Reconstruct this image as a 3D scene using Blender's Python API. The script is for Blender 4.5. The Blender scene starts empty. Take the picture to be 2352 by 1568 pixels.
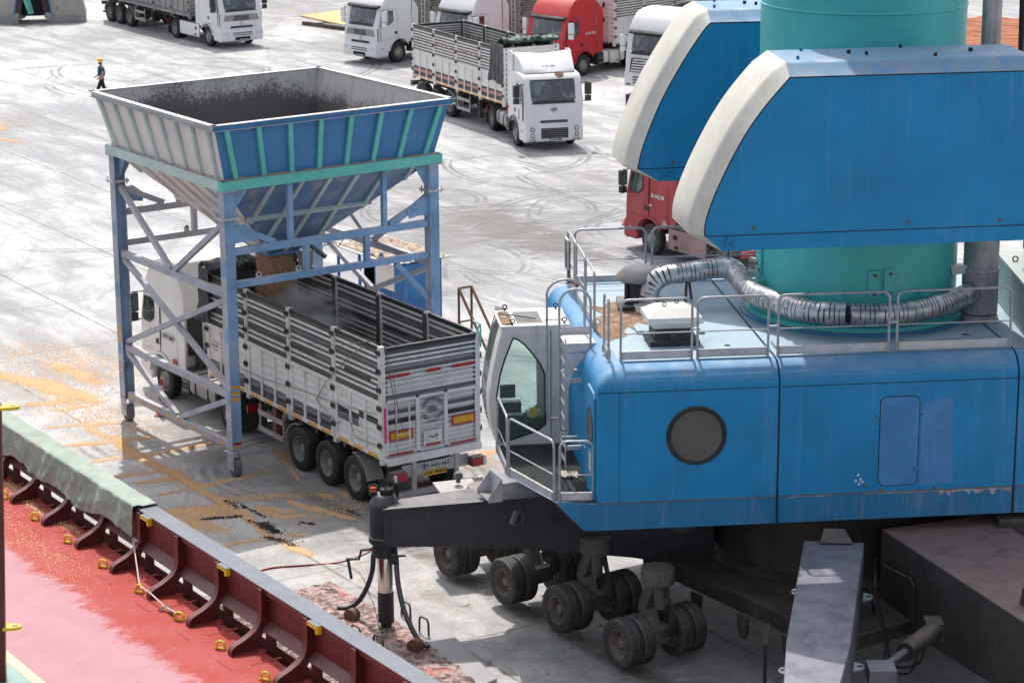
import bpy, math, random
import numpy as np
from math import sin, cos, pi, radians as R, sqrt
from mathutils import Vector as V, Matrix, noise as mnoise

scene = bpy.context.scene
COL = scene.collection
rnd = random.Random(7)

# ------------------------------------------------------------------ camera, sky, sun, exposure
PITCH, ROLL, CAMH = 0.2605, -0.0059, 17.648
cd = bpy.data.cameras.new("camera")
cam = bpy.data.objects.new("camera", cd); COL.objects.link(cam)
cd.sensor_width = 36.0; cd.lens = 5640.56 / 2352 * 36.0
cd.clip_start = 0.5; cd.clip_end = 2000
cd.dof.use_dof = True; cd.dof.focus_distance = 50.0; cd.dof.aperture_fstop = 3.2
_fw = V((0, cos(PITCH), -sin(PITCH))); _r = V((1, 0, 0)); _u = _r.cross(_fw)
_c, _s = cos(ROLL), sin(ROLL)
_r2 = _c * _r + _s * _u; _u2 = -_s * _r + _c * _u
m = Matrix((_r2, _u2, -_fw)).transposed().to_4x4(); m.translation = V((0, 0, CAMH))
cam.matrix_world = m
scene.camera = cam

SUN_EL, SUN_AZ = R(60), R(-9)           # azimuth measured from +Y towards +X
w = bpy.data.worlds.new("World"); scene.world = w; w.use_nodes = True
nt = w.node_tree; nt.nodes.clear()
sky = nt.nodes.new('ShaderNodeTexSky'); sky.sky_type = 'NISHITA'; sky.sun_disc = False
sky.sun_elevation = SUN_EL; sky.sun_rotation = SUN_AZ
sky.air_density = 1.0; sky.dust_density = 3.0; sky.ozone_density = 1.0
bg = nt.nodes.new('ShaderNodeBackground'); bg.inputs[1].default_value = 0.15
wo = nt.nodes.new('ShaderNodeOutputWorld')
hs = nt.nodes.new('ShaderNodeHueSaturation'); hs.inputs['Saturation'].default_value = .42
nt.links.new(sky.outputs[0], hs.inputs['Color']); nt.links.new(hs.outputs[0], bg.inputs[0]); nt.links.new(bg.outputs[0], wo.inputs[0])
sd = bpy.data.lights.new("sun", 'SUN'); sd.energy = 2.45; sd.angle = R(0.6); sd.color = (1.0, 0.965, 0.915)
sun = bpy.data.objects.new("sun", sd); COL.objects.link(sun)
to_sun = V((sin(SUN_AZ) * cos(SUN_EL), cos(SUN_AZ) * cos(SUN_EL), sin(SUN_EL)))
sun.rotation_euler = to_sun.to_track_quat('Z', 'Y').to_euler(); sun.location = (0, 60, 60)
scene.view_settings.view_transform = 'Standard'; scene.view_settings.look = 'None'
scene.view_settings.exposure = 0.75; scene.view_settings.gamma = 1.0
try:
    scene.cycles.max_bounces = 8; scene.cycles.use_denoising = True
except Exception: pass

# ------------------------------------------------------------------ helpers
def lin(h):
    h = h.lstrip('#'); o = []
    for i in (0, 2, 4):
        c = int(h[i:i+2], 16) / 255
        o.append(c / 12.92 if c <= .04045 else ((c + .055) / 1.055) ** 2.4)
    return (*o, 1.0)

class NT:
    """small node-tree writer"""
    def __init__(s, name):
        s.mat = bpy.data.materials.new(name); s.mat.use_nodes = True
        s.t = s.mat.node_tree; s.t.nodes.clear()
        s.out = s.t.nodes.new('ShaderNodeOutputMaterial')
        s.bsdf = s.t.nodes.new('ShaderNodeBsdfPrincipled')
        s.t.links.new(s.bsdf.outputs[0], s.out.inputs[0])
        s.tc = s.t.nodes.new('ShaderNodeTexCoord')
    def put(s, sock, val):
        if hasattr(val, 'is_linked') or isinstance(val, bpy.types.NodeSocket): s.t.links.new(val, sock)
        else: sock.default_value = val
    def obj(s): return s.tc.outputs['Object']
    def map(s, vec, scale=(1, 1, 1), rot=(0, 0, 0), loc=(0, 0, 0)):
        n = s.t.nodes.new('ShaderNodeMapping'); s.put(n.inputs[0], vec)
        n.inputs[1].default_value = loc; n.inputs[2].default_value = rot; n.inputs[3].default_value = scale
        return n.outputs[0]
    def noise(s, vec, scale=1, detail=5, rough=.6, dist=0):
        n = s.t.nodes.new('ShaderNodeTexNoise'); s.put(n.inputs['Vector'], vec)
        n.inputs['Scale'].default_value = scale; n.inputs['Detail'].default_value = detail
        n.inputs['Roughness'].default_value = rough; n.inputs['Distortion'].default_value = dist
        return n.outputs[0]
    def rng(s, v, a, b, c=0, d=1, smooth=True):
        n = s.t.nodes.new('ShaderNodeMapRange'); n.interpolation_type = 'SMOOTHSTEP' if smooth else 'LINEAR'
        s.put(n.inputs[0], v)
        for i, q in enumerate((a, b, c, d)): n.inputs[i + 1].default_value = q
        return n.outputs[0]
    def math(s, op, a, b=0.0, clamp=False):
        n = s.t.nodes.new('ShaderNodeMath'); n.operation = op; n.use_clamp = clamp
        s.put(n.inputs[0], a); s.put(n.inputs[1], b); return n.outputs[0]
    def mix(s, f, a, b, mode='MIX'):
        n = s.t.nodes.new('ShaderNodeMix'); n.data_type = 'RGBA'; n.blend_type = mode
        s.put(n.inputs['Factor'], f); s.put(n.inputs[6], a); s.put(n.inputs[7], b); return n.outputs[2]
    def dot(s, vec, d):
        n = s.t.nodes.new('ShaderNodeVectorMath'); n.operation = 'DOT_PRODUCT'
        s.put(n.inputs[0], vec); n.inputs[1].default_value = d; return n.outputs['Value']
    def dist(s, vec, d):
        n = s.t.nodes.new('ShaderNodeVectorMath'); n.operation = 'DISTANCE'
        s.put(n.inputs[0], vec); n.inputs[1].default_value = d; return n.outputs['Value']
    def sep(s, vec):
        n = s.t.nodes.new('ShaderNodeSeparateXYZ'); s.put(n.inputs[0], vec); return n.outputs
    def comb(s, x, y, z):
        n = s.t.nodes.new('ShaderNodeCombineXYZ')
        for i, q in enumerate((x, y, z)): s.put(n.inputs[i], q)
        return n.outputs[0]
    def bump(s, h, strength=.3, dist=.02):
        n = s.t.nodes.new('ShaderNodeBump'); s.put(n.inputs['Height'], h)
        n.inputs['Strength'].default_value = strength; n.inputs['Distance'].default_value = dist
        s.t.links.new(n.outputs[0], s.bsdf.inputs['Normal'])
    def up(s):
        g = s.t.nodes.new('ShaderNodeNewGeometry'); return s.sep(g.outputs['True Normal'])[2]
    def fin(s, col, rough=.6, metal=0.0, spec=.4):
        s.put(s.bsdf.inputs['Base Color'], col); s.put(s.bsdf.inputs['Roughness'], rough)
        s.put(s.bsdf.inputs['Metallic'], metal); s.bsdf.inputs['Specular IOR Level'].default_value = spec
        return s.mat

def hexc(c): return lin(c) if isinstance(c, str) else (*c, 1.0)

def paint(name, col, rough=.5, var=.14, scale=1.2, streak=0, streak_col='#8f8a86', streak_scale=5., dust=0, dust_col='#a69c94',
          chip=0, chip_col='#5a4636', metal=0.0, bump=.0, grime=0, grime_col='#3a3633', grime_scale=.9, spec=.4, fine=.06):
    n = NT(name); o = n.obj()
    c = hexc(col)
    v = n.rng(n.noise(o, scale, 6, .62), .25, .75, 1 - var, 1 + var)
    f = n.rng(n.noise(o, scale * 22, 3), .2, .8, 1 - fine, 1 + fine)
    k = n.math('MULTIPLY', v, f)
    out = n.mix(1.0, c, n.comb(k, k, k), 'MULTIPLY')
    if grime:
        g = n.rng(n.noise(o, grime_scale, 8, .7, .4), .48, .72, 0, grime)
        out = n.mix(g, out, hexc(grime_col))
    if streak:
        st = n.noise(n.map(o, (streak_scale, streak_scale, .28)), 1.4, 6, .65)
        st2 = n.noise(o, .55, 4, .6)
        sf = n.math('MULTIPLY', n.rng(st, .5, .74), n.rng(st2, .35, .65, .15, 1))
        out = n.mix(n.math('MULTIPLY', sf, streak), out, hexc(streak_col))
    if chip:
        ch = n.rng(n.noise(o, 7, 9, .72), .69 - .1 * chip, .70 - .1 * chip + .02)
        out = n.mix(n.math('MULTIPLY', ch, .9), out, hexc(chip_col))
    if dust:
        d = n.math('MULTIPLY', n.rng(n.up(), .15, .9), n.rng(n.noise(o, 2.2, 7, .68), .25, .68, .35, 1))
        out = n.mix(n.math('MULTIPLY', d, dust), out, hexc(dust_col))
    rr = n.rng(n.noise(o, 3.1, 4), .2, .8, max(.05, rough - .12), min(1, rough + .14))
    if bump: n.bump(n.noise(o, 26, 6, .7), bump, .01)
    return n.fin(out, rr, metal, spec)

class MB:
    def __init__(s): s.v = []; s.f = []; s.m = []
    def add(s, vs, fs, m=0):
        b = len(s.v); s.v += [tuple(p) for p in vs]
        s.f += [tuple(b + i for i in f) for f in fs]; s.m += [m] * len(fs)
    def bx(s, x0, x1, y0, y1, z0, z1, m=0, M=None):
        vs = [V((x, y, z)) for z in (z0, z1) for y in (y0, y1) for x in (x0, x1)]
        if M: vs = [M @ p for p in vs]
        s.add(vs, [(0, 2, 3, 1), (4, 5, 7, 6), (0, 1, 5, 4), (2, 6, 7, 3), (0, 4, 6, 2), (1, 3, 7, 5)], m)
    def bar(s, p, q, w, h, m=0, up=(0, 0, 1)):
        p, q = V(p), V(q); d = (q - p).normalized(); u = V(up)
        if abs(d.dot(u)) > .98: u = V((1, 0, 0))
        a = d.cross(u).normalized(); b = a.cross(d).normalized()
        vs = [P + a * (sx * w / 2) + b * (sy * h / 2) for P in (p, q) for sx, sy in ((-1, -1), (1, -1), (1, 1), (-1, 1))]
        s.add(vs, [(0, 1, 2, 3), (7, 6, 5, 4), (0, 4, 5, 1), (1, 5, 6, 2), (2, 6, 7, 3), (3, 7, 4, 0)], m)
    def ibeam(s, p, q, w, h, t=.02, m=0, up=(0, 0, 1)):
        p, q = V(p), V(q); d = (q - p).normalized(); u = V(up)
        if abs(d.dot(u)) > .98: u = V((1, 0, 0))
        a = d.cross(u).normalized(); b = a.cross(d).normalized()
        s.bar(p + b * (h / 2 - t / 2), q + b * (h / 2 - t / 2), w, t, m, b); s.bar(p - b * (h / 2 - t / 2), q - b * (h / 2 - t / 2), w, t, m, b)
        s.bar(p, q, t, h - 2 * t, m, b)
    def tube(s, path, r, n=8, m=0, cap=True, closed=False):
        P = [V(p) for p in path]; N = len(P); rs = r if isinstance(r, (list, tuple)) else [r] * N
        b = len(s.v); prev = None
        for i, p in enumerate(P):
            if closed: t = (P[(i + 1) % N] - P[i - 1]).normalized()
            else: t = (P[min(i + 1, N - 1)] - P[max(i - 1, 0)]).normalized()
            if prev is None:
                a = t.cross(V((0, 0, 1)));
                if a.length < .1: a = t.cross(V((1, 0, 0)))
            else: a = prev - t * prev.dot(t)
            a.normalize(); prev = a; c = t.cross(a)
            for k in range(n):
                an = 2 * pi * k / n; s.v.append(tuple(p + (a * cos(an) + c * sin(an)) * rs[i]))
        for i in range(N if closed else N - 1):
            j = (i + 1) % N
            for k in range(n):
                k2 = (k + 1) % n; s.f.append((b + i * n + k, b + i * n + k2, b + j * n + k2, b + j * n + k)); s.m.append(m)
        if cap and not closed:
            s.f.append(tuple(b + k for k in reversed(range(n)))); s.m.append(m)
            s.f.append(tuple(b + (N - 1) * n + k for k in range(n))); s.m.append(m)
    def cyl(s, p, q, r, r2=None, n=20, m=0, cap=True):
        s.tube([p, q], [r, r if r2 is None else r2], n, m, cap)
    def lathe(s, prof, M=None, n=28, m=0, ms=None, cap=True):
        """prof: (r, z) list revolved about local Z"""
        b = len(s.v); M = M or Matrix()
        for r, z in prof:
            for k in range(n):
                a = 2 * pi * k / n; s.v.append(tuple(M @ V((r * cos(a), r * sin(a), z))))
        for i in range(len(prof) - 1):
            for k in range(n):
                k2 = (k + 1) % n
                s.f.append((b + i * n + k, b + i * n + k2, b + (i + 1) * n + k2, b + (i + 1) * n + k)); s.m.append(ms[i] if ms else m)
        if cap:
            if prof[0][0] > 1e-4: s.f.append(tuple(b + k for k in reversed(range(n)))); s.m.append(ms[0] if ms else m)
            if prof[-1][0] > 1e-4: s.f.append(tuple(b + (len(prof) - 1) * n + k for k in range(n))); s.m.append(ms[-1] if ms else m)
    def prism(s, poly, M, depth, m=0, m_side=None):
        """poly: 2-D (a, b) in M's XY plane, extruded along +Z by depth"""
        b = len(s.v); n = len(poly)
        for z in (0, depth):
            for x, y in poly: s.v.append(tuple(M @ V((x, y, z))))
        s.f.append(tuple(b + i for i in reversed(range(n)))); s.m.append(m)
        s.f.append(tuple(b + n + i for i in range(n))); s.m.append(m)
        for i in range(n):
            j = (i + 1) % n; s.f.append((b + i, b + j, b + n + j, b + n + i)); s.m.append(m if m_side is None else m_side)
    def loft(s, rings, m=0, cap=True, closed=True):
        b = len(s.v); n = len(rings[0])
        for r in rings: s.v += [tuple(p) for p in r]
        for i in range(len(rings) - 1):
            for k in range(n if closed else n - 1):
                k2 = (k + 1) % n
                s.f.append((b + i * n + k, b + i * n + k2, b + (i + 1) * n + k2, b + (i + 1) * n + k)); s.m.append(m)
        if cap:
            s.f.append(tuple(b + k for k in reversed(range(n)))); s.m.append(m)
            s.f.append(tuple(b + (len(rings) - 1) * n + k for k in range(n))); s.m.append(m)
    def grid(s, fn, nu, nv, m=0, mf=None):
        b = len(s.v)
        for i in range(nu + 1):
            for j in range(nv + 1): s.v.append(tuple(fn(i / nu, j / nv)))
        for i in range(nu):
            for j in range(nv):
                a = b + i * (nv + 1) + j
                s.f.append((a, a + nv + 1, a + nv + 2, a + 1)); s.m.append(mf(i, j) if mf else m)
    def sphere(s, c, r, n=12, m=0, sc=(1, 1, 1)):
        k = max(4, n // 2)
        M = Matrix.Translation(V(c)) @ Matrix.Diagonal((*sc, 1))
        s.lathe([(max(1e-5, r * sin(pi * i / k)), -r * cos(pi * i / k)) for i in range(k + 1)], M, n, m, cap=False)
    def text(s, txt, M, size, m=0, depth=.004, align='CENTER', bold=0):
        cu = bpy.data.curves.new('t', 'FONT'); cu.body = txt; cu.size = size; cu.extrude = depth
        cu.align_x = align; cu.align_y = 'CENTER'; cu.resolution_u = 2; cu.offset = bold
        ob = bpy.data.objects.new('t', cu); me = bpy.data.meshes.new_from_object(ob)
        b = len(s.v)
        for v in me.vertices: s.v.append(tuple(M @ v.co))
        for p in me.polygons: s.f.append(tuple(b + i for i in p.vertices)); s.m.append(m)
        bpy.data.objects.remove(ob); bpy.data.meshes.remove(me); bpy.data.curves.remove(cu)
    def xf(s, M, start=0):
        for i in range(start, len(s.v)): s.v[i] = tuple(M @ V(s.v[i]))
    def mesh(s, name, mats, smooth=True, angle=32):
        me = bpy.data.meshes.new(name); me.from_pydata(s.v, [], s.f)
        for q in (mats if isinstance(mats, (list, tuple)) else [mats]): me.materials.append(q)
        if len(me.polygons) == len(s.m): me.polygons.foreach_set('material_index', s.m)
        me.validate(); me.update()
        if smooth:
            me.shade_smooth(); me.set_sharp_from_angle(angle=R(angle))
        return me
    def build(s, name, mats, parent=None, bevel=0, smooth=True, angle=32, M=None, seg=2):
        o = bpy.data.objects.new(name, s.mesh(name, mats, smooth, angle)); COL.objects.link(o)
        if parent: o.parent = parent
        if M is not None: o.matrix_local = M
        if bevel:
            b = o.modifiers.new('bevel', 'BEVEL'); b.width = bevel; b.segments = seg; b.limit_method = 'ANGLE'; b.angle_limit = R(40)
        return o

def tag(o, label=None, cat=None, group=None, kind=None):
    if label: o['label'] = label
    if cat: o['category'] = cat
    if group: o['group'] = group
    if kind: o['kind'] = kind
    return o
def empty(name, loc=(0, 0, 0), rz=0, **k):
    o = bpy.data.objects.new(name, None); COL.objects.link(o); o.empty_display_size = .3
    o.location = loc; o.rotation_euler = (0, 0, rz); tag(o, **k); return o
def copy_tree(o, parent=None):
    c = o.copy(); COL.objects.link(c)
    if parent is not None: c.parent = parent
    for ch in list(o.children): copy_tree(ch, c)
    return c
def frame(o, x, y, z=None):
    """4x4 with origin o and axes x, y, (z)"""
    x = V(x).normalized(); y = V(y).normalized(); z = V(z).normalized() if z is not None else x.cross(y).normalized()
    m = Matrix((x, y, z)).transposed().to_4x4(); m.translation = V(o); return m
def fbm(p, o=4): return mnoise.fractal(V(p), 1.0, 2.0, o)

# quay axes: s runs along the quay (towards the viewer, right), t runs inland
E1 = V((.546, -.838, 0)); E2 = V((.838, .546, 0))
def ST(s, t, z=0): return E1 * s + E2 * t + V((0, 0, z))

# ------------------------------------------------------------------ materials
MT = dict(
 blue=paint('crane_blue', (.006, .20, .43), .55, .11, .8, grime=.10, grime_col='#3d5f86', grime_scale=2.2, streak=.5, streak_col='#5f8bb5', streak_scale=7, dust=.62, dust_col='#93a3b3', spec=.35, fine=.04, chip=.12, chip_col='#6f8196'),
 blue_dark=paint('hood_blue', (.005, .195, .44), .55, .09, .7, grime=.10, grime_col='#2f5d8d', grime_scale=1.8, streak=.36, streak_col='#5f86ad', streak_scale=6, dust=.85, dust_col='#7c868e', fine=.03),
 skirt=paint('skirt_blue', (.010, .15, .32), .5, .1, .8, streak=.5, streak_col='#8b93a0', streak_scale=4, grime=.5, grime_col='#6a6e78', grime_scale=.8, dust=.5),
 roof=paint('roof_blue', (.27, .37, .44), .7, .2, .6, grime=.7, grime_col='#8f9193', grime_scale=.7, chip=.4, chip_col='#7d6a58', dust=.3, dust_col='#aab0b5'),
 turq=paint('turquoise_paint', (.06, .41, .40), .45, .1, .6, streak=.3, streak_col='#6f9a9c', streak_scale=3, grime=.25, grime_col='#4a7f80', grime_scale=1.4, fine=.03),
 white_nose=paint('weathered_white', (.54, .515, .46), .7, .1, .8, streak=.55, streak_col='#a39c90', streak_scale=10, grime=.3, grime_col='#a09888'),
 cabwhite=paint('cab_offwhite', (.64, .62, .59), .5, .08, .8, streak=.3, streak_col='#9a948c', dust=.35, dust_col='#b7ada0'),
 galv=paint('galvanised', (.50, .50, .52), .5, .16, 4, metal=.35, grime=.3, grime_col='#77767c', dust=.2),
 galv_tube=paint('galvanised_tube', (.36, .36, .38), .42, .15, 6, metal=.5, dust=.2),
 hose=paint('hose_metal', (.45, .45, .46), .38, .3, 3, metal=.65, grime=.45, grime_col='#6a625c', grime_scale=2.5),
 black=paint('black_paint', (.028, .029, .036), .55, .2, 1, streak=.25, streak_col='#55545a', dust=.75, dust_col='#837e7b', grime=.3, grime_col='#4d4643', fine=.1),
 chassis=paint('chassis_dark', (.028, .025, .024), .6, .4, .9, streak=.5, streak_col='#5a4d44', dust=.5, dust_col='#8a7b74', grime=.5, grime_col='#4d4038'),
 steel=paint('dusty_steel', (.115, .115, .13), .55, .35, 1.2, chip=.3, chip_col='#4c4a4e', streak=.4, streak_col='#5a5450', dust=.6, dust_col='#8e8c92', grime=.5, grime_col='#5e5c62'),
 rubber=paint('rubber', (.022, .022, .023), .8, .3, 5, dust=.5, dust_col='#6d6862', grime=.45, grime_col='#4c4946', grime_scale=3),
 rubber_grey=paint('rubber_dusty', (.045, .044, .043), .85, .3, 5, dust=.5, dust_col='#8a857f', grime=.4, grime_col='#6c6762', grime_scale=3),
 rim=paint('wheel_rim', (.30, .29, .27), .55, .3, 4, grime=.6, grime_col='#6b6359', grime_scale=3, metal=.2),
 rim_dirty=paint('wheel_rim_dirty', (.17, .14, .115), .7, .3, 4, grime=.6, grime_col='#8a8680', grime_scale=3),
 dark=paint('dark_gap', (.012, .012, .013), .7, .1, 1),
 glass=None,
 chrome=paint('chrome', (.75, .74, .73), .12, .05, 3, metal=1.0),
 white=paint('truck_white', (.66, .66, .66), .35, .05, .8, dust=.25, dust_col='#c4bfb8', streak=.12, spec=.5, fine=.02),
 white_dusty=paint('truck_white_dusty', (.74, .725, .70), .45, .08, .8, dust=.4, dust_col='#bdb4a8', grime=.25, grime_col='#a59c92', fine=.03),
 red=paint('truck_red', (.50, .024, .03), .4, .08, .8, dust=.4, dust_col='#c58a86', spec=.5, fine=.02),
 red_dusty=paint('truck_red_dusty', (.38, .05, .055), .55, .15, .9, dust=.6, dust_col='#a88a86', grime=.55, grime_col='#9a6a68', grime_scale=.9),
 plastic=paint('dark_plastic', (.03, .031, .034), .55, .2, 3, dust=.5, dust_col='#77736e'),
 grey_plastic=paint('grey_plastic', (.13, .13, .135), .6, .2, 3, dust=.5, dust_col='#8e8983', grime=.4, grime_col='#7d776f'),
 frame=paint('truck_frame', (.055, .053, .052), .7, .3, 2, dust=.7, dust_col='#8d8780', grime=.5, grime_col='#6e6861'),
 alu=paint('aluminium_dusty', (.36, .355, .35), .5, .2, 2.5, metal=.4, dust=.3, grime=.4, grime_col='#8b857d'),
 panel_white=paint('panel_white', (.70, .68, .66), .45, .09, 1.2, streak=.4, streak_col='#a39a93', dust=.4, dust_col='#b6ada4', chip=.36, chip_col='#4e3f37', grime=.45, grime_col='#9c928a', grime_scale=1.6),
 panel_grey=paint('panel_stripe_grey', (.135, .135, .15), .5, .1, 1.5, streak=.35, streak_col='#8a8684', dust=.4, chip=.2, chip_col='#a8a29c'),
 panel_black=paint('panel_stripe_black', (.028, .028, .03), .5, .1, 1.5, streak=.25, streak_col='#6a6664', dust=.4),
 panel_inner=paint('trailer_inside', (.10, .092, .085), .6, .3, 1.5, streak=.5, streak_col='#75706a', dust=.7, dust_col='#8a847c', grime=.5, grime_col='#3a3530', metal=.2),
 panel_galv=paint('panel_greymetal', (.27, .265, .26), .5, .15, 1.5, streak=.3, dust=.4, grime=.4, grime_col='#6f6a64', metal=.2),
 panel_red=paint('panel_stripe_red', (.46, .22, .19), .6, .2, 2, streak=.6, streak_col='#c9bdb6'),
 orange=paint('reflector_orange', (.75, .33, .03), .4, .1, 4, dust=.3),
 redlamp=paint('lamp_red', (.35, .012, .02), .25, .1, 4, dust=.3),
 red_grey=paint('dusty_red_skirt', (.30, .20, .195), .65, .2, 1.2, dust=.6, dust_col='#9a8f8b', streak=.5, streak_col='#7d6a68', grime=.5, grime_col='#8d7f7c'),
 redtape=paint('tape_red', (.40, .02, .03), .4, .1, 4),
 pink=paint('tape_pink', (.6, .03, .22), .4, .1, 4),
 yellow=paint('yellow_paint', (.70, .46, .015), .45, .15, 6, chip=.2, chip_col='#7d6a2a', dust=.2),
 amber_plate=paint('amber_plate', (.62, .34, .02), .45, .12, 4, dust=.2),
 hop_blue=paint('hopper_blue', (.06, .20, .40), .5, .12, 1.0, streak=.4, streak_col='#263f5e', streak_scale=8, dust=.7, dust_col='#a79e99', fine=.06, grime=.2, grime_col='#5e7ba3'),
 hop_frame=paint('hopper_frame_blue', (.20, .33, .52), .6, .22, 1.3, streak=.45, streak_col='#c3bfc8', streak_scale=5, dust=.75, dust_col='#c0bab8', grime=.6, grime_col='#a8a3a0', grime_scale=1.3, chip=.2, chip_col='#6b4a3a'),
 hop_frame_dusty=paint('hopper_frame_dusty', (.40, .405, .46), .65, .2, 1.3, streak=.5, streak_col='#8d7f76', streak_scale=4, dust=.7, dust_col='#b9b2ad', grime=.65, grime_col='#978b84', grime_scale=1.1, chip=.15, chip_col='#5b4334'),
 hop_turq=paint('hopper_turquoise', (.13, .50, .43), .5, .12, 1.5, streak=.3, streak_col='#8d8f80', dust=.7, dust_col='#a99f97', chip=.2, chip_col='#5d6a58'),
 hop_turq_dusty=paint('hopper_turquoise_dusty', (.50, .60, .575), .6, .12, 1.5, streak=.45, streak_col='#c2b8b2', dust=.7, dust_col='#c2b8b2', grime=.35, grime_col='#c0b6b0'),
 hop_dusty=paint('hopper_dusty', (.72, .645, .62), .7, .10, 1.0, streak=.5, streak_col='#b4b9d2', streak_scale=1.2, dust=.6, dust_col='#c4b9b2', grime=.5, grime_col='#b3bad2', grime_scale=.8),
 hop_cone=paint('hopper_cone', (.13, .22, .38), .6, .25, .9, streak=.9, streak_col='#b3aaa4', streak_scale=1.0, dust=.5, grime=.85, grime_col='#a89f98', grime_scale=.9),
 hop_edge=paint('hopper_rim_worn', (.50, .49, .50), .45, .15, 2, metal=.3, dust=.4, streak=.3),
 rust=paint('rust', (.16, .08, .045), .8, .4, 3, grime=.5, grime_col='#3b2c24'),
 deck_dark=paint('bulwark_red', (.105, .018, .018), .42, .12, 1.2, dust=.55, dust_col='#7b5a58', streak=.15, streak_col='#5a2a28', chip=.12, chip_col='#6d5049', bump=.12),
 railcap=paint('rail_cap_grey', (.115, .125, .145), .5, .15, 1.5, dust=.3, dust_col='#777b84', bump=.5, grime=.3, grime_col='#7d838c'),
 green_walk=paint('green_walkway', (.16, .27, .24), .6, .15, 2, dust=.4, dust_col='#9fb0a8'),
 line_yellow=paint('walkway_yellow', (.72, .58, .26), .6, .12, 3, dust=.3, dust_col='#cfc29a'),
 tarp_grey=paint('tarp_grey', (.11, .11, .115), .7, .25, 2, dust=.4, dust_col='#8b8884', grime=.4, grime_col='#6a6866'),
 tarp_green=paint('tarp_green_dark', (.022, .05, .04), .6, .25, 2, dust=.15, dust_col='#6f7a72'),
 tarp_ship=paint('tarp_pale_green', (.24, .285, .24), .8, .2, 1.5, dust=.35, dust_col='#9dab9f', grime=.9, grime_col='#7d776d', grime_scale=1.3, streak=.4, streak_col='#8f9b92'),
 rope=paint('rope', (.55, .50, .45), .9, .2, 20),
 wood=paint('plywood', (.52, .36, .17), .8, .2, 1.5, grime=.4, grime_col='#a39a88'),
 wood_dark=paint('pallet_edge', (.16, .12, .085), .85, .3, 2),
 skin=paint('skin', (.42, .22, .15), .6, .08, 4), shirt=paint('shirt_navy', (.012, .07, .13), .85, .15, 5),
 trousers=paint('trousers_dark', (.010, .012, .018), .85, .2, 5), shoe=paint('shoe', (.05, .05, .05), .7, .2, 5),
 helmet=paint('helmet_yellow', (.75, .38, .01), .35, .05, 4),
 cone_orange=paint('cone_orange', (.42, .065, .03), .6, .2, 3, dust=.4, grime=.35, grime_col='#8a5a4a'),
 cone_white=paint('cone_white', (.55, .52, .5), .6, .2, 3, grime=.4, grime_col='#8a7a70'),
 text_white=paint('lettering_white', (.62, .62, .63), .6, .1, 4), text_black=paint('lettering_black', (.02, .02, .022), .6, .1, 4),
 plate=paint('plate_white', (.48, .48, .46), .4, .08, 4, dust=.3), plate_blue=paint('plate_blue', (.02, .09, .45), .4, .1, 4),
 lens=paint('lamp_lens', (.55, .56, .57), .12, .15, 8, spec=.8),
 emblem=paint('emblem_silver', (.55, .55, .56), .25, .1, 5, metal=.9),
 emblem_blue=paint('emblem_blue', (.012, .03, .11), .3, .1, 5),
 pane_grey=paint('dusty_pane', (.085, .08, .075), .5, .12, 1.2, streak=.25, streak_col='#6f6b66', spec=.5),
 bucket=paint('bucket_grey', (.36, .335, .315), .65, .14, .7, grime=.45, grime_col='#8d857d', streak=.3, streak_col='#6f6760', dust=.3),
 bucket_burn=paint('bucket_arm', (.07, .045, .04), .6, .4, 2, grime=.6, grime_col='#173a70', grime_scale=1.2),
 booth_blue=paint('booth_blue', (.03, .16, .40), .5, .2, 1.5, streak=.5, streak_col='#7f93a8', streak_scale=7, chip=.3, chip_col='#5a4a3c'),
 clump=paint('wet_grain_clump', (.030, .024, .019), .9, .4, 9),
 sludge=None,
)
g = NT('windscreen_glass'); g.fin(g.mix(g.rng(g.noise(g.obj(), 1.7, 3, .6, .8), .42, .62), hexc((.014, .02, .02)), hexc((.10, .125, .12))), .06, 0, .9); g.bsdf.inputs['Coat Weight'].default_value = .3; MT['glass'] = g.mat  # paler noise patches put reflections and hints of the interior into the glass colour
g = NT('cab_glass_green')
g.fin((.55, .74, .68, 1), .04, 0, .6); g.bsdf.inputs['Transmission Weight'].default_value = .9; g.bsdf.inputs['IOR'].default_value = 1.05; MT['cabglass'] = g.mat
def grain_mat():
    n = NT('corn_kernels'); o = n.obj()
    a = n.noise(o, 60, 2, .5)
    c = n.mix(n.rng(a, .35, .62), hexc((.56, .29, .135)), hexc((.78, .51, .28)))
    c = n.mix(n.rng(n.noise(o, 1.3, 4), .45, .75, 0, .35), c, hexc((.42, .22, .09)))
    return n.fin(c, .65, 0, .3)
MT['corn'] = grain_mat()
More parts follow.
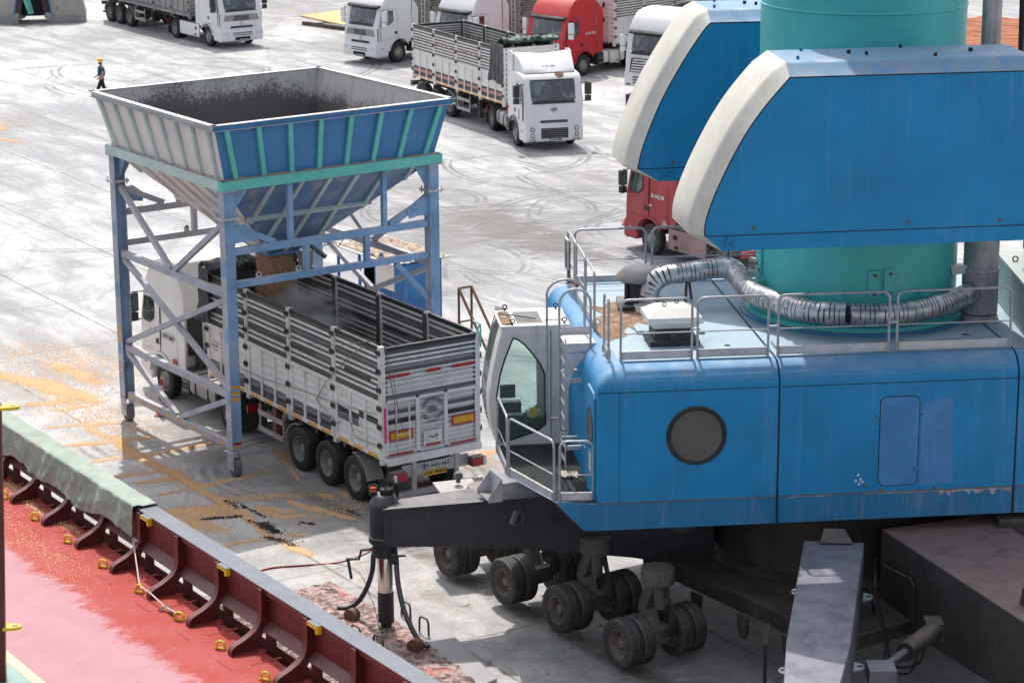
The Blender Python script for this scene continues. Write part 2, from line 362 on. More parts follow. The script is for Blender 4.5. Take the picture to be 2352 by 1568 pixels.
CORN = [(-13.65, 63.02, -11.3, 61.17, 0.55, 9000), (-12.41, 63.86, -10.79, 62.19, 0.5, 3500), (-11.36, 61.18, -10.72, 60.36, 0.4, 2500), (-12.8, 62.24, -11.22, 60.37, 0.4, 3000), (-13.96, 65.79, -9.82, 63.02, 2.2, 5000), (-11.41, 60.18, -9.08, 57.85, 1.2, 2500), (-11.53, 58.08, -10.81, 58.33, 0.12, 600), (-10.81, 58.33, -9.97, 58.53, 0.16, 1800), (-11.61, 59.65, -10.85, 59.96, 0.15, 1200), (-12.29, 60.18, -11.52, 60.35, 0.3, 1800), (-10.6, 58.32, -9.93, 57.35, 0.22, 1800), (-9.93, 57.35, -9.72, 57.26, 0.2, 700), (-10.72, 56.61, -9.68, 57.01, 0.18, 2500), (-9.68, 57.01, -8.92, 57.33, 0.2, 2500), (-9.6, 57.01, -8.88, 55.83, 0.27, 3800), (-9.87, 55.4, -9.0, 55.83, 0.12, 1800), (-8.92, 55.75, -7.38, 56.71, 0.12, 2600), (-7.38, 56.71, -6.99, 57.04, 0.12, 500), (-8.93, 55.83, -8.13, 54.85, 0.25, 3500), (-9.23, 54.28, -7.88, 54.77, 0.14, 2800), (-8.13, 54.85, -7.82, 54.69, 0.2, 600), (-8.68, 53.77, -7.59, 54.06, 0.12, 2000), (-8.13, 54.85, -7.23, 53.44, 0.25, 2800), (-8.03, 52.9, -7.38, 53.33, 0.1, 800), (-7.23, 53.44, -6.43, 52.03, 0.2, 2400), (-7.24, 53.52, -6.65, 53.97, 0.1, 500), (-7.53, 51.77, -6.37, 51.46, 0.5, 4500), (-8.12, 54.75, -7.53, 53.88, 0.2, 1500), (-8.37, 53.9, -7.93, 54.2, 0.15, 700), (-7.53, 53.88, -7.08, 53.12, 0.18, 1800), (-7.24, 53.31, -6.35, 54.01, 0.1, 1500), (-6.35, 54.01, -5.78, 54.54, 0.1, 1000), (-7.09, 53.19, -6.41, 52.23, 0.2, 2500), (-7.58, 51.75, -6.38, 51.94, 0.35, 5000), (-7.44, 51.39, -6.53, 50.41, 0.5, 4000), (-6.41, 52.23, -5.81, 51.08, 0.22, 3200), (-5.8, 51.01, -5.29, 49.98, 0.12, 1800), (-6.15, 49.47, -5.28, 49.85, 0.1, 1200), (-5.2, 49.92, -4.63, 49.18, 0.2, 1800), (-4.67, 49.25, -4.34, 48.86, 0.2, 1500), (-5.76, 51.93, -4.94, 51.63, 0.15, 2200), (-5.64, 51.71, -5.02, 51.21, 0.2, 1000), (-5.03, 52.34, -4.38, 51.69, 0.16, 2600), (-5.02, 51.21, -4.58, 51.41, 0.12, 1600), (-4.48, 51.9, -3.47, 51.11, 0.13, 2600), (-5.58, 55.9, -5.04, 55.32, 0.35, 3500), (-5.43, 55.33, -4.93, 53.91, 0.08, 1500), (-4.34, 52.77, -4.07, 52.55, 0.2, 600), (-3.88, 52.91, -3.75, 52.69, 0.2, 500), (-4.81, 50.04, -4.48, 50.1, 0.15, 500), (-6.31, 52.59, -4.8, 52.71, 0.3, 1500), (-4.54, 50.92, -3.38, 52.46, 0.8, 1500), (-1.14, 55.48, -0.42, 55.94, 0.3, 2500), (-1.21, 55.24, -0.49, 55.23, 1.2, 1500), (-2.46, 53.15, -1.69, 53.93, 0.5, 1500), (-21.37, 101.66, -20.97, 100.92, 0.5, 500), (-20.8, 98.77, -19.59, 97.55, 0.4, 400), (-21.99, 104.72, -20.08, 100.57, 1.5, 300)]
CLUMPS = [(-6.48, 52.44, -6.13, 51.93, 0.12, 200), (-6.82, 51.17, -6.0, 51.36, 0.1, 280), (-6.1, 52.15, -5.49, 51.29, 0.06, 120), (-5.53, 50.8, -5.12, 50.25, 0.16, 500), (-5.29, 49.92, -4.66, 49.38, 0.15, 500), (-5.8, 51.01, -5.46, 50.53, 0.12, 150), (-4.66, 50.92, -4.4, 50.78, 0.12, 60), (-3.68, 51.67, -3.49, 51.46, 0.15, 40)]
# ------------------------------------------------------------------ ground
def ground_mat():
    n = NT('quay_concrete'); o = n.obj()
    s = n.dot(o, E1); t = n.dot(o, E2)
    st = n.comb(s, t, 0.0)
    big = n.noise(o, .07, 5, .6, .3)
    mid = n.noise(n.map(st, (.22, .9, 1)), 1.0, 7, .66, .5)
    swirl = n.noise(o, .5, 8, .68, 1.6)
    fine = n.noise(o, 9, 6, .7)
    white, grey = hexc((.475, .468, .46)), hexc((.245, .242, .245))
    f = n.rng(n.math('ADD', n.math('MULTIPLY', mid, .55), n.math('MULTIPLY', big, .45)), .40, .60)
    base = n.mix(f, grey, white)
    base = n.mix(n.rng(swirl, .30, .56, .75, 0), base, hexc((.27, .27, .285)))
    drag = n.noise(n.map(o, (.9, .12, 1), (0, 0, R(28))), 1.2, 7, .7, .8)
    base = n.mix(n.rng(drag, .50, .70, 0, .6), base, hexc((.25, .25, .26)))
    base = n.mix(n.rng(big, .55, .75, 0, .4), base, hexc((.51, .50, .49)))
    # bare rough concrete by the quay edge and under the crane
    zone = n.math('MULTIPLY', n.rng(n.math('ADD', t, n.math('MULTIPLY', n.noise(o, .4, 5), 5.0)), 32.5, 27.0), n.rng(s, -49, -46.5))
    bare = n.mix(n.rng(n.noise(o, .9, 8, .7), .32, .68), hexc((.255, .245, .235)), hexc((.45, .44, .42)))
    bare = n.mix(n.rng(n.noise(o, 5, 5, .7), .55, .75, 0, .35), bare, hexc((.2, .19, .18)))
    base = n.mix(n.math('MULTIPLY', zone, .9), base, bare)
    fz = n.rng(fine, .2, .8, .88, 1.1)
    base = n.mix(1.0, base, n.comb(fz, fz, fz), 'MULTIPLY')
    # oil spots near the crane
    near = n.rng(n.dist(o, (3.5, 42.5, 0)), 13, 5)
    oil = n.math('MULTIPLY', n.rng(n.noise(o, 2.6, 6, .72, .4), .60, .66), near)
    base = n.mix(n.math('MULTIPLY', oil, .75), base, hexc((.06, .055, .05)))
    # dark worked-over patches
    for x, y, r, k in ((-4.0, 52.3, 1.9, .55), (-2.6, 51.0, 1.3, .5), (-6.0, 54.6, 2.4, .42), (-1.6, 54.5, 2.2, .5), (.1, 80.5, 1.9, .95), (1.4, 78.6, 1.8, 1.0), (-1, 82.6, 2.2, .9), (2.6, 76.8, .9, .8), (-2.4, 79.5, 2.2, .5), (3.2, 84, 2.0, .4), (-3, 88, 3, .4), (4, 90, 2, .4),
                       (-7.5, 57.6, 2.2, .35), (2.0, 89, 2.6, .35), (-2, 74, 2.5, .25), (-3, 66, 2, .2), (2.4, 41.3, 1.3, .45), (4, 41.6, 1.8, .35), (9, 128, 7, .3), (-12.5, 140, 6, .5), (0, 138, 8, .4), (-8, 126, 3.5, .3)):
        d = n.rng(n.math('ADD', n.dist(n.map(o, (1.0, .62, 1)), (x, y * .62, 0)), n.math('MULTIPLY', n.math('SUBTRACT', n.noise(n.map(o, (.6, 1.6, 1)), 1.6 if r < 2 else .8, 8, .72, .6), .5), r * 3.0)), r, r * .25)
        base = n.mix(n.math('MULTIPLY', d, k), base, hexc((.155, .145, .132)))
    # tyre arcs
    rr = random.Random(3)
    arcs = [(rr.uniform(-4, 8), rr.uniform(71, 95), rr.uniform(2.2, 7.0)) for _ in range(30)]
    arcs += [(rr.uniform(-22, -8), rr.uniform(105, 126), rr.uniform(3.0, 8)) for _ in range(8)] + [(rr.uniform(-6, 6), rr.uniform(58, 70), rr.uniform(3, 6)) for _ in range(5)]
    arcs += [(-1.6, 53.2, 1.9), (-2.6, 53.9, 1.9), (-4.5, 55, 2.6), (-14, 84, 6), (3, 62, 9)]
    acc = None
    for i, (x, y, r) in enumerate(arcs):
        dd = n.dist(o, (x, y, 0)); q = None
        a = n.math('ABSOLUTE', n.math('SUBTRACT', dd, r))
        k = n.rng(n.math('ABSOLUTE', n.math('SUBTRACT', a, .13 + .02 * (i % 4))), .11, .04)
        ang = n.rng(n.noise(n.map(o, (1, 1, 1), (0, 0, 0), (i * 7.3, i * 3.1, 0)), .16, 2), .5, .58)
        k = n.math('MULTIPLY', k, ang)
        acc = k if acc is None else n.math('MAXIMUM', acc, k)
    tread = n.rng(n.noise(o, 3.5, 5, .75), .3, .6, .15, 1)
    base = n.mix(n.math('MULTIPLY', n.math('MULTIPLY', acc, tread), .8), base, hexc((.12, .12, .13)))
    # straight wheel tracks along the quay
    for tt, k in ((24.15, .25), (26.2, .22), (30.2, .2), (38.4, .2), (41, .2), (45, .15)):
        q = n.rng(n.math('ABSOLUTE', n.math('SUBTRACT', n.math('ADD', t, n.math('MULTIPLY', n.noise(o, .08, 2), 2.0)), tt + 1)), .2, .08)
        base = n.mix(n.math('MULTIPLY', n.math('MULTIPLY', q, tread), k), base, hexc((.16, .16, .165)))
    # slab joints
    wob = n.math('MULTIPLY', n.math('SUBTRACT', n.noise(o, .7, 4), .5), .10)
    jm = None
    for tt in (23.0, 27.4, 31.4, 35.6, 39.9, 44.2, 49, 54, 60, 68, 78, 90, 104):
        q = n.rng(n.math('ABSOLUTE', n.math('ADD', n.math('SUBTRACT', t, tt), wob)), .055, .02)
        jm = q if jm is None else n.math('MAXIMUM', jm, q)
    sm = n.math('ABSOLUTE', n.math('SUBTRACT', n.math('MODULO', n.math('ADD', n.math('ADD', s, wob), 1000.2), 4.9), 2.45))
    jm = n.math('MAXIMUM', jm, n.math('MULTIPLY', n.rng(sm, .05, .018), .8))
    jb = n.rng(n.noise(o, 1.5, 4), .3, .55, .25, .9)
    base = n.mix(n.math('MULTIPLY', n.math('MULTIPLY', jm, jb), .75), base, hexc((.13, .115, .095)))
    # wide dirt-filled gutter
    gut = n.rng(n.math('ABSOLUTE', n.math('ADD', n.math('SUBTRACT', t, 25.05), n.math('MULTIPLY', wob, 4.0))), .42, .12)
    gut = n.math('MULTIPLY', gut, n.math('MULTIPLY', n.rng(s, -49, -47.6), n.rng(n.noise(o, 1.8, 6, .7), .36, .58, .1, .85)))
    base = n.mix(gut, base, hexc((.14, .115, .09)))
    # spilled meal dust around the loading point
    meal = n.math('MULTIPLY', n.rng(n.dist(o, (-9.5, 58, 0)), 13, 3), n.rng(n.noise(o, .8, 7, .7),   .4, .62, 0, .3))
    base = n.mix(meal, base, hexc((.56, .49, .40)))
    cr = n.noise(n.map(o, (1, 1, 1)), .35, 9, .75, 2.2)
    crack = n.rng(n.math('ABSOLUTE', n.math('SUBTRACT', cr, .5)), .0035, .001, 0, .5)
    base = n.mix(crack, base, hexc((.15, .14, .13)))
    n.bump(n.math('ADD', fine, n.math('MULTIPLY', jm, -1.0)), .35, .01)
    return n.fin(base, n.rng(mid, .2, .8, .7, .95), 0, .25)

b = MB()
b.add([ST(-400, 19.2, 0), ST(300, 19.2, 0), ST(300, 420, 0), ST(-400, 420, 0)], [(0, 1, 2, 3)])
tag(b.build('ground', ground_mat(), smooth=False), kind='structure')
b = MB()
b.add([ST(-400, 19.2, -.004), ST(300, 19.2, -.004), ST(300, 19.2, -6), ST(-400, 19.2, -6)], [(0, 1, 2, 3)])
qw = paint('quay_wall_concrete', (.2, .19, .18), .9, .3, .5)
tag(b.build('quay_wall', qw, smooth=False), kind='structure')
b = MB()
b.add([ST(-400, -300, -2.2), ST(300, -300, -2.2), ST(300, 19.18, -2.2), ST(-400, 19.18, -2.2)], [(0, 1, 2, 3)])
wt = NT('water_green'); wo_ = wt.noise(wt.obj(), .8, 5); wt.bump(wo_, .4, .2); wt.fin((.02, .045, .045, 1), .1, 0, .6)
tag(b.build('water', wt.mat, smooth=False), kind='structure')

# kernels scattered as one mesh each
def kernels(name, segs, mat, size, seed, z=0.004, rnd_size=.4, thin=1.0):
    g_ = np.random.default_rng(seed); pts = []
    for x0, y0, x1, y1, wd, n in segs:
        u = g_.random(n); p = np.stack([x0 + (x1 - x0) * u, y0 + (y1 - y0) * u], -1)
        L = math.hypot(x1 - x0, y1 - y0) + 1e-6; nx, ny = -(y1 - y0) / L, (x1 - x0) / L
        wob = np.sin(u * L * 1.7 + x0) * .35 * wd + np.sin(u * L * 5.1 + y0) * .2 * wd
        off = (g_.normal(0, .36, n) * np.where(g_.random(n) < .07, 3.0, 1.0)) * wd * .8 + wob * .7
        al = g_.normal(0, .5, n) * wd
        p[:, 0] += nx * off + (x1 - x0) / L * al; p[:, 1] += ny * off + (y1 - y0) / L * al
        pts.append(p)
    p = np.concatenate(pts); n = len(p)
    keep = g_.random(n) < thin; p = p[keep]; n = len(p)
    sz = size * (1 - rnd_size + 2 * rnd_size * g_.random(n)) * np.clip(np.hypot(p[:, 0], p[:, 1]) / 52, 1, 1.7)
    a = g_.random(n) * 2 * pi; v = np.zeros((n, 4, 3))
    for k in range(3):
        r_ = sz * (.5 + .25 * g_.random(n)); v[:, k, 0] = p[:, 0] + np.cos(a + k * 2.094) * r_; v[:, k, 1] = p[:, 1] + np.sin(a + k * 2.094) * r_; v[:, k, 2] = z
    v[:, 3, :2] = p; v[:, 3, 2] = z + sz * .75
    f = (np.arange(n)[:, None, None] * 4 + np.array([[0, 1, 3], [1, 2, 3], [2, 0, 3]])[None]).reshape(-1)
    me = bpy.data.meshes.new(name); me.vertices.add(n * 4); me.vertices.foreach_set('co', v.reshape(-1))
    nf = n * 3; me.loops.add(nf * 3); me.loops.foreach_set('vertex_index', f.astype(np.int32))
    me.polygons.add(nf); me.polygons.foreach_set('loop_start', np.arange(0, nf * 3, 3, dtype=np.int32))
    me.update(calc_edges=True); me.materials.append(mat)
    o = bpy.data.objects.new(name, me); COL.objects.link(o); return o
CORN.append((-12.5, 62, -2.5, 47.5, 3.0, 3500)); CORN.append((-16, 66, -9, 58, 2.5, 1500)); CORN.append((-3.5, 48.5, -1.2, 45.5, 1.2, 700))
tag(kernels('spilled_corn', CORN, MT['corn'], .024, 5, thin=.40), 'orange corn kernels spilled in bands over the pale quay concrete', 'spilled grain', kind='stuff')
tag(kernels('wet_grain', CLUMPS, MT['clump'], .03, 6, rnd_size=.8, thin=1.0), 'black clumps of wet grain along the quay joint', 'spilled grain', kind='stuff')
dk = [(*ST(-51, 17.3)[:2], *ST(-42.5, 17.3)[:2], .5, 900), (*ST(-48, 18.2)[:2], *ST(-43.5, 18.2)[:2], .2, 1300), (*ST(-52, 18.2)[:2], *ST(-47, 18.2)[:2], .25, 1800), (*ST(-47, 16.8)[:2], *ST(-41, 17)[:2], 1.0, 700)]
tag(kernels('deck_corn', dk, MT['corn'], .02, 8, z=1.204), 'corn kernels scattered over the red ship deck by the bulwark', 'spilled grain', kind='stuff')

# ------------------------------------------------------------------ ship
def deck_mat():
    n = NT('deck_red'); o = n.obj()
    s = n.dot(o, E1); t = n.dot(o, E2); st = n.comb(s, t, 0.0)
    a = n.noise(n.map(st, (1.6, 1.0, 1)), 1.6, 9, .75, .5); bb = n.noise(o, .5, 5, .6)
    edge = n.rng(t, .5, -.9)
    f = n.rng(n.math('ADD', n.math('MULTIPLY', a, .6), n.math('ADD', n.math('MULTIPLY', bb, .15), n.math('MULTIPLY', edge, .34))),   .50, .64)
    c = n.mix(f, hexc((.32, .042, .034)), hexc((.375, .19, .21)))  # pink inboard: worn paint, with the sun's glare painted into the colour too
    c = n.mix(n.rng(n.noise(n.map(st, (5.5, 1.1, 1)), 3.0, 10, .8, .3), .55, .68, 0, .55), c, hexc((.47, .34, .345)))
    c = n.mix(n.rng(n.noise(n.map(st, (2.5, .7, 1)), 3.4, 9, .75), .57, .68, 0, .5), c, hexc((.36, .06, .05)))
    wet = n.rng(n.noise(o, .8, 5, .6), .5, .62)
    n.bump(n.noise(o, 14, 7, .7), .25, .006)
    return n.fin(c, n.rng(n.noise(o, 1.1, 5), .3, .7, .6, .8), 0, .25)
ship = empty('ship', ST(-42, 17, 1.2), 0, label='red ship deck and bulwark with curved brackets and yellow rings along the quay', cat='ship')
SI = Matrix.Translation(-V(ship.location))
def sbuild(mb, name, mats, **k):
    mb.xf(SI); return mb.build(name, mats, ship, **k)
SD = -42.0
b = MB(); b.add([ST(-90, 3, 1.2), ST(-20, 3, 1.2), ST(-20, 18.42, 1.2), ST(-90, 18.42, 1.2)], [(0, 1, 2, 3)])
dm = deck_mat(); dk_ = sbuild(b, 'deck', dm, smooth=False)
b = MB(); b.add([ST(-90, 3, 1.204), ST(-20, 3, 1.204), ST(-20, 14.46, 1.204), ST(-90, 14.46, 1.204)], [(0, 1, 2, 3)]); sbuild(b, 'walkway', MT['green_walk'], smooth=False)
b = MB(); b.add([ST(-90, 14.464, 1.208), ST(-20, 14.464, 1.208), ST(-20, 14.66, 1.208), ST(-90, 14.66, 1.208)], [(0, 1, 2, 3)]); sbuild(b, 'walkway_line', MT['line_yellow'], smooth=False)
BK = [-39.9 + 1.68 * k for k in range(-14, 9)]
PT, RH = 18.62, 2.33                                              # plate offset, rail height
QM = Matrix((E1, E2, V((0, 0, 1)))).transposed().to_4x4()
b = MB()
b.bx(-90, -20, PT, PT + .02, 1.53, RH - .02, 0, M=QM)
b.bx(-90, -20, PT, PT + .02, -1.5, 1.29, 0, M=QM)
for s0 in BK: b.bx(s0 - .12, s0 + .26, PT, PT + .02, 1.291, 1.529, 0, M=QM)
sbuild(b, 'bulwark_plate', MT['deck_dark'])
b = MB(); b.bx(-90, -20, 18.52, 18.90, RH - .019, RH, 0, M=QM); b.bx(-90, -20, 18.52, 18.538, RH - .10, RH - .02, 1, M=QM)
sbuild(b, 'rail_cap', [MT['railcap'], MT['deck_dark']])
for s0 in BK:
    if not -54 < s0 < -30: continue
    b = MB(); t0, t1 = PT - .003, PT - .17
    b.add([ST(s0 + .05, t0, 1.70), ST(s0 + 1.62, t0, 1.70), ST(s0 + 1.62, t1, 1.57), ST(s0 + .05, t1, 1.57), ST(s0 + .05, t0, 1.685), ST(s0 + 1.62, t0, 1.685), ST(s0 + 1.62, t1, 1.555), ST(s0 + .05, t1, 1.555)], [(0, 3, 2, 1), (4, 5, 6, 7), (3, 7, 6, 2), (0, 4, 7, 3), (1, 2, 6, 5)])
    sbuild(b, 'stiffener', MT['deck_dark'])
curve = [(.15, 1.11), (.15, .74), (.155, .64), (.175, .54), (.22, .445), (.29, .365), (.38, .305), (.48, .25), (.58, .21), (.68, .17), (.74, .13), (.765, .08), (.765, .0)]
def bracket_mb(s0):
    b = MB()
    poly = [(0, 1.11)] + curve + [(.19, 0), (.17, .14), (.12, .26), (.05, .34), (0, .38)]
    b.prism([(x, y) for x, y in poly], frame(ST(s0, PT - .002, 1.2), -E2, (0, 0, 1)), .014)
    up_, dn = [], []
    for i, (x, y) in enumerate(curve):
        x0, y0 = curve[max(i - 1, 0)]; x1, y1 = curve[min(i + 1, len(curve) - 1)]
        L = math.hypot(x1 - x0, y1 - y0); nx, ny = -(y1 - y0) / L, (x1 - x0) / L
        if nx < 0: nx, ny = -nx, -ny
        up_.append((x + nx * .014, y + abs(ny) * .014)); dn.append((x + .001, y))
    rings = []
    for (xa, ya), (xb, yb) in zip(up_, dn):
        rings.append([ST(s0 - .075, PT - .002 - xa, 1.2 + ya), ST(s0 + .075, PT - .002 - xa, 1.2 + ya), ST(s0 + .075, PT - .002 - xb, 1.2 + yb), ST(s0 - .075, PT - .002 - xb, 1.2 + yb)])
    b.loft(rings); return b
for s0 in BK:
    if s0 < -53 or s0 > -30: continue
    sbuild(bracket_mb(s0), 'bracket', MT['deck_dark'], angle=40)
def ring_mb(s0, t0):
    b = MB(); d = (E2 * .6 + E1 * .8); rw = rnd.uniform(.075, .09); P = [ST(s0, t0, 1.205) - d * (rw - .01)]
    for k in range(13):
        a = pi * (k / 12); P.append(ST(s0, t0, 1.2) + d * (-rw * cos(a)) + V((0, 0, .06 + .095 * sin(a))))
    P.append(ST(s0, t0, 1.205) + d * (rw - .01)); b.tube(P, .026, 8, 0); b.tube([ST(s0, t0, 1.22) - d * .11, ST(s0, t0, 1.22) + d * .11], .022, 8, 0)
    return b
rings = [s0 - .36 for s0 in BK if -53 < s0 < -32]
for s0 in rings: sbuild(ring_mb(s0 + rnd.uniform(-.03, .03), 17.84), 'lashing_ring', MT['yellow'])
for s0 in (-41.24, -37.95, -34.55):
    b = MB(); b.bx(s0 - .17, s0 + .17, 18.42, 18.519, RH - .08, RH - .015, 0, M=QM); b.bx(s0 - .17, s0 + .17, 18.42, 18.519, RH - .0145, RH - .006, 1, M=QM); b.bx(s0 + .10, s0 + .17, 18.43, 18.518, RH - .16, RH - .081, 0, M=QM)
    sbuild(b, 'fairlead_lug', [MT['yellow'], MT['railcap']])
for s0 in BK:
    if -52 < s0 < -31:
        b = MB(); b.bx(s0 + .0, s0 + .6, 17.55, 17.59, 1.2005, 1.209, 0, M=QM); sbuild(b, 'deck_strip', dm)
        b = MB(); b.bx(s0 + .55, s0 + .62, 17.95, 18.55, 1.2005, 1.208, 0, M=QM); sbuild(b, 'deck_strip', dm)
        b = MB(); b.sphere(ST(s0 + .12, 18.42, 1.2), .09, 12, 0, (1, 1, .5)); sbuild(b, 'scupper_boss', dm)
# samson post at left
b = MB(); base = ST(-37.6, 14.10, 1.2)
def pr(z, dx): c = base + V((dx, 0, z)); return [c + V((-.7, 0, 0)), c, c + V((-.05, .35, 0)), c + V((-.7, .35, 0))]
b.loft([pr(0, -.005), pr(2.4, .10), pr(4.9, .20)])
post = sbuild(b, 'mast_post', MT['deck_dark'], bevel=.015)
for z, dx in ((4.86, .19), (.95, .0)):
    b = MB(); c = base + V((dx, .1, z)); P = [(0, -.12), (.2, -.10), (.30, -.03), (.30, .05), (.2, .11), (0, .13)]
    o_ = [(x, y) for x, y in P]; hole = [(.19 + .055 * cos(a), .005 + .055 * sin(a)) for a in [2 * pi * k / 10 for k in range(10)]]
    b.prism(o_, frame(c, (1, 0, 0), (0, 1, 0)), .05)
    b.prism(hole, frame(c + V((0, 0, .051)), (1, 0, 0), (0, 1, 0)), .002, 1)
    b.xf(SI); o = b.build('padeye', [MT['yellow'], paint('eye_hole', (.25, .16, .02))], post)

# pale green tarpaulin over the bulwark
def tarp_fn(u, v):
    s = -55.2 + 13.5 * u; k = u
    drop = (.74 + .08 * sin(s * 1.1) + .08 * sin(s * 2.7 + 1)) * (1 - .30 * k)
    if k > .9: drop = drop * (1 - (k - .9) * 3) + .25 * (k - .9) * 10 * .9
    # profile: outer drop, top, inner drop
    L = [.22, .44, drop]; q = v * sum(L)
    if q < L[0]: t, z = 18.94, 2.35 - (L[0] - q)
    elif q < L[0] + L[1]: t, z = 18.94 - (q - L[0]), 2.35
    else: t, z = 18.425, 2.35 - (q - L[0] - L[1])
    d = max(0, (q - L[0] - L[1]) / drop)
    wv = fbm((s * 1.6, v * 2.2, 3.1)) * .08 + fbm((s * 4.5 - z * 2.5, v * 1.2, 1.7), 4) * .075 + .05 * abs(fbm((s * 2.6 + z * 3.0, v * 2, 6.0), 3))
    t -= max(-.005, d * .10 + max(-.02, wv) * (.3 + d)); z += wv * .30 * (.4 + d) + .02 + .045 * math.exp(-((q - L[0] - L[1]) / .1) ** 2)
    if k > .90 and d > 0:
        p = ((k - .90) / .10) ** 1.5 * d; s += (-41.72 - s) * p * .85; t += (18.38 - t) * p * .7
    return ST(s, t, z)
b = MB(); b.grid(tarp_fn, 220, 50)
o = b.build('bulwark_tarp', MT['tarp_ship'], angle=80)
tag(o, 'pale green tarpaulin draped over the red ship bulwark', 'tarpaulin')
sm_ = o.modifiers.new('thick', 'SOLIDIFY'); sm_.thickness = .012; sm_.offset = 1
b = MB()
kz = ST(-41.68, 18.38, 1.72); P = []
r1 = ST(rings[min(range(len(rings)), key=lambda i: abs(rings[i] + 40.25))], 17.84, 1.34)
r2 = ST(rings[min(range(len(rings)), key=lambda i: abs(rings[i] + 38.6))], 17.84, 1.32)
b.tube([kz, kz * .6 + r1 * .4 + V((0, 0, -.02)), r1], .014, 6); b.tube([r1, r1 * .75 + r2 * .25 + V((0, 0, .02)), r1 * .35 + r2 * .65 + V((0, 0, -.05)), r2], .014, 6)
b.tube([kz + V((0, 0, .05)), kz + V((.05, 0, 0)), kz + V((0, 0, -.05))], .035, 7); b.tube([kz, kz + V((.10, -.05, .02)), kz + V((.16, -.05, .0))], .02, 6)
tag(b.build('tie_rope', MT['rope']), 'pale rope tying the green tarpaulin down to a yellow deck ring', 'rope')
b = MB(); c = r1 * .35 + r2 * .65
def rib(pts, w=.035):
    for p, q in zip(pts, pts[1:]): b.bar(p, q, w, .006, 0)
rib([c + V((0, 0, -.04)), c + V((-.10, -.03, -.1)), c + V((-.12, -.05, -.19)), c + V((-.22, -.07, -.175)), c + V((-.14, -.12, -.185)), c + V((-.05, -.16, -.188)), c + V((-.15, -.25, -.19))], .07)
rib([c + V((.02, 0, -.03)), c + V((.10, -.06, -.07)), r2 + V((-.02, 0, 0)), r2 + V((.06, .0, .01))], .06)
tag(b.build('webbing_strap', MT['tarp_green']), 'dark green webbing strap crumpled on the red deck by a yellow ring', 'strap')
# canvas heap seen through a freeing slot
def heap(u, v):
    a = u * 2 * pi; r = v
    z = .28 * (1 - r * r) * (1 + .5 * fbm((cos(a) * r * 3, sin(a) * r * 3, 2)))
    return ST(-36.7 + .55 * r * cos(a), 19.6 + .35 * r * sin(a), max(.004, z))
b = MB(); b.grid(heap, 26, 9); tag(b.build('canvas_heap', MT['tarp_green']), 'crumpled dark green canvas lying on the quay behind the bulwark slot', 'canvas')
# ------------------------------------------------------------------ mobile grain hopper
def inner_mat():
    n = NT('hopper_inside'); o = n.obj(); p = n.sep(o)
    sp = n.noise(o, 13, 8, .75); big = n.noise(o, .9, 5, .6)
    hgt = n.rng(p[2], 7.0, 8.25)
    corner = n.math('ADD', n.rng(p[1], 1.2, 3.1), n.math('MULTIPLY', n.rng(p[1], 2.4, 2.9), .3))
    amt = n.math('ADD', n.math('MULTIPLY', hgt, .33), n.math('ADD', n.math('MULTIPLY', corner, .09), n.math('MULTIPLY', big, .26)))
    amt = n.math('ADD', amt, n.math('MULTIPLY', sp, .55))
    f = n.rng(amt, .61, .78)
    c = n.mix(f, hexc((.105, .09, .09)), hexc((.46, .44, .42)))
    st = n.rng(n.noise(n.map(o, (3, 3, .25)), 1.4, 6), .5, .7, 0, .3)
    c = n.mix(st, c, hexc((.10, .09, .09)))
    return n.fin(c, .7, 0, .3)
MT['hop_inner'] = inner_mat()
HY = R(-55.1)
hop = empty('grain_hopper', (-5.741, 58.114, 0), HY, label='tall blue steel grain hopper on a wheeled frame straddling a white truck', cat='hopper')
RX, RY, RZ = 3.04, 3.15, 8.29; BXH, BZ = 2.86, 6.97; LG = 2.76
def hb(mb, name, mats, parent=None, **k): return mb.build(name, mats, parent or hop, **k)
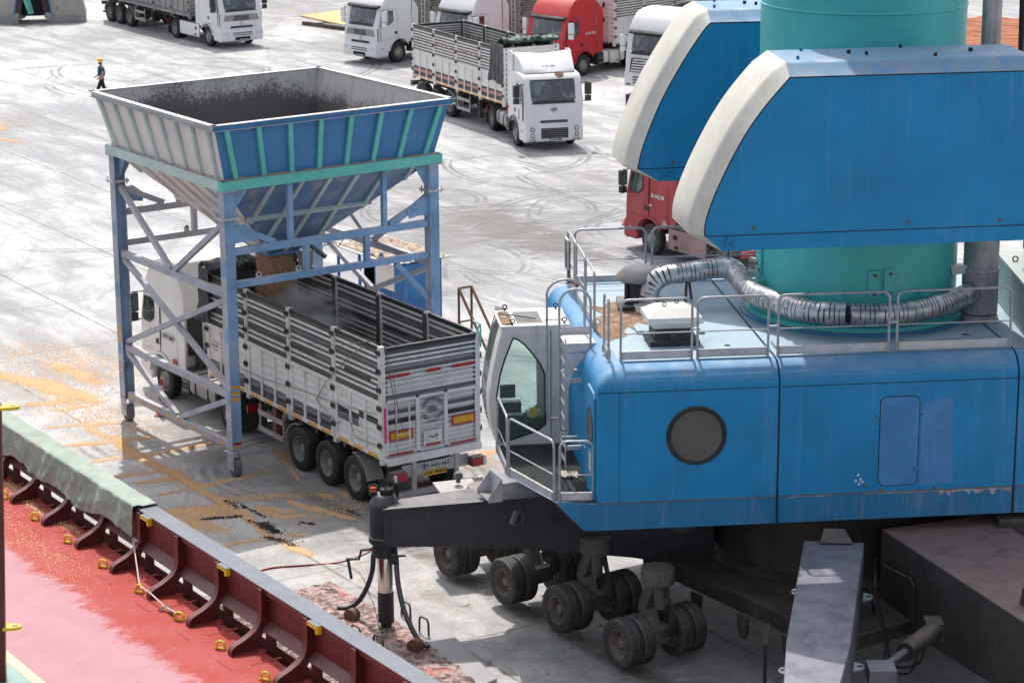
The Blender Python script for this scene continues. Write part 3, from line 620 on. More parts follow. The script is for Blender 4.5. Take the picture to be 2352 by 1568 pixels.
# walls: side axes (normal, along)
sides = {'E': (V((1, 0, 0)), V((0, 1, 0)), RX, RY), 'S': (V((0, -1, 0)), V((1, 0, 0)), RY, RX), 'W': (V((-1, 0, 0)), V((0, -1, 0)), RX, RY), 'N': (V((0, 1, 0)), V((-1, 0, 0)), RY, RX)}
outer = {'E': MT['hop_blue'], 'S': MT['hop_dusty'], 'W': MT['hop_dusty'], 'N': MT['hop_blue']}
for k, (nn, al, dn, da) in sides.items():
    b = MB(); up = V((0, 0, 1)); B0 = BXH - .06
    q = [nn * B0 - al * B0 + up * 6.9, nn * B0 + al * B0 + up * 6.9, nn * dn + al * da + up * RZ, nn * dn - al * da + up * RZ]
    b.add(q, [(0, 1, 2, 3)], 0)
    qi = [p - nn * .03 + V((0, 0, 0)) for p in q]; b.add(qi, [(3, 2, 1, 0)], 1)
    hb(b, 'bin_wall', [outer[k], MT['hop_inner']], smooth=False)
    # rim
    b = MB(); c0, c1 = nn * (dn + .035), al * (da + .035)
    b.bar(c0 - c1 + up * (RZ - .075), c0 + c1 + up * (RZ - .075), .012, .11, 0 if k in 'EN' else 1, up)
    b.bar(nn * (dn + .02) - al * (da + .10) + up * (RZ - .008), nn * (dn + .02) + al * (da + .10) + up * (RZ - .008), .15, .016, 1, up)
    b.bar(nn * (dn + .06) - al * (da + .07) + up * (RZ - .136), nn * (dn + .06) + al * (da + .07) + up * (RZ - .136), .07, .012, 1, up)
    hb(b, 'rim', [MT['hop_blue'], MT['hop_edge']])
    if k in 'ES':
        nr = 8
        for i in range(nr):
            f = -.905 + 1.81 * i / (nr - 1) + (0 if k == 'S' else .0)
            a = nn * (B0 + .045) + al * (f * B0) + up * 6.98; t = nn * (dn + .025) + al * (f * da) + up * (RZ - .145)
            b = MB(); b.bar(a, t, .11, .075, 0, nn); hb(b, 'rib', MT['hop_turq'] if k == 'E' else MT['hop_turq_dusty'])
    # belt beam
    b = MB(); b.bar(nn * (BXH + .0) - al * (BXH + .101) + up * (BZ - .115), nn * (BXH + .0) + al * (BXH + .0995) + up * (BZ - .115), .2, .23, 0, up)
    hb(b, 'belt_beam', MT['hop_turq'] if k in 'EN' else MT['hop_turq_dusty'], bevel=.006)
    if k in 'ES':
        def ledge(u, v, nn=nn, al=al):
            a = (u * 2 - 1) * (BXH - .02); h = .012 + .05 * max(0, fbm((a * 2.3, v * 2, 5 if k == 'E' else 9)) + .35) * sin(pi * min(1, v * 1.0 + .02))
            return nn * (BXH - .09 + .17 * v) + al * a + up * (BZ + h * (1.0 - v * .6))
        b = MB(); b.grid(ledge, 90, 5); tagm = hb(b, 'settled_dust', paint('settled_dust_' + k, (.40, .355, .33) if k == 'S' else (.36, .27, .22), .9, .25, 5, grime=.6, grime_col='#b0774a', grime_scale=3))
    # cone
    O = .42; zc0, zc1 = 6.76, 4.52; Q = BXH - .1
    q = [nn * O - al * O + up * zc1, nn * O + al * O + up * zc1, nn * Q + al * Q + up * zc0, nn * Q - al * Q + up * zc0]
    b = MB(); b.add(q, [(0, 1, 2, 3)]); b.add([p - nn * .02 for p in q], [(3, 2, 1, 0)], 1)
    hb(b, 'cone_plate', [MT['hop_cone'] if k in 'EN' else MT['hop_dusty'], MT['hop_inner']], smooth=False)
    if k in 'ES':
        cm = [MT['hop_turq_dusty'] if k == 'E' else MT['hop_dusty']]
        sn = (V(q[3]) - V(q[0])).cross(V(q[1]) - V(q[0])).normalized()
        if sn.dot(nn) < 0: sn = -sn
        def cp(f, h): # f along -1..1, h 0..1 from bottom
            hw = O + (Q - O) * h; return nn * hw + al * (f * hw) + up * (zc1 + (zc0 - zc1) * h)
        for fa in (-.82, -.55, -.27, 0.0, .27, .55, .82):
            x = fa * Q
            hmin = max(0.03, (abs(x) - O) / (Q - O) + .03) if abs(x) > O else .03
            def cq(h):
                hw = O + (Q - O) * h; return nn * hw + al * x + up * (zc1 + (zc0 - zc1) * h)
            b = MB(); b.bar(cq(hmin) + sn * .03, cq(.985) + sn * .03, .09, .06, 0, sn); hb(b, 'rib', cm)
        for h in (.56, .16):
            b = MB(); b.bar(cp(-.97, h) + sn * .04, cp(.97, h) + sn * .04, .09, .08, 0, sn); hb(b, 'rib', cm)
# legs with splice flanges, casters
for sx in (-1, 1):
    for sy in (-1, 1):
        c = V((sx * LG, sy * LG, 0)); near = (sy < 0)
        b = MB(); hx = .13
        if (sx, sy) == (-1, -1):
            b.bx(c.x - .14, c.x + .14, c.y - .14, c.y - .124, .62, 6.74); b.bx(c.x - .14, c.x + .14, c.y + .124, c.y + .14, .62, 6.74); b.bx(c.x - .01, c.x + .01, c.y - .123, c.y + .123, .62, 6.74)
            b.bx(c.x - .14, c.x - .125, c.y - .123, c.y + .123, .62, 6.74)
        else: b.bx(c.x - hx, c.x + hx, c.y - hx, c.y + hx, .62, 6.74)
        for fi, f in enumerate(b.f):
            p0, p1, p2 = (V(b.v[k]) for k in f[:3]); nn_ = (p1 - p0).cross(p2 - p0).normalized()
            if nn_.y < -.5 or nn_.y > .5 or nn_.x < -.5: b.m[fi] = 1
        leg = hb(b, 'leg', [MT['hop_frame'], MT['hop_frame_dusty']], bevel=.006)
        for z in (1.7, 3.2, 4.75):
            b = MB(); b.bx(c.x - .09, c.x + .09, c.y + sy * .131, c.y + sy * .143, z, z + .35); b.bx(c.x + sx * .131, c.x + sx * .143, c.y - .06, c.y + .06, z + .5, z + .8); hb(b, 'patch_plate', MT['hop_frame'], leg, bevel=.004)
        b = MB(); b.bx(c.x - .21, c.x + .21, c.y - .21, c.y + .21, 6.07, 6.095); b.bx(c.x - .21, c.x + .21, c.y - .21, c.y + .21, 6.0951, 6.125); 
        for dx in (-.17, .17):
            for dy in (-.17, .17): b.cyl((c.x + dx, c.y + dy, 6.02), (c.x + dx, c.y + dy, 6.18), .018, n=6)
        hb(b, 'flange', MT['hop_edge'], leg)
        b = MB(); b.bx(c.x - .2, c.x + .2, c.y - .2, c.y + .2, 6.715, 6.735); hb(b, 'cap_plate', MT['hop_edge'], leg)
        # knee gussets under belt
        for ax in (V((-sx, 0, 0)), V((0, -sy, 0))):
            b = MB(); M_ = frame(c + ax * .132 + V((0, 0, 6.70)) - (ax.cross(V((0, 0, 1)))) * .01, ax, (0, 0, 1)); b.prism([(0, 0), (.34, 0), (.05, -.5), (0, -.5)], M_, .02); hb(b, 'gusset', MT['hop_frame'], leg)
        # caster
        b = MB(); b.bx(c.x - .19, c.x + .19, c.y - .2, c.y + .2, .595, .618); b.bx(c.x - .14, c.x + .14, c.y - .13, c.y - .10, .15, .594); b.bx(c.x - .14, c.x + .14, c.y + .08, c.y + .11, .15, .594); b.bx(c.x - .1, c.x + .1, c.y - .155, c.y - .131, .3, .42)
        ca = hb(b, 'caster', MT['hop_edge'], bevel=.01)
        b = MB(); b.lathe([(.03, -.075), (.19, -.075), (.215, -.06), (.215, .06), (.19, .075), (.03, .075)], frame(c + V((.02, -.01, .216)), (1, 0, 0), (0, 0, 1)), 26); hb(b, 'caster_wheel', MT['steel'], ca)
        # reflective bands and lettering
        if sy < 0:
            b = MB()
            face = -.1405 if (sx, sy) == (-1, -1) else -.1305
            zs = (2.35, 2.2, 2.05) if sx < 0 else ()
            for z in zs: b.bx(c.x - .12, c.x + .1, c.y + face - .003, c.y + face + .0005, z, z + .07)
            if sx > 0:
                for z in (2.12, 1.97, 1.83): b.bx(c.x + .1305, c.x + .134, c.y - .1, c.y + .12, z, z + .07)
                b.bx(c.x + .1305, c.x + .134, c.y - .11, c.y + .11, .68, .74); b.bx(c.x + .1305, c.x + .134, c.y - .11, c.y + .11, .78, .84, 1)
            hb(b, 'reflective_band', [MT['orange'], MT['redtape']], leg)
            b = MB(); zt = 1.62 if sx < 0 else 1.45
            b.text('BK', frame(c + V((0, face - .002, zt)), (1, 0, 0), (0, 0, 1)), .22, bold=.004); b.text('2', frame(c + V((0.02, face - .002, zt - .24)), (1, 0, 0), (0, 0, 1)), .22, bold=.004)
            hb(b, 'lettering', MT['text_white'], leg)
def brace(p, q, w=.15, h=.15, name='brace', m='hop_frame'):
    b = MB(); p, q = V(p), V(q); b.bar(p, q, w, h); return hb(b, name, MT[m], bevel=.006)
g0 = LG - .131
for sy in (-1, 1):
    y = sy * LG
    zb, zm, zl, zt = .58, 1.92, 4.3, 5.95
    mm = 'hop_frame_dusty'
    brace((-g0, y, zl), (g0, y, zl), .14, .16, 'beam', mm)
    if sy < 0: brace((-g0, y, zm), (g0, y, zm), .14, .16, 'beam', mm); bb_ = brace((-g0, y, zb + .12), (g0, y, zb + .12), .14, .17, 'beam', mm)
    d = .08
    brace((-g0, y, zt), (-.08, y, zl + d), .11, .13, m=mm); brace((g0, y, zt), (.08, y, zl + d), .11, .13, m=mm)
    brace((-g0, y + .0, zl - .12), (g0, y + .0, zm + .14), .11, .13, m=mm); brace((g0, y, zl - .12), (-g0, y, zm + .14), .108, .128, m=mm)
    if sy < 0: brace((-g0, y, zm - .12), (-.08, y, zb + .2), .11, .13, m=mm); brace((g0, y, zm - .12), (.08, y, zb + .2), .11, .13, m=mm)
    else: brace((-g0, y, 1.0), (g0, y, 1.0), .14, .16, 'beam', mm)
b = MB()
for i in range(11):
    x = -2.45 + .47 * i + rnd.uniform(-.05, .05); wv = rnd.uniform(.12, .19)
    b.bx(x, x + wv, -LG - .0735, -LG - .0705, .66 + rnd.uniform(-.02, .02), .735, 0)
hb(b, 'reflective_patch', MT['orange'], bb_)
for sx in (-1, 1):
    x = sx * LG; mm = 'hop_frame' if sx > 0 else 'hop_frame_dusty'
    brace((x, -g0, 5.30), (x, g0, 5.30), .14, .165, 'beam', mm); brace((x, -g0, 4.53), (x, g0, 4.53), .14, .155, 'beam', mm)
    for yv in (-1.12, 1.42): brace((x, yv, 5.38), (x, yv, 6.72), .12, .12, 'post', mm)
    for yv in (-.72, .92): brace((x, yv, 4.61), (x, yv, 5.22), .13, .13, 'post', mm)
    brace((x, -g0, 5.9), (x, -1.55, 5.4), .11, .14, m=mm); brace((x, g0, 5.9), (x, 1.55, 5.4), .11, .14, m=mm)
    brace((x, g0, 3.45), (x, 1.72, 4.44), .12, .13)
    for yv in (-.95, 1.3, -2.0):
        b = MB(); b.prism([(-.07, 0), (.07, 0), (.07, .09), (.03, .15), (-.03, .15), (-.07, .09)], frame((x + .02, yv, 4.609), (0, 1, 0), (0, 0, 1)), .02); b.cyl((x + .019, yv, 4.70), (x + .042, yv, 4.70), .03, n=10, m=1); hb(b, 'lifting_eye', [MT['hop_edge'], MT['dark']])
    for sy in (-1, 1):
        b = MB(); b.prism([(0, .1), (.3, .14), (.62, -.1), (.56, -.3), (.3, -.26), (0, -.28)], frame((x + sx * .075, sy * (LG - .12), 5.78), (0, -sy, 0), (0, 0, 1)), .02 * 1)
        for u, vv in ((.38, 0), (.48, -.05), (.4, -.12), (.5, -.15), (.32, -.1)): b.cyl((x + sx * .05, sy * (LG - .12 - u), 5.78 + vv), (x + sx * .12, sy * (LG - .12 - u), 5.78 + vv), .022, n=6)
        hb(b, 'gusset', MT['hop_frame'])
# outlet gate and its housing
b = MB(); b.bx(-.45, .45, -.45, .45, 4.46, 4.53); hb(b, 'outlet_collar', MT['hop_cone'])
b = MB(); b.prism([(.0, 0), (.55, .1), (.52, -.22), (.3, -.42), (0, -.5)], frame((.3, .50, 4.45), (1, .25, 0), (0, 0, 1)), .04); b.bar((.2, .54, 4.45), (.75, .62, 4.25), .05, .05); b.bar((.2, .54, 4.3), (.6, .62, 4.02), .04, .04); hb(b, 'gate', MT['hop_edge'])
b = MB(); b.cyl((.45, .58, 4.72), (.9, .9, 4.35), .06); hb(b, 'gate_cylinder', MT['steel'])
b = MB(); b.tube([(2.62, -.3, 5.2), (1.9, .3, 5.0), (1.2, .7, 4.75), (.8, .9, 4.6)], .012, 6); b.tube([(2.62, .4, 5.2), (2.0, .6, 4.85), (1.3, .9, 4.8), (.8, .95, 4.62)], .012, 6); hb(b, 'cable', MT['grey_plastic'])
b = MB(); b.tube([(-LG + .02, -LG - .0 + .06, 1.5), (-LG + .09, -LG - .08, 1.35), (-LG + .13, -LG - .05, .95), (-LG + .05, -LG - .02, .66)], .012, 6); b.tube([(-LG + .04, -LG, 1.5), (-LG - .02, -LG - .0, 1.2), (-LG + .02, -LG, .66)], .01, 6); hb(b, 'cable', MT['grey_plastic'])

# grain pouring from the outlet
g_ = np.random.default_rng(4)
def stream(u, v):
    a = u * 2 * pi; z = 4.47 - 2.4 * v; r = .37 + .05 * v
    dx, dy = cos(a), sin(a); k = max(abs(dx), abs(dy)) ** .55
    rr_ = r / k * (1 + .12 * fbm((dx * 2.2, dy * 2.2, z * 1.1)) + .05 * fbm((dx * 9, dy * 9, z * 3)))
    return V((dx * rr_, dy * rr_, z))
b = MB(); b.grid(stream, 72, 40)
n_ = 5200
for i in range(n_):
    a = g_.random() * 2 * pi; v = g_.random(); dx, dy = cos(a), sin(a); k = max(abs(dx), abs(dy)) ** .55
    rr_ = (.38 + .06 * v) / k * (1 + abs(g_.normal(0, .07)) * (1 + 2.0 * v * max(0, dx * .7 + dy * .5)))
    p = V((dx * rr_, dy * rr_, 4.46 - 2.35 * v)); s_ = .011
    b.add([p + V((s_, 0, 0)), p + V((-s_, s_, 0)), p + V((0, -s_, s_)), p + V((0, 0, -s_))], [(0, 1, 2), (0, 2, 3), (1, 0, 3)])
st_ = b.build('falling_grain', MT['corn'], smooth=False)
st_.location = hop.location; st_.rotation_euler = hop.rotation_euler
cm_ = NT('pouring_wheat'); cc = cm_.mix(cm_.rng(cm_.noise(cm_.map(cm_.obj(), (32, 32, 24)), 1, 4, .7), .36, .64), hexc((.20, .095, .05)), hexc((.72, .44, .27))); cm_.bump(cm_.noise(cm_.obj(), 55, 3), .8, .02); st_.data.materials[0] = cm_.fin(cc, .8, 0, .2)
tag(st_, 'brown grain pouring from the hopper outlet into the open trailer', 'falling grain', kind='stuff')
# ------------------------------------------------------------------ trucks
_wc = {}
def tyre_mesh(r, w, mat):
    k = ('t', r, w, mat)
    if k not in _wc:
        h = w / 2; ri = r * .575; b = MB()
        pf = [(ri, -h * .80), (ri * 1.06, -h * .93), (r * .75, -h), (r * .88, -h * .97), (r * .965, -h * .86), (r * .995, -h * .70)]
        for g in (-.45, 0, .45): pf += [(r, (g - .1) * h), (r - .016, (g - .085) * h), (r - .016, (g + .085) * h), (r, (g + .1) * h)]
        pf += [(a, -z) for a, z in reversed(pf[:6])]
        b.lathe(pf, Matrix.Rotation(R(-90), 4, 'X'), 40, cap=False); _wc[k] = b.mesh('tyre', MT[mat], angle=28)
    return _wc[k]
def rim_mesh(r, w, style, mat):
    k = ('r', r, w, style, mat)
    if k not in _wc:
        h = w / 2; ri = r * .585; b = MB(); RM = Matrix.Rotation(R(-90), 4, 'X')
        if style == 'deep': pf = [(ri, h * .84), (ri * .95, h * .86), (ri * .92, h * .6), (ri * .86, -h * .1), (ri * .82, -h * .35), (ri * .40, -h * .42), (ri * .38, h * .15), (ri * .30, h * .38), (1e-4, h * .40)]
        else: pf = [(ri, h * .84), (ri * .95, h * .86), (ri * .90, h * .55), (ri * .80, h * .45), (ri * .66, h * .95), (ri * .42, h * .98), (ri * .38, h * 1.15), (ri * .30, h * 1.25), (1e-4, h * 1.26)]
        b.lathe(pf, RM, 30, cap=False); b.lathe([(ri, -h * .84), (ri * .9, -h * .5), (1e-4, -h * .45)], RM, 24, cap=False)
        rb, zb = (ri * .62, -h * .40) if style == 'deep' else (ri * .54, h * .98)
        for i in range(10):
            a = 2 * pi * i / 10; c = RM @ V((rb * cos(a), rb * sin(a), zb)); d = RM @ V((0, 0, 1)); b.cyl(c - d * .01, c + d * .03, .017, n=6, m=0)
        ro, zo = (ri * .72, -h * .37) if style == 'deep' else (ri * .80, h * .60)
        for i in range(8 if style != 'deep' else 5):
            a = 2 * pi * (i + .5) / (8 if style != 'deep' else 5); c = RM @ V((ro * cos(a), ro * sin(a), zo)); d = RM @ V((0, 0, 1)); b.cyl(c - d * .02, c + d * .006, .038, n=10, m=1)
        _wc[k] = b.mesh('wheel', [MT[mat], MT['dark']], angle=35)
    return _wc[k]
def add_wheel(parent, x, y, z, r, w, side, style='deep', rim='rim', tyre='rubber', rot=0, M=None, dual=0):
    """side +1: outer face towards +y"""
    o = bpy.data.objects.new('wheel', rim_mesh(r, w, style, rim)); COL.objects.link(o); o.parent = parent
    L = Matrix.Translation((x, y, z)) @ Matrix.Rotation(pi if side < 0 else 0, 4, 'Z') @ Matrix.Rotation(rot, 4, 'Y')
    o.matrix_local = (M @ L) if M is not None else L
    t = bpy.data.objects.new('tyre', tyre_mesh(r, w, tyre)); COL.objects.link(t); t.parent = o
    if dual:
        t2 = bpy.data.objects.new('tyre', tyre_mesh(r, w, tyre)); COL.objects.link(t2); t2.parent = o; t2.matrix_local = Matrix.Translation((0, -dual, 0))
    return o

def arc(cx, cz, r, a0, a1, n): return [(cx + r * cos(R(a0 + (a1 - a0) * i / n)), cz + r * sin(R(a0 + (a1 - a0) * i / n))) for i in range(n + 1)]
XZ = lambda y, x=0, z=0: frame((x, y, z), (1, 0, 0), (0, 0, 1))          # extrudes towards -y
def plate_obj(parent, M, txt, name='number_plate', w=.52, h=.115, blue=True, mats=None, size=.095):
    b = MB(); b.bx(-w / 2, w / 2, -h / 2, h / 2, 0, .012, 0)
    if blue: b.bx(-w / 2, -w / 2 + .045, -h / 2, h / 2, .0125, .014, 1)
    b.text(txt, Matrix.Translation((.02 if blue else 0, 0, .0145)), size, 2, .002, bold=.003); b.xf(M)
    return b.build(name, mats or [MT['plate'], MT['plate_blue'], MT['text_black']], parent)

def tractor(name, loc, ang, color, style, label, plate='', roof='high', wheelbase=3.65, tyre='rubber', rear_tyre=None, group='trucks waiting on the quay', dusty=False, detail=1, visor='plastic', side_skirts=False, mirror='plastic', chassis_end=None):
    root = empty(name, loc, ang, label=label, cat='truck', group=group)
    cm = MT[color]; Wd = 1.245
    ws0, ws1 = (1.33, 1.92), (1.10, 2.72)
    rz = {'high': 3.72, 'low': 2.98, 'mid': 3.35}[roof]
    front = [(1.36, .36), (1.43, .45), (1.44, .80), (1.40, 1.02), (1.385, 1.5), ws0, ws1]
    if roof == 'high': top = [(1.03, 2.90), (.82, 3.28), (.52, 3.58), (.12, 3.70), (-.4, 3.74), (-.92, 3.72)]
    elif roof == 'mid': top = [(1.03, 2.86), (.85, 3.10), (.55, 3.28), (.1, 3.35), (-.92, 3.36)]
    else: top = [(1.0, 2.86), (.86, 2.95), (.5, 2.99), (-.92, 3.0)]
    cabp = front + top + [(-.92, .98), (-.70, .93)] + arc(0, .53, .66, 145, 12, 12) + [(.68, .42), (.74, .36)]
    b = MB(); b.prism(cabp, XZ(Wd), 2 * Wd)
    def taper(mb):
        for i, (x, y, z) in enumerate(mb.v):
            k = 1 - .075 * max(0, (z - 1.9) / 1.8) ** 1.3 - .10 * max(0, (x - .95) / .5) ** 2 * (.7 if z > 1 else .45)
            mb.v[i] = (x, y * k, z)
    taper(b)
    cab = b.build('cab', [cm], root, bevel=.07, seg=3, angle=50)
    ysc = lambda x, z: 1 - .075 * max(0, (z - 1.9) / 1.8) ** 1.3 - .10 * max(0, (x - .95) / .5) ** 2 * (.7 if z > 1 else .45)
    # inner dark block behind the arch
    b = MB(); b.bx(-.85, 1.2, -.85, .85, .75, 1.25); b.build('engine_tunnel', MT['dark'], root)
    # windscreen
    def fpt(v, y, off):
        x = ws0[0] + (ws1[0] - ws0[0]) * v; z = ws0[1] + (ws1[1] - ws0[1]) * v; d = V((ws1[1] - ws0[1], 0, ws0[0] - ws1[0])).normalized()
        return V((x, y * ysc(x, z), z)) + d * off - V((.10 * max(0, (abs(y) / 1.2)) ** 6, 0, 0))
    def ws(v0, v1, y1, off, nm, mt):
        b = MB(); b.grid(lambda u, v: fpt(v0 + (v1 - v0) * v, (u * 2 - 1) * y1 * (1 - .04 * (v0 + (v1 - v0) * v)), off), 16, 3); return b
    b = ws(-.10, 1.05, 1.19, .016, '', ''); b.build('windscreen_rim', MT['plastic'], cab)
    b = ws(.05, .98, 1.12, .024, '', ''); wsc = b.build('windscreen', MT['glass'], root)
    b = MB()
    for y in (-.55, .25): b.bar(fpt(.03, y, .034), fpt(.14, y + .62, .036), .022, .012)
    b.build('wiper', MT['plastic'], wsc)
    # sun visor
    if visor:
        b = MB(); b.grid(lambda u, v: V((1.13 + .20 * v - .10 * abs(u * 2 - 1) ** 4, (u * 2 - 1) * 1.12, 2.83 - .13 * v)), 12, 2); o = b.build('sun_visor', MT[visor], root); sm_ = o.modifiers.new('t', 'SOLIDIFY'); sm_.thickness = .025
    for sd in (-1, 1):
        # door panel, window, handle
        dz0 = 1.05
        dp = [(.66, dz0 + .18), (1.16, dz0 + .12), (1.18, 1.95), (.99, 2.62), (.30, 2.66), (.08, 2.55), (.08, dz0 + .18)]
        def sidepl(poly, off, th, nm, mt, par):
            b = MB(); b.prism(poly, XZ(0), th)
            for i, (x, y, z) in enumerate(b.v):
                yy = Wd * ysc(x, z) + off + (th if i < len(poly) else 0); b.v[i] = (x, sd * yy, z)
            if sd < 0: b.f = [tuple(reversed(f)) for f in b.f]
            return b.build(nm, mt, par)
        cx = sum(p[0] for p in dp) / len(dp); cz = sum(p[1] for p in dp) / len(dp)
        sidepl([(cx + (x - cx) * 1.03, cz + (z - cz) * 1.016) for x, z in dp], .001, .003, 'door_seal', MT['plastic'], cab)
        door = sidepl(dp, .004, .008, 'door', cm, root)
        wp = [(1.09, 2.0), (.95, 2.56), (.36, 2.58), (.36, 2.05), (.62, 1.90), (.98, 1.90)]
        sidepl(wp, .012, .004, 'window_rim', MT['plastic'], door)
        wp2 = [(1.05, 2.03), (.92, 2.52), (.40, 2.53), (.40, 2.08), (.64, 1.94), (.96, 1.94)]
        sidepl(wp2, .016, .003, 'side_window', MT['glass'], door)
        sidepl([(.12, 1.42), (.28, 1.42), (.28, 1.56), (.12, 1.56)], .012, .01, 'handle', MT['plastic'], door)
        if style != 'v': sidepl([(.70, 1.2), (.72, 1.62), (.78, 1.62), (.80, 1.2)], -.004 if False else .0125, .004, 'door_vent', MT['plastic'] if style == 'f' else cm, door)
        # steps and arch trim
        b = MB()
        pts = arc(0, .53, .70, 150, 8, 12); pin = arc(0, .53, .655, 150, 8, 12)
        b.prism(pts + pin[::-1], XZ(sd * (Wd + .03) + (0.03 if sd > 0 else .03)), .06); b.build('wheel_arch', MT['grey_plastic'] if style in 'f' else (cm if style != 'm' else MT['plastic']), root)
        b = MB(); b.bx(.76, 1.3, sd * Wd * .955 - .01, sd * Wd * .955 + .012, .40, .98, 1) if False else None
        b.bx(.80, 1.12, sd * 1.15 - .06, sd * 1.15 + .06, .44, .50); b.bx(.80, 1.12, sd * 1.17 - .05, sd * 1.17 + .05, .72, .78); b.build('step', MT['alu'], root)
        # mirrors
        b = MB(); mx, my = 1.13, sd * 1.47
        b.bar((1.16, sd * 1.16, 2.60), (mx, my, 2.62), .03, .03, 1); b.bar((1.2, sd * 1.17, 1.88), (mx, my, 1.86), .03, .03, 1); b.tube([(mx, my, 2.64), (mx, my, 1.84)], .016, 6, 1)
        b.bx(mx - .07, mx + .10, my - .12, my + .12, 2.12, 2.60); b.bx(mx - .06, mx + .09, my - .11, my + .11, 1.86, 2.08)
        b.bx(mx - .075, mx - .0705, my - .10, my + .10, 2.15, 2.57, 2)
        b.build('mirror', [MT[mirror], MT['plastic'], MT['glass']], root, bevel=.02)
    # bumper
    b = MB(); b.prism([(1.30, .34), (1.47, .38), (1.50, .62), (1.475, .90), (1.42, 1.0), (1.2, 1.0), (1.2, .34)], XZ(1.23), 2.46); taper(b)
    bump = b.build('bumper', cm if not dusty else cm, root, bevel=.04, seg=3)
    fx = lambda z: 1.5 if z < .95 else 1.41
    def fbox(mb, y0, y1, z0, z1, x0, x1, m=0): mb.bx(x0, x1, y0, y1, z0, z1, m)
    lampz = .70
    if style == 'f':
        b = MB(); fbox(b, -.55, .55, .50, .90, 1.46, 1.505, 1)
        for i in range(5): fbox(b, -.53, .53, .53 + .078 * i, .56 + .078 * i, 1.5, 1.52, 0)
        b.build('lower_grille', [MT['grey_plastic'], MT['dark']], bump)
        b = MB(); fbox(b, -.55, .55, 1.10, 1.20, 1.385, 1.412, 1); fbox(b, -.52, .52, 1.13, 1.16, 1.40, 1.42, 0); b.build('grille', [MT['grey_plastic'], MT['dark']], root)
        for sd in (-1, 1):
            for (yy, zz, rr_) in ((.90, .86, .075), (.90, .62, .075), (.98, .43, .045), (.82, .43, .045)):
                b = MB(); c = V((1.465, sd * yy, zz)); b.cyl(c, c + V((.045, 0, 0)), rr_ * 1.3, m=1); b.sphere(c + V((.035, 0, 0)), rr_ * .92, 12, 0, (.45, 1, 1)); b.build('headlight', [MT['lens'], MT['grey_plastic']], bump)
        b = MB(); M_ = frame((1.402, 0, 1.62), (0, 1, 0), (0, 0, 1))
        b.lathe([(.0001, .014), (.125, .012), (.135, .006), (.135, 0)], M_ @ Matrix.Diagonal((1, .48, 1, 1)), 28, 0); b.lathe([(.137, .010), (.15, .006), (.15, 0)], M_ @ Matrix.Diagonal((1, .48, 1, 1)), 28, 1); b.text('Ford', M_ @ Matrix.Translation((0, 0, .015)), .09, 1, .002, bold=.002)
        b.build('emblem', [MT['emblem_blue'], MT['emblem']], root)
    elif style == 'r':
        b = MB(); fbox(b, -.42, .42, .42, .58, 1.48, 1.503, 1); fbox(b, -.55, .55, .66, .70, 1.485, 1.506, 1); fbox(b, -.55, .55, .76, .80, 1.48, 1.504, 1); b.build('lower_grille', [MT['grey_plastic'], MT['dark']], bump)
        b = MB(); b.grid(lambda u, v: V((1.402 + .02 * (1 - (u * 2 - 1) ** 2), (u * 2 - 1) * (1.02 - .12 * v), 1.38 + .30 * v)), 12, 2, 2)
        for i in range(5): fbox(b, -.42, .42, 1.40 + .055 * i, 1.425 + .055 * i, 1.415, 1.435, 0)
        fbox(b, -.62, .62, 1.03, 1.12, 1.40, 1.43, 0)
        b.build('grille', [MT['dark'], MT['dark'], MT['panel_galv']], root)
        for sd in (-1, 1):
            b = MB(); b.bx(1.44, 1.495, min(sd * .74, sd * 1.14), max(sd * .74, sd * 1.14), .64, .86); b.build('headlight', MT['lens'], bump, bevel=.03)
            b = MB(); b.bx(1.30, 1.345, min(sd * 1.14, sd * 1.19), max(sd * 1.14, sd * 1.19), 1.12, 1.75); b.build('air_deflector', MT['plastic'], root)
        b = MB(); M_ = frame((1.405, 0, 1.21), (0, 1, 0), (0, 0, 1))
        P = [(0, .17), (.085, 0), (0, -.17), (-.085, 0)]; q = [(0, .09), (.042, 0), (0, -.09), (-.042, 0)]
        for i in range(4):
            j = (i + 1) % 4; b.prism([P[i], P[j], q[j], q[i]], M_, .025)
        b.build('emblem', MT['emblem'], root)
    elif style == 'm':
        b = MB()
        b.grid(lambda u, v: V((1.40 + .03 * (1 - (u * 2 - 1) ** 2), (u * 2 - 1) * (.95 - .1 * v), 1.02 + .62 * v)), 12, 3, 1)
        for i in range(5): fbox(b, -.86 + .03 * i, .86 - .03 * i, 1.06 + .12 * i, 1.12 + .12 * i, 1.43, 1.452, 0)
        for i in range(3): fbox(b, -.7, .7, .52 + .13 * i, .57 + .13 * i, 1.49, 1.51, 1)
        b.build('grille', [cm, MT['dark']], root)
        b = MB(); M_ = frame((1.452, 0, 1.36), (0, 1, 0), (0, 0, 1)); b.tube([M_ @ V((.17 * cos(a), .17 * sin(a), 0)) for a in [2 * pi * k / 24 for k in range(24)]], .018, 8, closed=True)
        for k in range(3):
            a = pi / 2 + 2 * pi * k / 3; b.prism([(.018 * cos(a + 1.2), .018 * sin(a + 1.2)), (.018 * cos(a - 1.2), .018 * sin(a - 1.2)), (.165 * cos(a), .165 * sin(a))], M_, .02)
        b.build('emblem', MT['emblem'], root)
        for sd in (-1, 1):
            b = MB(); b.bx(1.40, 1.47, min(sd * .84, sd * 1.10), max(sd * .84, sd * 1.10), .68, .95); b.build('headlight', MT['lens'], bump, bevel=.03)
            b = MB(); b.bx(1.44, 1.485, min(sd * .84, sd * 1.08), max(sd * .84, sd * 1.08), .42, .55); b.build('fog_lamp', MT['plastic'], bump, bevel=.02)
        b = MB(); b.grid(lambda u, v: fpt(-.16 + .14 * v, (u * 2 - 1) * 1.18, .012), 14, 2); b.build('windscreen_apron', MT['plastic'], cab)
    else:
        b = MB()
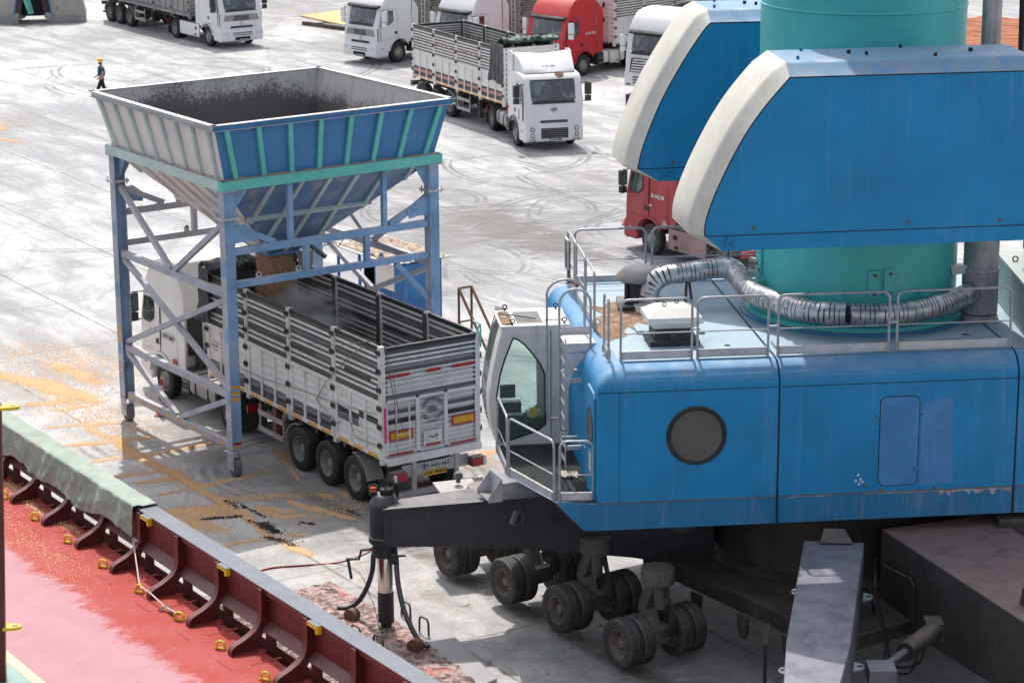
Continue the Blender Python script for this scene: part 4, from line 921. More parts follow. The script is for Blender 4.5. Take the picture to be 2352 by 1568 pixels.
        for i in range(4): fbox(b, -.8, .8, 1.08 + .14 * i, 1.16 + .14 * i, 1.395, 1.415, 0)
        fbox(b, -.6, .6, .5, .62, 1.49, 1.51, 0); b.build('grille', MT['plastic'], root)
        for sd in (-1, 1):
            b = MB(); b.bx(1.42, 1.49, min(sd * .76, sd * 1.12), max(sd * .76, sd * 1.12), .66, .88); b.build('headlight', MT['lens'], bump, bevel=.03)
            b = MB(); b.bx(1.30, 1.42, min(sd * 1.10, sd * 1.16), max(sd * 1.10, sd * 1.16), .90, .99); b.build('indicator', MT['orange'], bump, bevel=.02)
    if plate: plate_obj(bump, frame((1.50, .05, .44 if style != 'r' else .40), (0, 1, 0), (0, 0, 1)), plate)
    # roof deflector on low cabs
    if roof == 'low':
        b = MB(); rings = []
        for i in range(9):
            u = i / 8; zt = 3.02 + .66 * sin(u * pi / 2) ** 1.0; x = .82 - 1.15 * u
            hw = 1.02 + .14 * u; rings.append([V((x, -hw, 2.99)), V((x, -hw, zt - .05)), V((x, -hw * .9, zt)), V((x, 0, zt - .10 * sin(u * pi / 2))), V((x, hw * .9, zt)), V((x, hw, zt - .05)), V((x, hw, 2.99))])
        b.loft(rings); o = b.build('roof_deflector', cm, root, angle=50)
        for sd in (-1, 1):
            b = MB(); b.prism([(-.30, 2.9), (-.30, 3.64), (-.62, 3.72), (-1.05, 3.66), (-1.05, 1.1), (-.93, 1.1), (-.93, 2.9)], XZ(sd * 1.19 + (.03 if sd > 0 else .03)), .05); b.build('side_deflector', cm, root, bevel=.015)
    else:
        for sd in (-1, 1):
            b = MB(); b.prism([(-.93, 1.05), (-.93, rz - .35), (-1.1, rz - .5), (-1.32, rz - .8), (-1.32, 1.05)], XZ(sd * 1.2 + .02), .04); b.build('side_deflector', cm, root, bevel=.01)
    # chassis
    xe = chassis_end or -(wheelbase + .95)
    b = MB()
    for sd in (-1, 1): b.bx(xe, .9, sd * .42 - .04, sd * .42 + .04, .62, .92)
    for x in (-1.4, -2.4, xe + .1): b.bx(x - .05, x + .05, -.38, .38, .66, .88)
    b.bx(-1.7, -1.2, -.7, .7, .93, 1.0); b.bx(-1.25, -1.05, -.8, .8, .95, 1.45)
    b.build('chassis', MT['frame'], root)
    b = MB(); b.lathe([(.02, 1.02), (.5, 1.02), (.55, .98), (.55, .95), (.02, .95)], Matrix.Translation((-wheelbase + .35, 0, .1)), 20); b.build('fifth_wheel', MT['frame'], root)
    for sd in (-1, 1):
        x1, x0 = -.98, -wheelbase + .72
        if side_skirts:
            b = MB(); b.bx(x0, x1, sd * 1.2 - .03, sd * 1.2 + .03, .36, 1.02); b.bx(x0, x1, min(sd * .5, sd * 1.16), max(sd * .5, sd * 1.16), 1.03, 1.06, 1)
            sk = b.build('side_skirt', [MT[side_skirts], MT['frame']], root, bevel=.02)
            b = MB()
            for xx in (x1 - .35, x1 - .42): b.bx(xx - .10, xx + .10, sd * 1.232 - .004, sd * 1.232 + .004, .72, .86) if xx == x1 - .35 else b.bx(xx - .10, xx + .10, sd * 1.232 - .004, sd * 1.232 + .004, .42, .52)
            b.build('skirt_recess', MT['dark'], sk)
        else:
            b = MB(); xa, xb = x1 - .45, x0 + .05
            rr_ = []
            for x in (xb, xa):
                rr_.append([V((x, sd * (.82 + .36 * (abs(cos(a)) ** .5) * (1 if cos(a) > 0 else -1)), .72 + .30 * (abs(sin(a)) ** .5) * (1 if sin(a) > 0 else -1))) for a in [2 * pi * k / 24 for k in range(24)]])
            b.loft(rr_)
            tk = b.build('fuel_tank', MT['alu'] if style != 'r' else MT['white_dusty'], root, angle=40, bevel=.02)
            b = MB()
            for fx_ in (.25, .75):
                x = xa + (xb - xa) * fx_; b.tube([V((x, sd * (.82 + .37 * (abs(cos(a)) ** .5) * (1 if cos(a) > 0 else -1)), .72 + .31 * (abs(sin(a)) ** .5) * (1 if sin(a) > 0 else -1))) for a in [2 * pi * k / 24 for k in range(24)]], .02, 6, closed=True)
            b.build('tank_strap', MT['plastic'], tk)
            b = MB(); b.bx(x1 - .42, x1 - .02, min(sd * .65, sd * 1.18), max(sd * .65, sd * 1.18), .42, 1.0); 
            for z in (.48, .72): b.bx(x1 - .38, x1 - .06, min(sd * 1.181, sd * 1.2), max(sd * 1.181, sd * 1.2), z, z + .03, 1)
            b.build('step_box', [MT['plastic'], MT['alu']], root, bevel=.015)
        add_wheel(root, 0, sd * 1.06, .5, .5, .30, sd, 'convex', 'rim' if not dusty else 'rim_dirty', tyre, rnd.uniform(0, 3))
        add_wheel(root, -wheelbase, sd * 1.06, .5, .5, .29, sd, 'deep', 'rim' if not dusty else 'rim_dirty', rear_tyre or tyre, rnd.uniform(0, 3), dual=.34)
        b = MB(); pa = arc(-wheelbase, .5, .60, 165, 20, 10); pb = arc(-wheelbase, .5, .575, 165, 20, 10)
        b.prism(pa + pb[::-1], XZ(sd * .93 + .31), .62); b.bx(-wheelbase - .66, -wheelbase - .64, sd * .93 - .3, sd * .93 + .3, .2, .62); b.build('mudguard', MT['plastic'], root)
        b = MB(); b.bx(xe - .02, xe + .03, min(sd * .62, sd * 1.15), max(sd * .62, sd * 1.15), .72, .9); b.build('tail_light', MT['redlamp'], root)
    b = MB(); b.tube([(-1.05, .3, 2.1), (-1.5, .35, 1.3), (-2.0, .2, 1.25), (-2.4, 0, 1.5)], .03, 8); b.tube([(-1.05, -.3, 2.1), (-1.6, -.2, 1.2), (-2.1, -.2, 1.35), (-2.4, 0, 1.5)], .025, 8); b.build('air_line', MT['plastic'], root)
    root['_rz'] = rz
    return root

def corrugated(mb, x0, x1, z0, z1, yo, sgn, rows, pitch=.12, depth=.024, inner=None, slope=0):
    """outer corrugated sheet at y = yo (facing sgn), rows(z, x) gives the paint of each rib"""
    n = max(2, round((z1 - z0) / pitch)); p = (z1 - z0) / n; zs = []
    for i in range(n):
        z = z0 + i * p; zs += [(z, 0), (z + p * .30, 0), (z + p * .42, -depth), (z + p * .86, -depth)]
    zs.append((z1, 0)); nb = len(mb.v)
    cols = [x0, x1] if not callable(rows) or not getattr(rows, 'cols', None) else [x0 + (x1 - x0) * i / rows.cols for i in range(rows.cols + 1)]
    for z, d in zs:
        for x in cols: mb.v.append((x, yo + sgn * d, z))
    C = len(cols)
    for i in range(len(zs) - 1):
        for j in range(C - 1):
            a = nb + i * C + j; f = (a, a + 1, a + C + 1, a + C); f = f if sgn < 0 else f[::-1]
            mb.f.append(f); mb.m.append(rows((zs[i][0] + zs[i + 1][0]) / 2, (cols[j] + cols[j + 1]) / 2) if callable(rows) else rows)

def trailer(root, M, x0, x1, z0, z1, nb, axles, mats, up_rows, lo_rows, zmid, tail=None, tyre='rubber', sides=(1, -1), front_dark=True, wheel_r=.52, plate=None, text=None, detail=True, orange=True, rear_rows=None, guard=True, inner='panel_inner'):
    """body from x0 (front) back to x1; outer sides at y=+-1.25; M places it under root"""
    Wd = 1.25; L = (x0 - x1) / nb
    P = lambda mb, nm, mt, par=None, **k: (mb.build(nm, mt, par, **k) if par is not None else mb.build(nm, mt, root, M=M, **k))
    # floor, chassis
    b = MB(); b.bx(x1, x0, -Wd + .02, Wd - .02, z0, z0 + .08); P(b, 'floor', MT['panel_inner'])
    b = MB()
    for sd in (-1, 1): b.bx(x1 + .1, x0 - .3, sd * .48 - .05, sd * .48 + .05, z0 - .36, z0 - .005)
    x = x0 - .4
    while x > x1 + .2: b.bx(x - .04, x + .04, -1.15, 1.15, z0 - .14, z0 - .006); x -= .6
    for ax in axles: b.cyl((ax, -.95, wheel_r), (ax, .95, wheel_r), .075, n=10); b.bx(ax - .25, ax + .25, -.56, -.4, wheel_r + .03, z0 - .37); b.bx(ax - .25, ax + .25, .4, .56, wheel_r + .03, z0 - .37)
    P(b, 'chassis', MT['frame'])
    for sd in sides:
        yo = sd * Wd; vis = True
        for i in range(nb):
            xa, xb = x0 - L * i - .07, x0 - L * (i + 1) + .07
            b = MB(); corrugated(b, xb, xa, zmid + .03, z1 - .11, yo, sd, up_rows)
            corrugated(b, xb, xa, zmid + .03, z1 - .11, yo - sd * .045, -sd, len(mats))
            b.bx(xb, xa, min(yo, yo - sd * .06), max(yo, yo - sd * .06), z1 - .109, z1, 1 if text != 'none' else 0)
            P(b, 'side_panel', [*mats, MT[inner]])
            b = MB(); corrugated(b, xb, xa, z0 + .12, zmid - .06, yo, sd, lo_rows, pitch=.16, depth=.013)
            corrugated(b, xb, xa, z0 + .12, zmid - .06, yo - sd * .045, -sd, len(mats), pitch=.16)
            y0_, y1_ = sorted((yo - sd * .035, yo + sd * .028))
            b.bx(xb, xa, y0_, y1_, zmid - .059, zmid + .025, 0); b.bx(xb, xa, y0_, y1_, z0 + .02, z0 + .119, 0)
            nst = 3
            for k in range(nst + 1):
                xs = xb + (xa - xb) * k / nst; wv = .035
                if k in (0, nst): xs += wv if k == 0 else -wv
                b.bx(xs - wv, xs + wv, y0_, y1_ + (sd * .0), z0 + .12, zmid - .06, 0)
            if orange:
                for k in range(3):
                    xs = xb + (xa - xb) * (k + .15) / 3; b.bx(xs, xs + (xa - xb) * .22, min(yo + sd * .0285, yo + sd * .032), max(yo + sd * .0285, yo + sd * .032), z0 + .03, z0 + .10, len(mats) + 1)
            P(b, 'drop_side', [*mats, MT[inner], MT['orange']])
        for i in range(nb + 1):
            x = x0 - L * i; b = MB(); xw = .062
            if i == 0: x -= .06
            if i == nb: x += .06
            b.bx(x - xw, x - .018, min(yo - sd * .09, yo + sd * .025), max(yo - sd * .09, yo + sd * .025), z0 - .1, z1 + .01, 0); b.bx(x + .018, x + xw, min(yo - sd * .09, yo + sd * .025), max(yo - sd * .09, yo + sd * .025), z0 - .1, z1 + .01, 0)
            b.bx(x - .0175, x + .0175, min(yo - sd * .08, yo), max(yo - sd * .08, yo), z0 - .1, z1, 0)
            b.bx(x - .05, x + .05, min(yo - sd * .14, yo - sd * .091), max(yo - sd * .14, yo - sd * .091), z0 + .1, z1 - .02, 2)
            z = z0 + .3
            while z < z1 - .1:
                for dx in (-.05, .05): b.bx(x + dx - .025, x + dx + .025, min(yo + sd * .0255, yo + sd * .06), max(yo + sd * .0255, yo + sd * .06), z, z + .09, 3); b.tube([(x + dx, yo + sd * .05, z - .03), (x + dx + .02, yo + sd * .075, z + .05), (x + dx, yo + sd * .05, z + .12)], .012, 5, 3)
                z += .42
            P(b, 'side_post', [mats[0], MT['dark'], MT['panel_inner'], MT['frame']])
    # front wall
    b = MB(); corrugated(b, -1.16, 1.16, z0 + .05, z1 + .02, 0, -1, 0, pitch=.2, depth=.02); corrugated(b, -1.16, 1.16, z0 + .05, z1 + .02, .05, 1, 1, pitch=.2)
    b.xf(Matrix.Translation((x0 + .0, 0, 0)) @ Matrix.Rotation(R(90), 4, 'Z')); P(b, 'front_wall', [mats[0], MT['panel_inner']])
    # rear gate
    RM = Matrix.Translation((x1, 0, 0)) @ Matrix.Rotation(R(-90), 4, 'Z')       # local -y looks backwards, x from left... 
    rr_ = rear_rows or up_rows
    b = MB(); corrugated(b, -1.17, 1.17, zmid + .05, z1 - .12, 0, -1, rr_, pitch=.105, depth=.03); corrugated(b, -1.17, 1.17, z0 + .1, z1 - .12, .045, 1, len(mats), pitch=.1)
    b.bx(-1.17, 1.17, -.01, .05, z1 - .119, z1 - .02, 1)
    b.xf(RM); gate = P(b, 'tail_gate', [*mats, MT['panel_inner']])
    lo = []
    for xa, xb in ((-1.17, -.36), (-.36, .36), (.36, 1.17)):
        b = MB(); corrugated(b, xa + .05, xb - .05, z0 + .14, zmid - .03, -.005, -1, lo_rows if rear_rows is None else rear_rows, pitch=.105, depth=.03)
        for xx in (xa, xb): b.bx(xx - .045 if xx > xa else xx + .002, xx - .002 if xx > xa else xx + .045, -.03, .02, z0 + .1, zmid - .0, 0)
        b.bx(xa + .046, xb - .046, -.03, .02, zmid - .029, zmid + .045, 0); b.bx(xa + .046, xb - .046, -.03, .02, z0 + .08, z0 + .139, 0)
        b.xf(RM); b.build('gate_panel', [*mats], gate)
    b = MB(); b.bx(-1.22, 1.22, -.12, .1, z0 - .03, z0 + .06, 0); b.bx(-1.22, 1.22, -.13, -.1205, z0 - .10, z0 + .06, 0); b.xf(RM); P(b, 'rear_sill', [mats[0]])
    b = MB()
    for sd in (-1, 1): b.bx(min(sd * .86, sd * 1.2), max(sd * .86, sd * 1.2), -.32, -.1, z0 - .42, z0 - .22, 0)
    b.bx(-.85, .85, -.14, -.10, z0 - .42, z0 - .15, 1)
    for sd in (-1, 1): b.bx(sd * .55 - .05, sd * .55 + .05, -.16, -.08, z0 - .75, z0 - .1, 1)
    b.bx(-1.2, 1.2, -.20, -.08, z0 - .86, z0 - .74, 1)
    b.xf(RM); P(b, 'rear_bumper', [MT['frame'], MT['alu']])
    for sd in (-1, 1):
        b = MB(); b.bx(min(sd * .84, sd * 1.2), max(sd * .84, sd * 1.2), -.36, -.322, z0 - .41, z0 - .24, 0); b.bx(min(sd * 1.12, sd * 1.201), max(sd * 1.12, sd * 1.201), -.364, -.3605, z0 - .41, z0 - .24, 1); b.xf(RM); P(b, 'tail_light', [MT['redlamp'], MT['lens']], bevel=.01)
    for ax in axles:
        for sd in (-1, 1): add_wheel(root, ax, sd * 1.04, wheel_r, wheel_r, .385, sd, 'deep', 'rim', tyre, rnd.uniform(0, 3), M=M)
    # mudguards over first and last wheel, side guard, support leg
    for sd in sides:
        for ax, a0, a1 in ((axles[0], 95, 5), (axles[-1], 172, 85)):
            b = MB(); pa = arc(ax, wheel_r, wheel_r + .09, a0, a1, 8); pb = arc(ax, wheel_r, wheel_r + .065, a0, a1, 8); b.prism(pa + pb[::-1], XZ(sd * 1.02 + .21), .42); P(b, 'mudguard', MT['alu'])
        if guard:
            b = MB(); xa, xb = axles[0] + .75, axles[0] + 2.0
            for z in (.48, .88): b.bx(xa, xb, sd * 1.2 - .015, sd * 1.2 + .015, z, z + .13)
            b.bx(xa, xa + .06, sd * 1.18 - .02, sd * 1.18 + .004, .45, z0 - .14); b.bx(xb - .06, xb, sd * 1.18 - .02, sd * 1.18 + .004, .45, z0 - .14)
            P(b, 'side_guard', MT['alu'])
        b = MB(); xl = axles[0] + 2.35; b.bx(xl - .07, xl + .07, sd * .9 - .07, sd * .9 + .07, .35, z0 - .01); b.bx(xl - .13, xl + .13, sd * .9 - .13, sd * .9 + .13, .30, .349); P(b, 'support_leg', MT['frame'])
    return gate, RM

def rows_simple(bands, default=0):
    def f(z, x):
        for a, b_, m_ in bands:
            if a <= z < b_: return m_
        return default
    return f

# ---- the truck being loaded under the hopper
A1 = math.atan2(.838, -.545)
T1 = tractor('tipper_truck', (-7.93, 61.41, 0), A1, 'white_dusty', 'v', 'white articulated truck with tipping trailer being filled under the blue hopper', '10 TT 485', 'high', 3.6, dusty=False, mirror='plastic')
pm = [MT['panel_white'], MT['panel_black'], MT['panel_grey']]
def up1(z, x):
    if 3.36 < z < 3.47: return 2
    if 2.98 < z < 3.08: return 1 if (x > -8.1 or -10.7 < x < -9.6) else (2 if x > -9.2 else 0)
    if z < 2.70: return 1
    return 0
up1.cols = 5
def lo1(z, x):
    if x > -8.9: return 1 if z < 1.56 else (2 if z < 1.72 else 0)
    if x > -10.1: return 1 if 1.95 < z < 2.10 else (2 if 1.80 < z < 1.95 else 0)
    return 1 if 2.05 < z < 2.20 else 0
lo1.cols = 6
def rear1(z, x):
    if 3.24 < z < 3.34 or z > 2.6 and z < 2.72: return 2
    if z < 2.6 and abs(x) > .36:
        if 2.30 < z < 2.41: return 2
        if 2.08 < z < 2.19: return 1
    return 0
g1, RM1 = trailer(T1, Matrix(), -2.72, -11.27, 1.28, 3.85, 4, (-7.25, -8.58, -9.9), pm, up1, lo1, 2.60, rear_rows=rear1)
gx = lambda p, z, d=.0: RM1 @ frame((p, -.012 - d, z), (1, 0, 0), (0, 0, 1))
for xa, xb, ya, yb, za, zb in ((-1.12, -.55, -.012, -.0055, 3.13, 3.20), (-.1, .25, -.012, -.0055, 3.13, 3.20), (.55, 1.14, -.012, -.0055, 3.13, 3.20), (-1.12, -.5, -.04, -.031, 1.375, 1.42), (.46, 1.12, -.04, -.031, 1.375, 1.42)):
    b = MB(); b.bx(xa, xb, ya, yb, za, zb); b.xf(RM1); b.build('red_reflector', MT['redtape'], g1)
for xa, za in ((-.80, 1.82), (.80, 1.92)):
    b = MB(); b.bx(xa - .30, xa + .30, -.045, -.031, za - .11, za + .11, 0); b.bx(xa - .265, xa + .265, -.049, -.0455, za - .075, za + .075, 1); b.xf(RM1); b.build('marker_board', [MT['redtape'], MT['amber_plate']], g1)
b = MB(); M_ = RM1 @ frame((.0, -.045, 2.28), (1, 0, 0), (0, 0, 1))
for a0, a1 in ((15, 165), (195, 345)):
    P1 = arc(0, 0, .29, a0, a1, 14); P2 = arc(0, .01 if a0 < 90 else -.01, .20, a0 + 12, a1 - 8, 14); b.prism(P1 + P2[::-1], M_, .01)
b.prism(arc(0, -.09, .17, 40, 140, 8) + arc(0, .09, .17, 220, 320, 8), M_, .01); b.build('painted_emblem', MT['panel_grey'], g1)
b = MB(); b.bx(-.23, .23, -.05, -.031, 1.46, 1.80, 0); b.bx(-.19, .19, -.056, -.0505, 1.52, 1.78, 0); b.bx(-.2, .2, -.058, -.0565, 1.46, 1.51, 1); b.xf(RM1)
b.tube([RM1 @ V((.13 * cos(a), -.07, 1.66 + .13 * sin(a))) for a in [2 * pi * k / 20 for k in range(20)]], .014, 6, 0, closed=True); b.tube([RM1 @ V((-.12, -.07, 1.70)), RM1 @ V((0, -.075, 1.64)), RM1 @ V((.12, -.07, 1.70))], .012, 6, 2)
b.build('discharge_hatch', [MT['panel_white'], MT['redtape'], MT['frame']], g1)
b = MB()
for xx in (-.95, -.62): b.tube([RM1 @ V((xx, -.035, 1.42)), RM1 @ V((xx, -.09, 1.5)), RM1 @ V((xx, -.09, 2.48)), RM1 @ V((xx, -.035, 2.55))], .016, 7)
for z in (1.85, 2.3): b.tube([RM1 @ V((-.95, -.09, z)), RM1 @ V((-.62, -.09, z))], .012, 6)
for z in (2.05, 1.93): b.tube([RM1 @ V((-.32, -.05, z)), RM1 @ V((.32, -.05, z + .01))], .012, 6)
b.build('gate_ladder', MT['panel_white'], g1)
plate_obj(g1, RM1 @ frame((.0, -.145, 1.03), (1, 0, 0), (0, 0, 1)), '10 AGU 663', w=.62, h=.15, size=.125)
plate_obj(g1, RM1 @ frame((-.02, -.145, .865), (1, 0, 0), (0, 0, 1)), 'LONG VEHICLE', 'long_vehicle_sign', .60, .12, False, [MT['amber_plate'], MT['amber_plate'], MT['text_black']], .085)
plate_obj(T1, frame((-.42, 1.247, 1.72), (-1, 0, 0), (0, 0, 1)), '10 TT 485', 'side_plate', .60, .15, True, size=.12)
plate_obj(T1, frame((-4.58, 0.25, .64), (0, -1, 0), (0, 0, 1)), '10 TT 485', 'rear_plate', .52, .12)
b = MB(); b.bx(-3.4, -2.95, 1.268, 1.272, 1.95, 2.18, 0); b.text('ADAKON', frame((-3.17, 1.273, 2.11), (-1, 0, 0), (0, 0, 1)), .085, 1, .001, bold=.002); b.text('TREYLER', frame((-3.17, 1.273, 2.01), (-1, 0, 0), (0, 0, 1)), .07, 1, .001); b.build('maker_sign', [MT['panel_white'], MT['text_black']], T1)
b = MB(); M_ = frame((-.78, 1.215 + .035, 1.10), (-1, 0, 0), (0, 0, 1)); b.lathe([(.0001, .01), (.13, .01), (.13, 0)], M_, 24, 0); b.lathe([(.10, .013), (.135, .013), (.135, .0)], M_, 24, 1); b.text('80', M_ @ Matrix.Translation((0, 0, .0135)), .12, 2, .001); b.build('speed_sticker', [MT['plate'], MT['redtape'], MT['text_black']], T1)
b = MB(); b.text('TGX 18.480', frame((.45, 1.262, 1.72), (-1, 0, 0), (0, 0, 1)), .085, 0, .001); b.build('lettering', MT['text_black'], T1)
b = MB(); b.bx(-2.5, -1.7, .72, 1.17, .95, 1.0); b.bx(-2.6, -1.4, -.4, .5, 1.02, 1.05); b.build('catwalk', MT['alu'], T1)
b = MB(); b.bx(-6.15, -5.95, 1.0, 1.2, .42, 1.2); b.build('red_toolbox', paint('toolbox_maroon', (.16, .05, .045), .5, .15, 3, dust=.4), T1, bevel=.02)
b = MB()   # ropes along the near side
yo = 1.30
b.tube([(-10.9, yo, 3.95), (-9.9, yo + .04, 3.3), (-8.9, yo + .03, 2.55), (-8.35, yo, 1.98)], .010, 6); b.tube([(-10.9, yo, 3.93), (-9.6, yo + .05, 3.55), (-8.2, yo + .04, 3.3), (-6.2, yo + .05, 3.1), (-4.4, yo + .02, 2.95)], .008, 6)
b.tube([(-11.15, yo, 2.33), (-9.8, yo + .02, 2.18), (-8.0, yo + .02, 2.08), (-5.8, yo + .02, 1.9), (-4.2, yo + .02, 1.86)], .009, 6); b.tube([(-8.4, yo, 1.97), (-9.4, yo + .02, 1.66), (-9.75, yo, 2.05), (-10.2, yo + .02, 1.55), (-11.1, yo, 1.62)], .008, 6)
b.tube([RM1 @ V((-1.2, -.05, 3.9)), RM1 @ V((-1.05, -.14, 3.3)), RM1 @ V((-.9, -.12, 2.2)), RM1 @ V((-.72, -.1, 1.85))], .009, 6); b.tube([RM1 @ V((-1.2, -.05, 3.9)), RM1 @ V((-1.0, -.12, 2.6)), RM1 @ V((-.95, -.1, 1.45))], .009, 6)
b.build('lashing_rope', MT['grey_plastic'], T1)
b = MB(); b.tube([(-11.28, -1.2, 3.86), (-11.3, -1.26, 4.02), (-10.95, -1.3, 4.02)], .02, 6); b.tube([(-11.3, -1.28, 4.02), (-11.3, -1.28, 3.5)], .02, 6); b.build('corner_bracket', MT['hop_turq'], T1)
for sd in (1, -1):
    b = MB(); b.tube([(-2.66, sd * 1.12, .95), (-2.5, sd * 1.12, 1.0), (-2.5, sd * 1.12, 3.3)], .02, 6); b.tube([(-2.5, sd * .82, 1.0), (-2.5, sd * .82, 3.3)], .02, 6)
    for k in range(7): b.tube([(-2.5, sd * 1.12, 1.1 + .33 * k), (-2.5, sd * .82, 1.1 + .33 * k)], .015, 6)
    b.build('front_ladder', MT['panel_white'], T1)
b = MB(); b.tube([(-2.62, .9, 1.0), (-2.62, -.9, 1.0)], .02, 5)
# load of grain inside
def load(u, v):
    x = -2.8 - 5.5 * u; y = (v * 2 - 1) * 1.15
    h = 1.40 + max(0, 1.0 - abs(x + 3.95) * .45) * (1 - .25 * y * y) + .05 * fbm((x * 2, y * 2, 0))
    return V((x, y, h))
b = MB(); b.grid(load, 44, 20); b.build('grain_load', st_.data.materials[0], T1)
b = MB(); b.bx(-11.345, -11.338, 1.19, 1.25, 1.7, 2.5, 0); b.build('pink_tape', MT['pink'], T1)
# tractor cab back details
b = MB(); b.bx(-1.02, -.935, .55, .95, 1.3, 2.3, 0); b.build('air_intake', MT['plastic'], T1, bevel=.03)

# crumpled cloth
def cloth(name, mat, root_or_none, fn, nu, nv, M=None, label=None):
    b = MB(); b.grid(fn, nu, nv); o = b.build(name, MT[mat], None, angle=70)
    if M is not None: o.matrix_world = M
    sm_ = o.modifiers.new('thick', 'SOLIDIFY'); sm_.thickness = .012
    if label: tag(o, label, 'tarpaulin')
    return o
def bundle(seed, x0, y0, y1, z, amp=.16, fall=.75, xw=.55, side=1):
    def f(u, v):
        y = y0 + (y1 - y0) * u; a = v * 1.5 * pi
        r = amp * (1 + .5 * fbm((y * 2.1, v * 3, seed)) + .3 * fbm((y * 6, v * 7, seed + 4)))
        return V((x0 + cos(a) * r * 1.5 + .1 * fbm((y * 1.5, 0, seed)), y, z + sin(a) * r + .06 * fbm((y * 3, 1, seed))))
    return f
def drape(seed, x0, x1, ytop, ztop, zlow, sgn):
    def f(u, v):
        x = x0 + (x1 - x0) * u; h = zlow + .25 * fbm((u * 3, 0, seed)); z = ztop - (ztop - h) * v
        fold = .06 * sin(u * 22 + 3 * fbm((u * 4, v, seed))) * (.3 + v) + .05 * fbm((u * 6, v * 4, seed))
        return V((x + .12 * v * (u - .5) * -1.0, ytop + sgn * (.05 + .05 * v + fold), z + .05 * fbm((u * 5, v * 2, seed + 2))))
    return f
def place(root): return root.matrix_basis.copy() if root.matrix_basis else Matrix()
def tw(root): return Matrix.Translation(root.location) @ Matrix.Rotation(root.rotation_euler.z, 4, 'Z')
cloth('rolled_tarp', 'tarp_green', None, bundle(3, -2.72, -1.2, .35, 3.98), 60, 16, tw(T1), 'dark green rolled tarpaulin on the front wall of the trailer under the hopper')
def both(u, v, seed=8):
    if v < .45:
        p = bundle(seed, -2.72, .3, 1.3, 3.95, .15)(u, v / .45); return p
    return drape(seed, -2.55, -3.05, 1.27, 3.95, 2.75, 1)(u, (v - .45) / .55)
cloth('hanging_tarp', 'tarp_grey', None, drape(8, -2.55, -3.08, 1.28, 4.0, 2.72, 1), 40, 24, tw(T1), 'grey tarpaulin hanging over the front corner of the trailer under the hopper')
cloth('rolled_tarp', 'tarp_grey', None, bundle(11, -2.75, .3, 1.32, 3.98, .14), 40, 16, tw(T1), 'short grey tarpaulin roll on the loading trailer front, next to the hanging one')
# dust rising inside the trailer
def dust_mat():
    mt = bpy.data.materials.new('grain_dust'); mt.use_nodes = True; t = mt.node_tree; t.nodes.clear()
    o = t.nodes.new('ShaderNodeOutputMaterial'); vs = t.nodes.new('ShaderNodeVolumePrincipled'); t.links.new(vs.outputs[0], o.inputs['Volume'])
    vs.inputs['Color'].default_value = (.93, .92, .91, 1)
    tc = t.nodes.new('ShaderNodeTexCoord'); no = t.nodes.new('ShaderNodeTexNoise'); no.inputs['Scale'].default_value = 1.5; no.inputs['Detail'].default_value = 4; t.links.new(tc.outputs['Object'], no.inputs['Vector'])
    ln = t.nodes.new('ShaderNodeVectorMath'); ln.operation = 'LENGTH'; t.links.new(tc.outputs['Object'], ln.inputs[0])
    mr = t.nodes.new('ShaderNodeMapRange'); t.links.new(ln.outputs['Value'], mr.inputs[0]); mr.inputs[1].default_value = .95; mr.inputs[2].default_value = .25; mr.inputs[3].default_value = 0; mr.inputs[4].default_value = 1
    r2 = t.nodes.new('ShaderNodeMapRange'); t.links.new(no.outputs[0], r2.inputs[0]); r2.inputs[1].default_value = .46; r2.inputs[2].default_value = .64; r2.inputs[3].default_value = 0; r2.inputs[4].default_value = 5.5
    mu = t.nodes.new('ShaderNodeMath'); mu.operation = 'MULTIPLY'; t.links.new(mr.outputs[0], mu.inputs[0]); t.links.new(r2.outputs[0], mu.inputs[1]); t.links.new(mu.outputs[0], vs.inputs['Density'])
    return mt
b = MB(); b.sphere((0, 0, 0), 1, 24); o = b.build('dust_cloud', dust_mat())
o.matrix_world = tw(T1) @ Matrix.Translation((-5.6, 0, 3.15)) @ Matrix.Rotation(R(8), 4, 'Y') @ Matrix.Diagonal((2.0, 1.05, .95, 1))
tag(o, 'pale grain dust rising inside the open trailer below the hopper', 'dust', kind='stuff')

# ---- white cab with roof deflector and striped trailer
A2 = math.atan2(-.964, .267)
T2 = tractor('tipper_truck', (1.33, 96.72, 0), A2, 'white', 'f', 'white truck with sloped roof deflector and rusty roof patch pulling a white slatted trailer', '16 ET 480', 'low', 3.65, visor=None)
pt = [MT['panel_white'], MT['panel_black'], MT['panel_red']]
def up2(z, x): return 2 if 2.90 < z < 2.98 and (int(x * 6.3) % 3) else 0
up2.cols = 10
lo2 = rows_simple([(1.4, 1.56, 1), (1.56, 1.70, 2), (1.70, 1.80, 1)])
At = math.atan2(-.891, .454); M2 = Matrix.Translation(tw(T2).inverted() @ V((.72, 99.42, 0))) @ Matrix.Rotation(At - A2, 4, 'Z')
g2, RM2 = trailer(T2, M2, .30, -8.5, 1.28, 3.55, 4, (-4.95, -6.3, -7.65), pt, up2, lo2, 2.42)
b = MB(); b.sphere((0, 0, 0), .17, 12, 0, (1, 1.1, .05)); b.build('rust_patch', MT['rust'], T2, M=Matrix.Translation((.92, .35, 2.93)) @ Matrix.Rotation(R(38), 4, 'Y'))
b = MB(); b.text('16 ET 480', frame((.60, 0, 3.20), (0, 1, 0), (-.35, 0, .6)), .14, 0, .002); b.build('lettering', MT['text_black'], T2)
W2 = tw(T2) @ M2
cloth('hanging_tarp', 'tarp_grey', None, drape(21, .38, -.75, -1.28, 3.72, 2.15, -1), 44, 26, W2, 'grey tarpaulin hanging down the front corner of the white slatted trailer')
cloth('rolled_tarp', 'tarp_green', None, bundle(24, .05, -1.25, 1.25, 3.75, .20), 70, 16, W2, 'green and grey tarpaulin rolled along the front of the white slatted trailer')
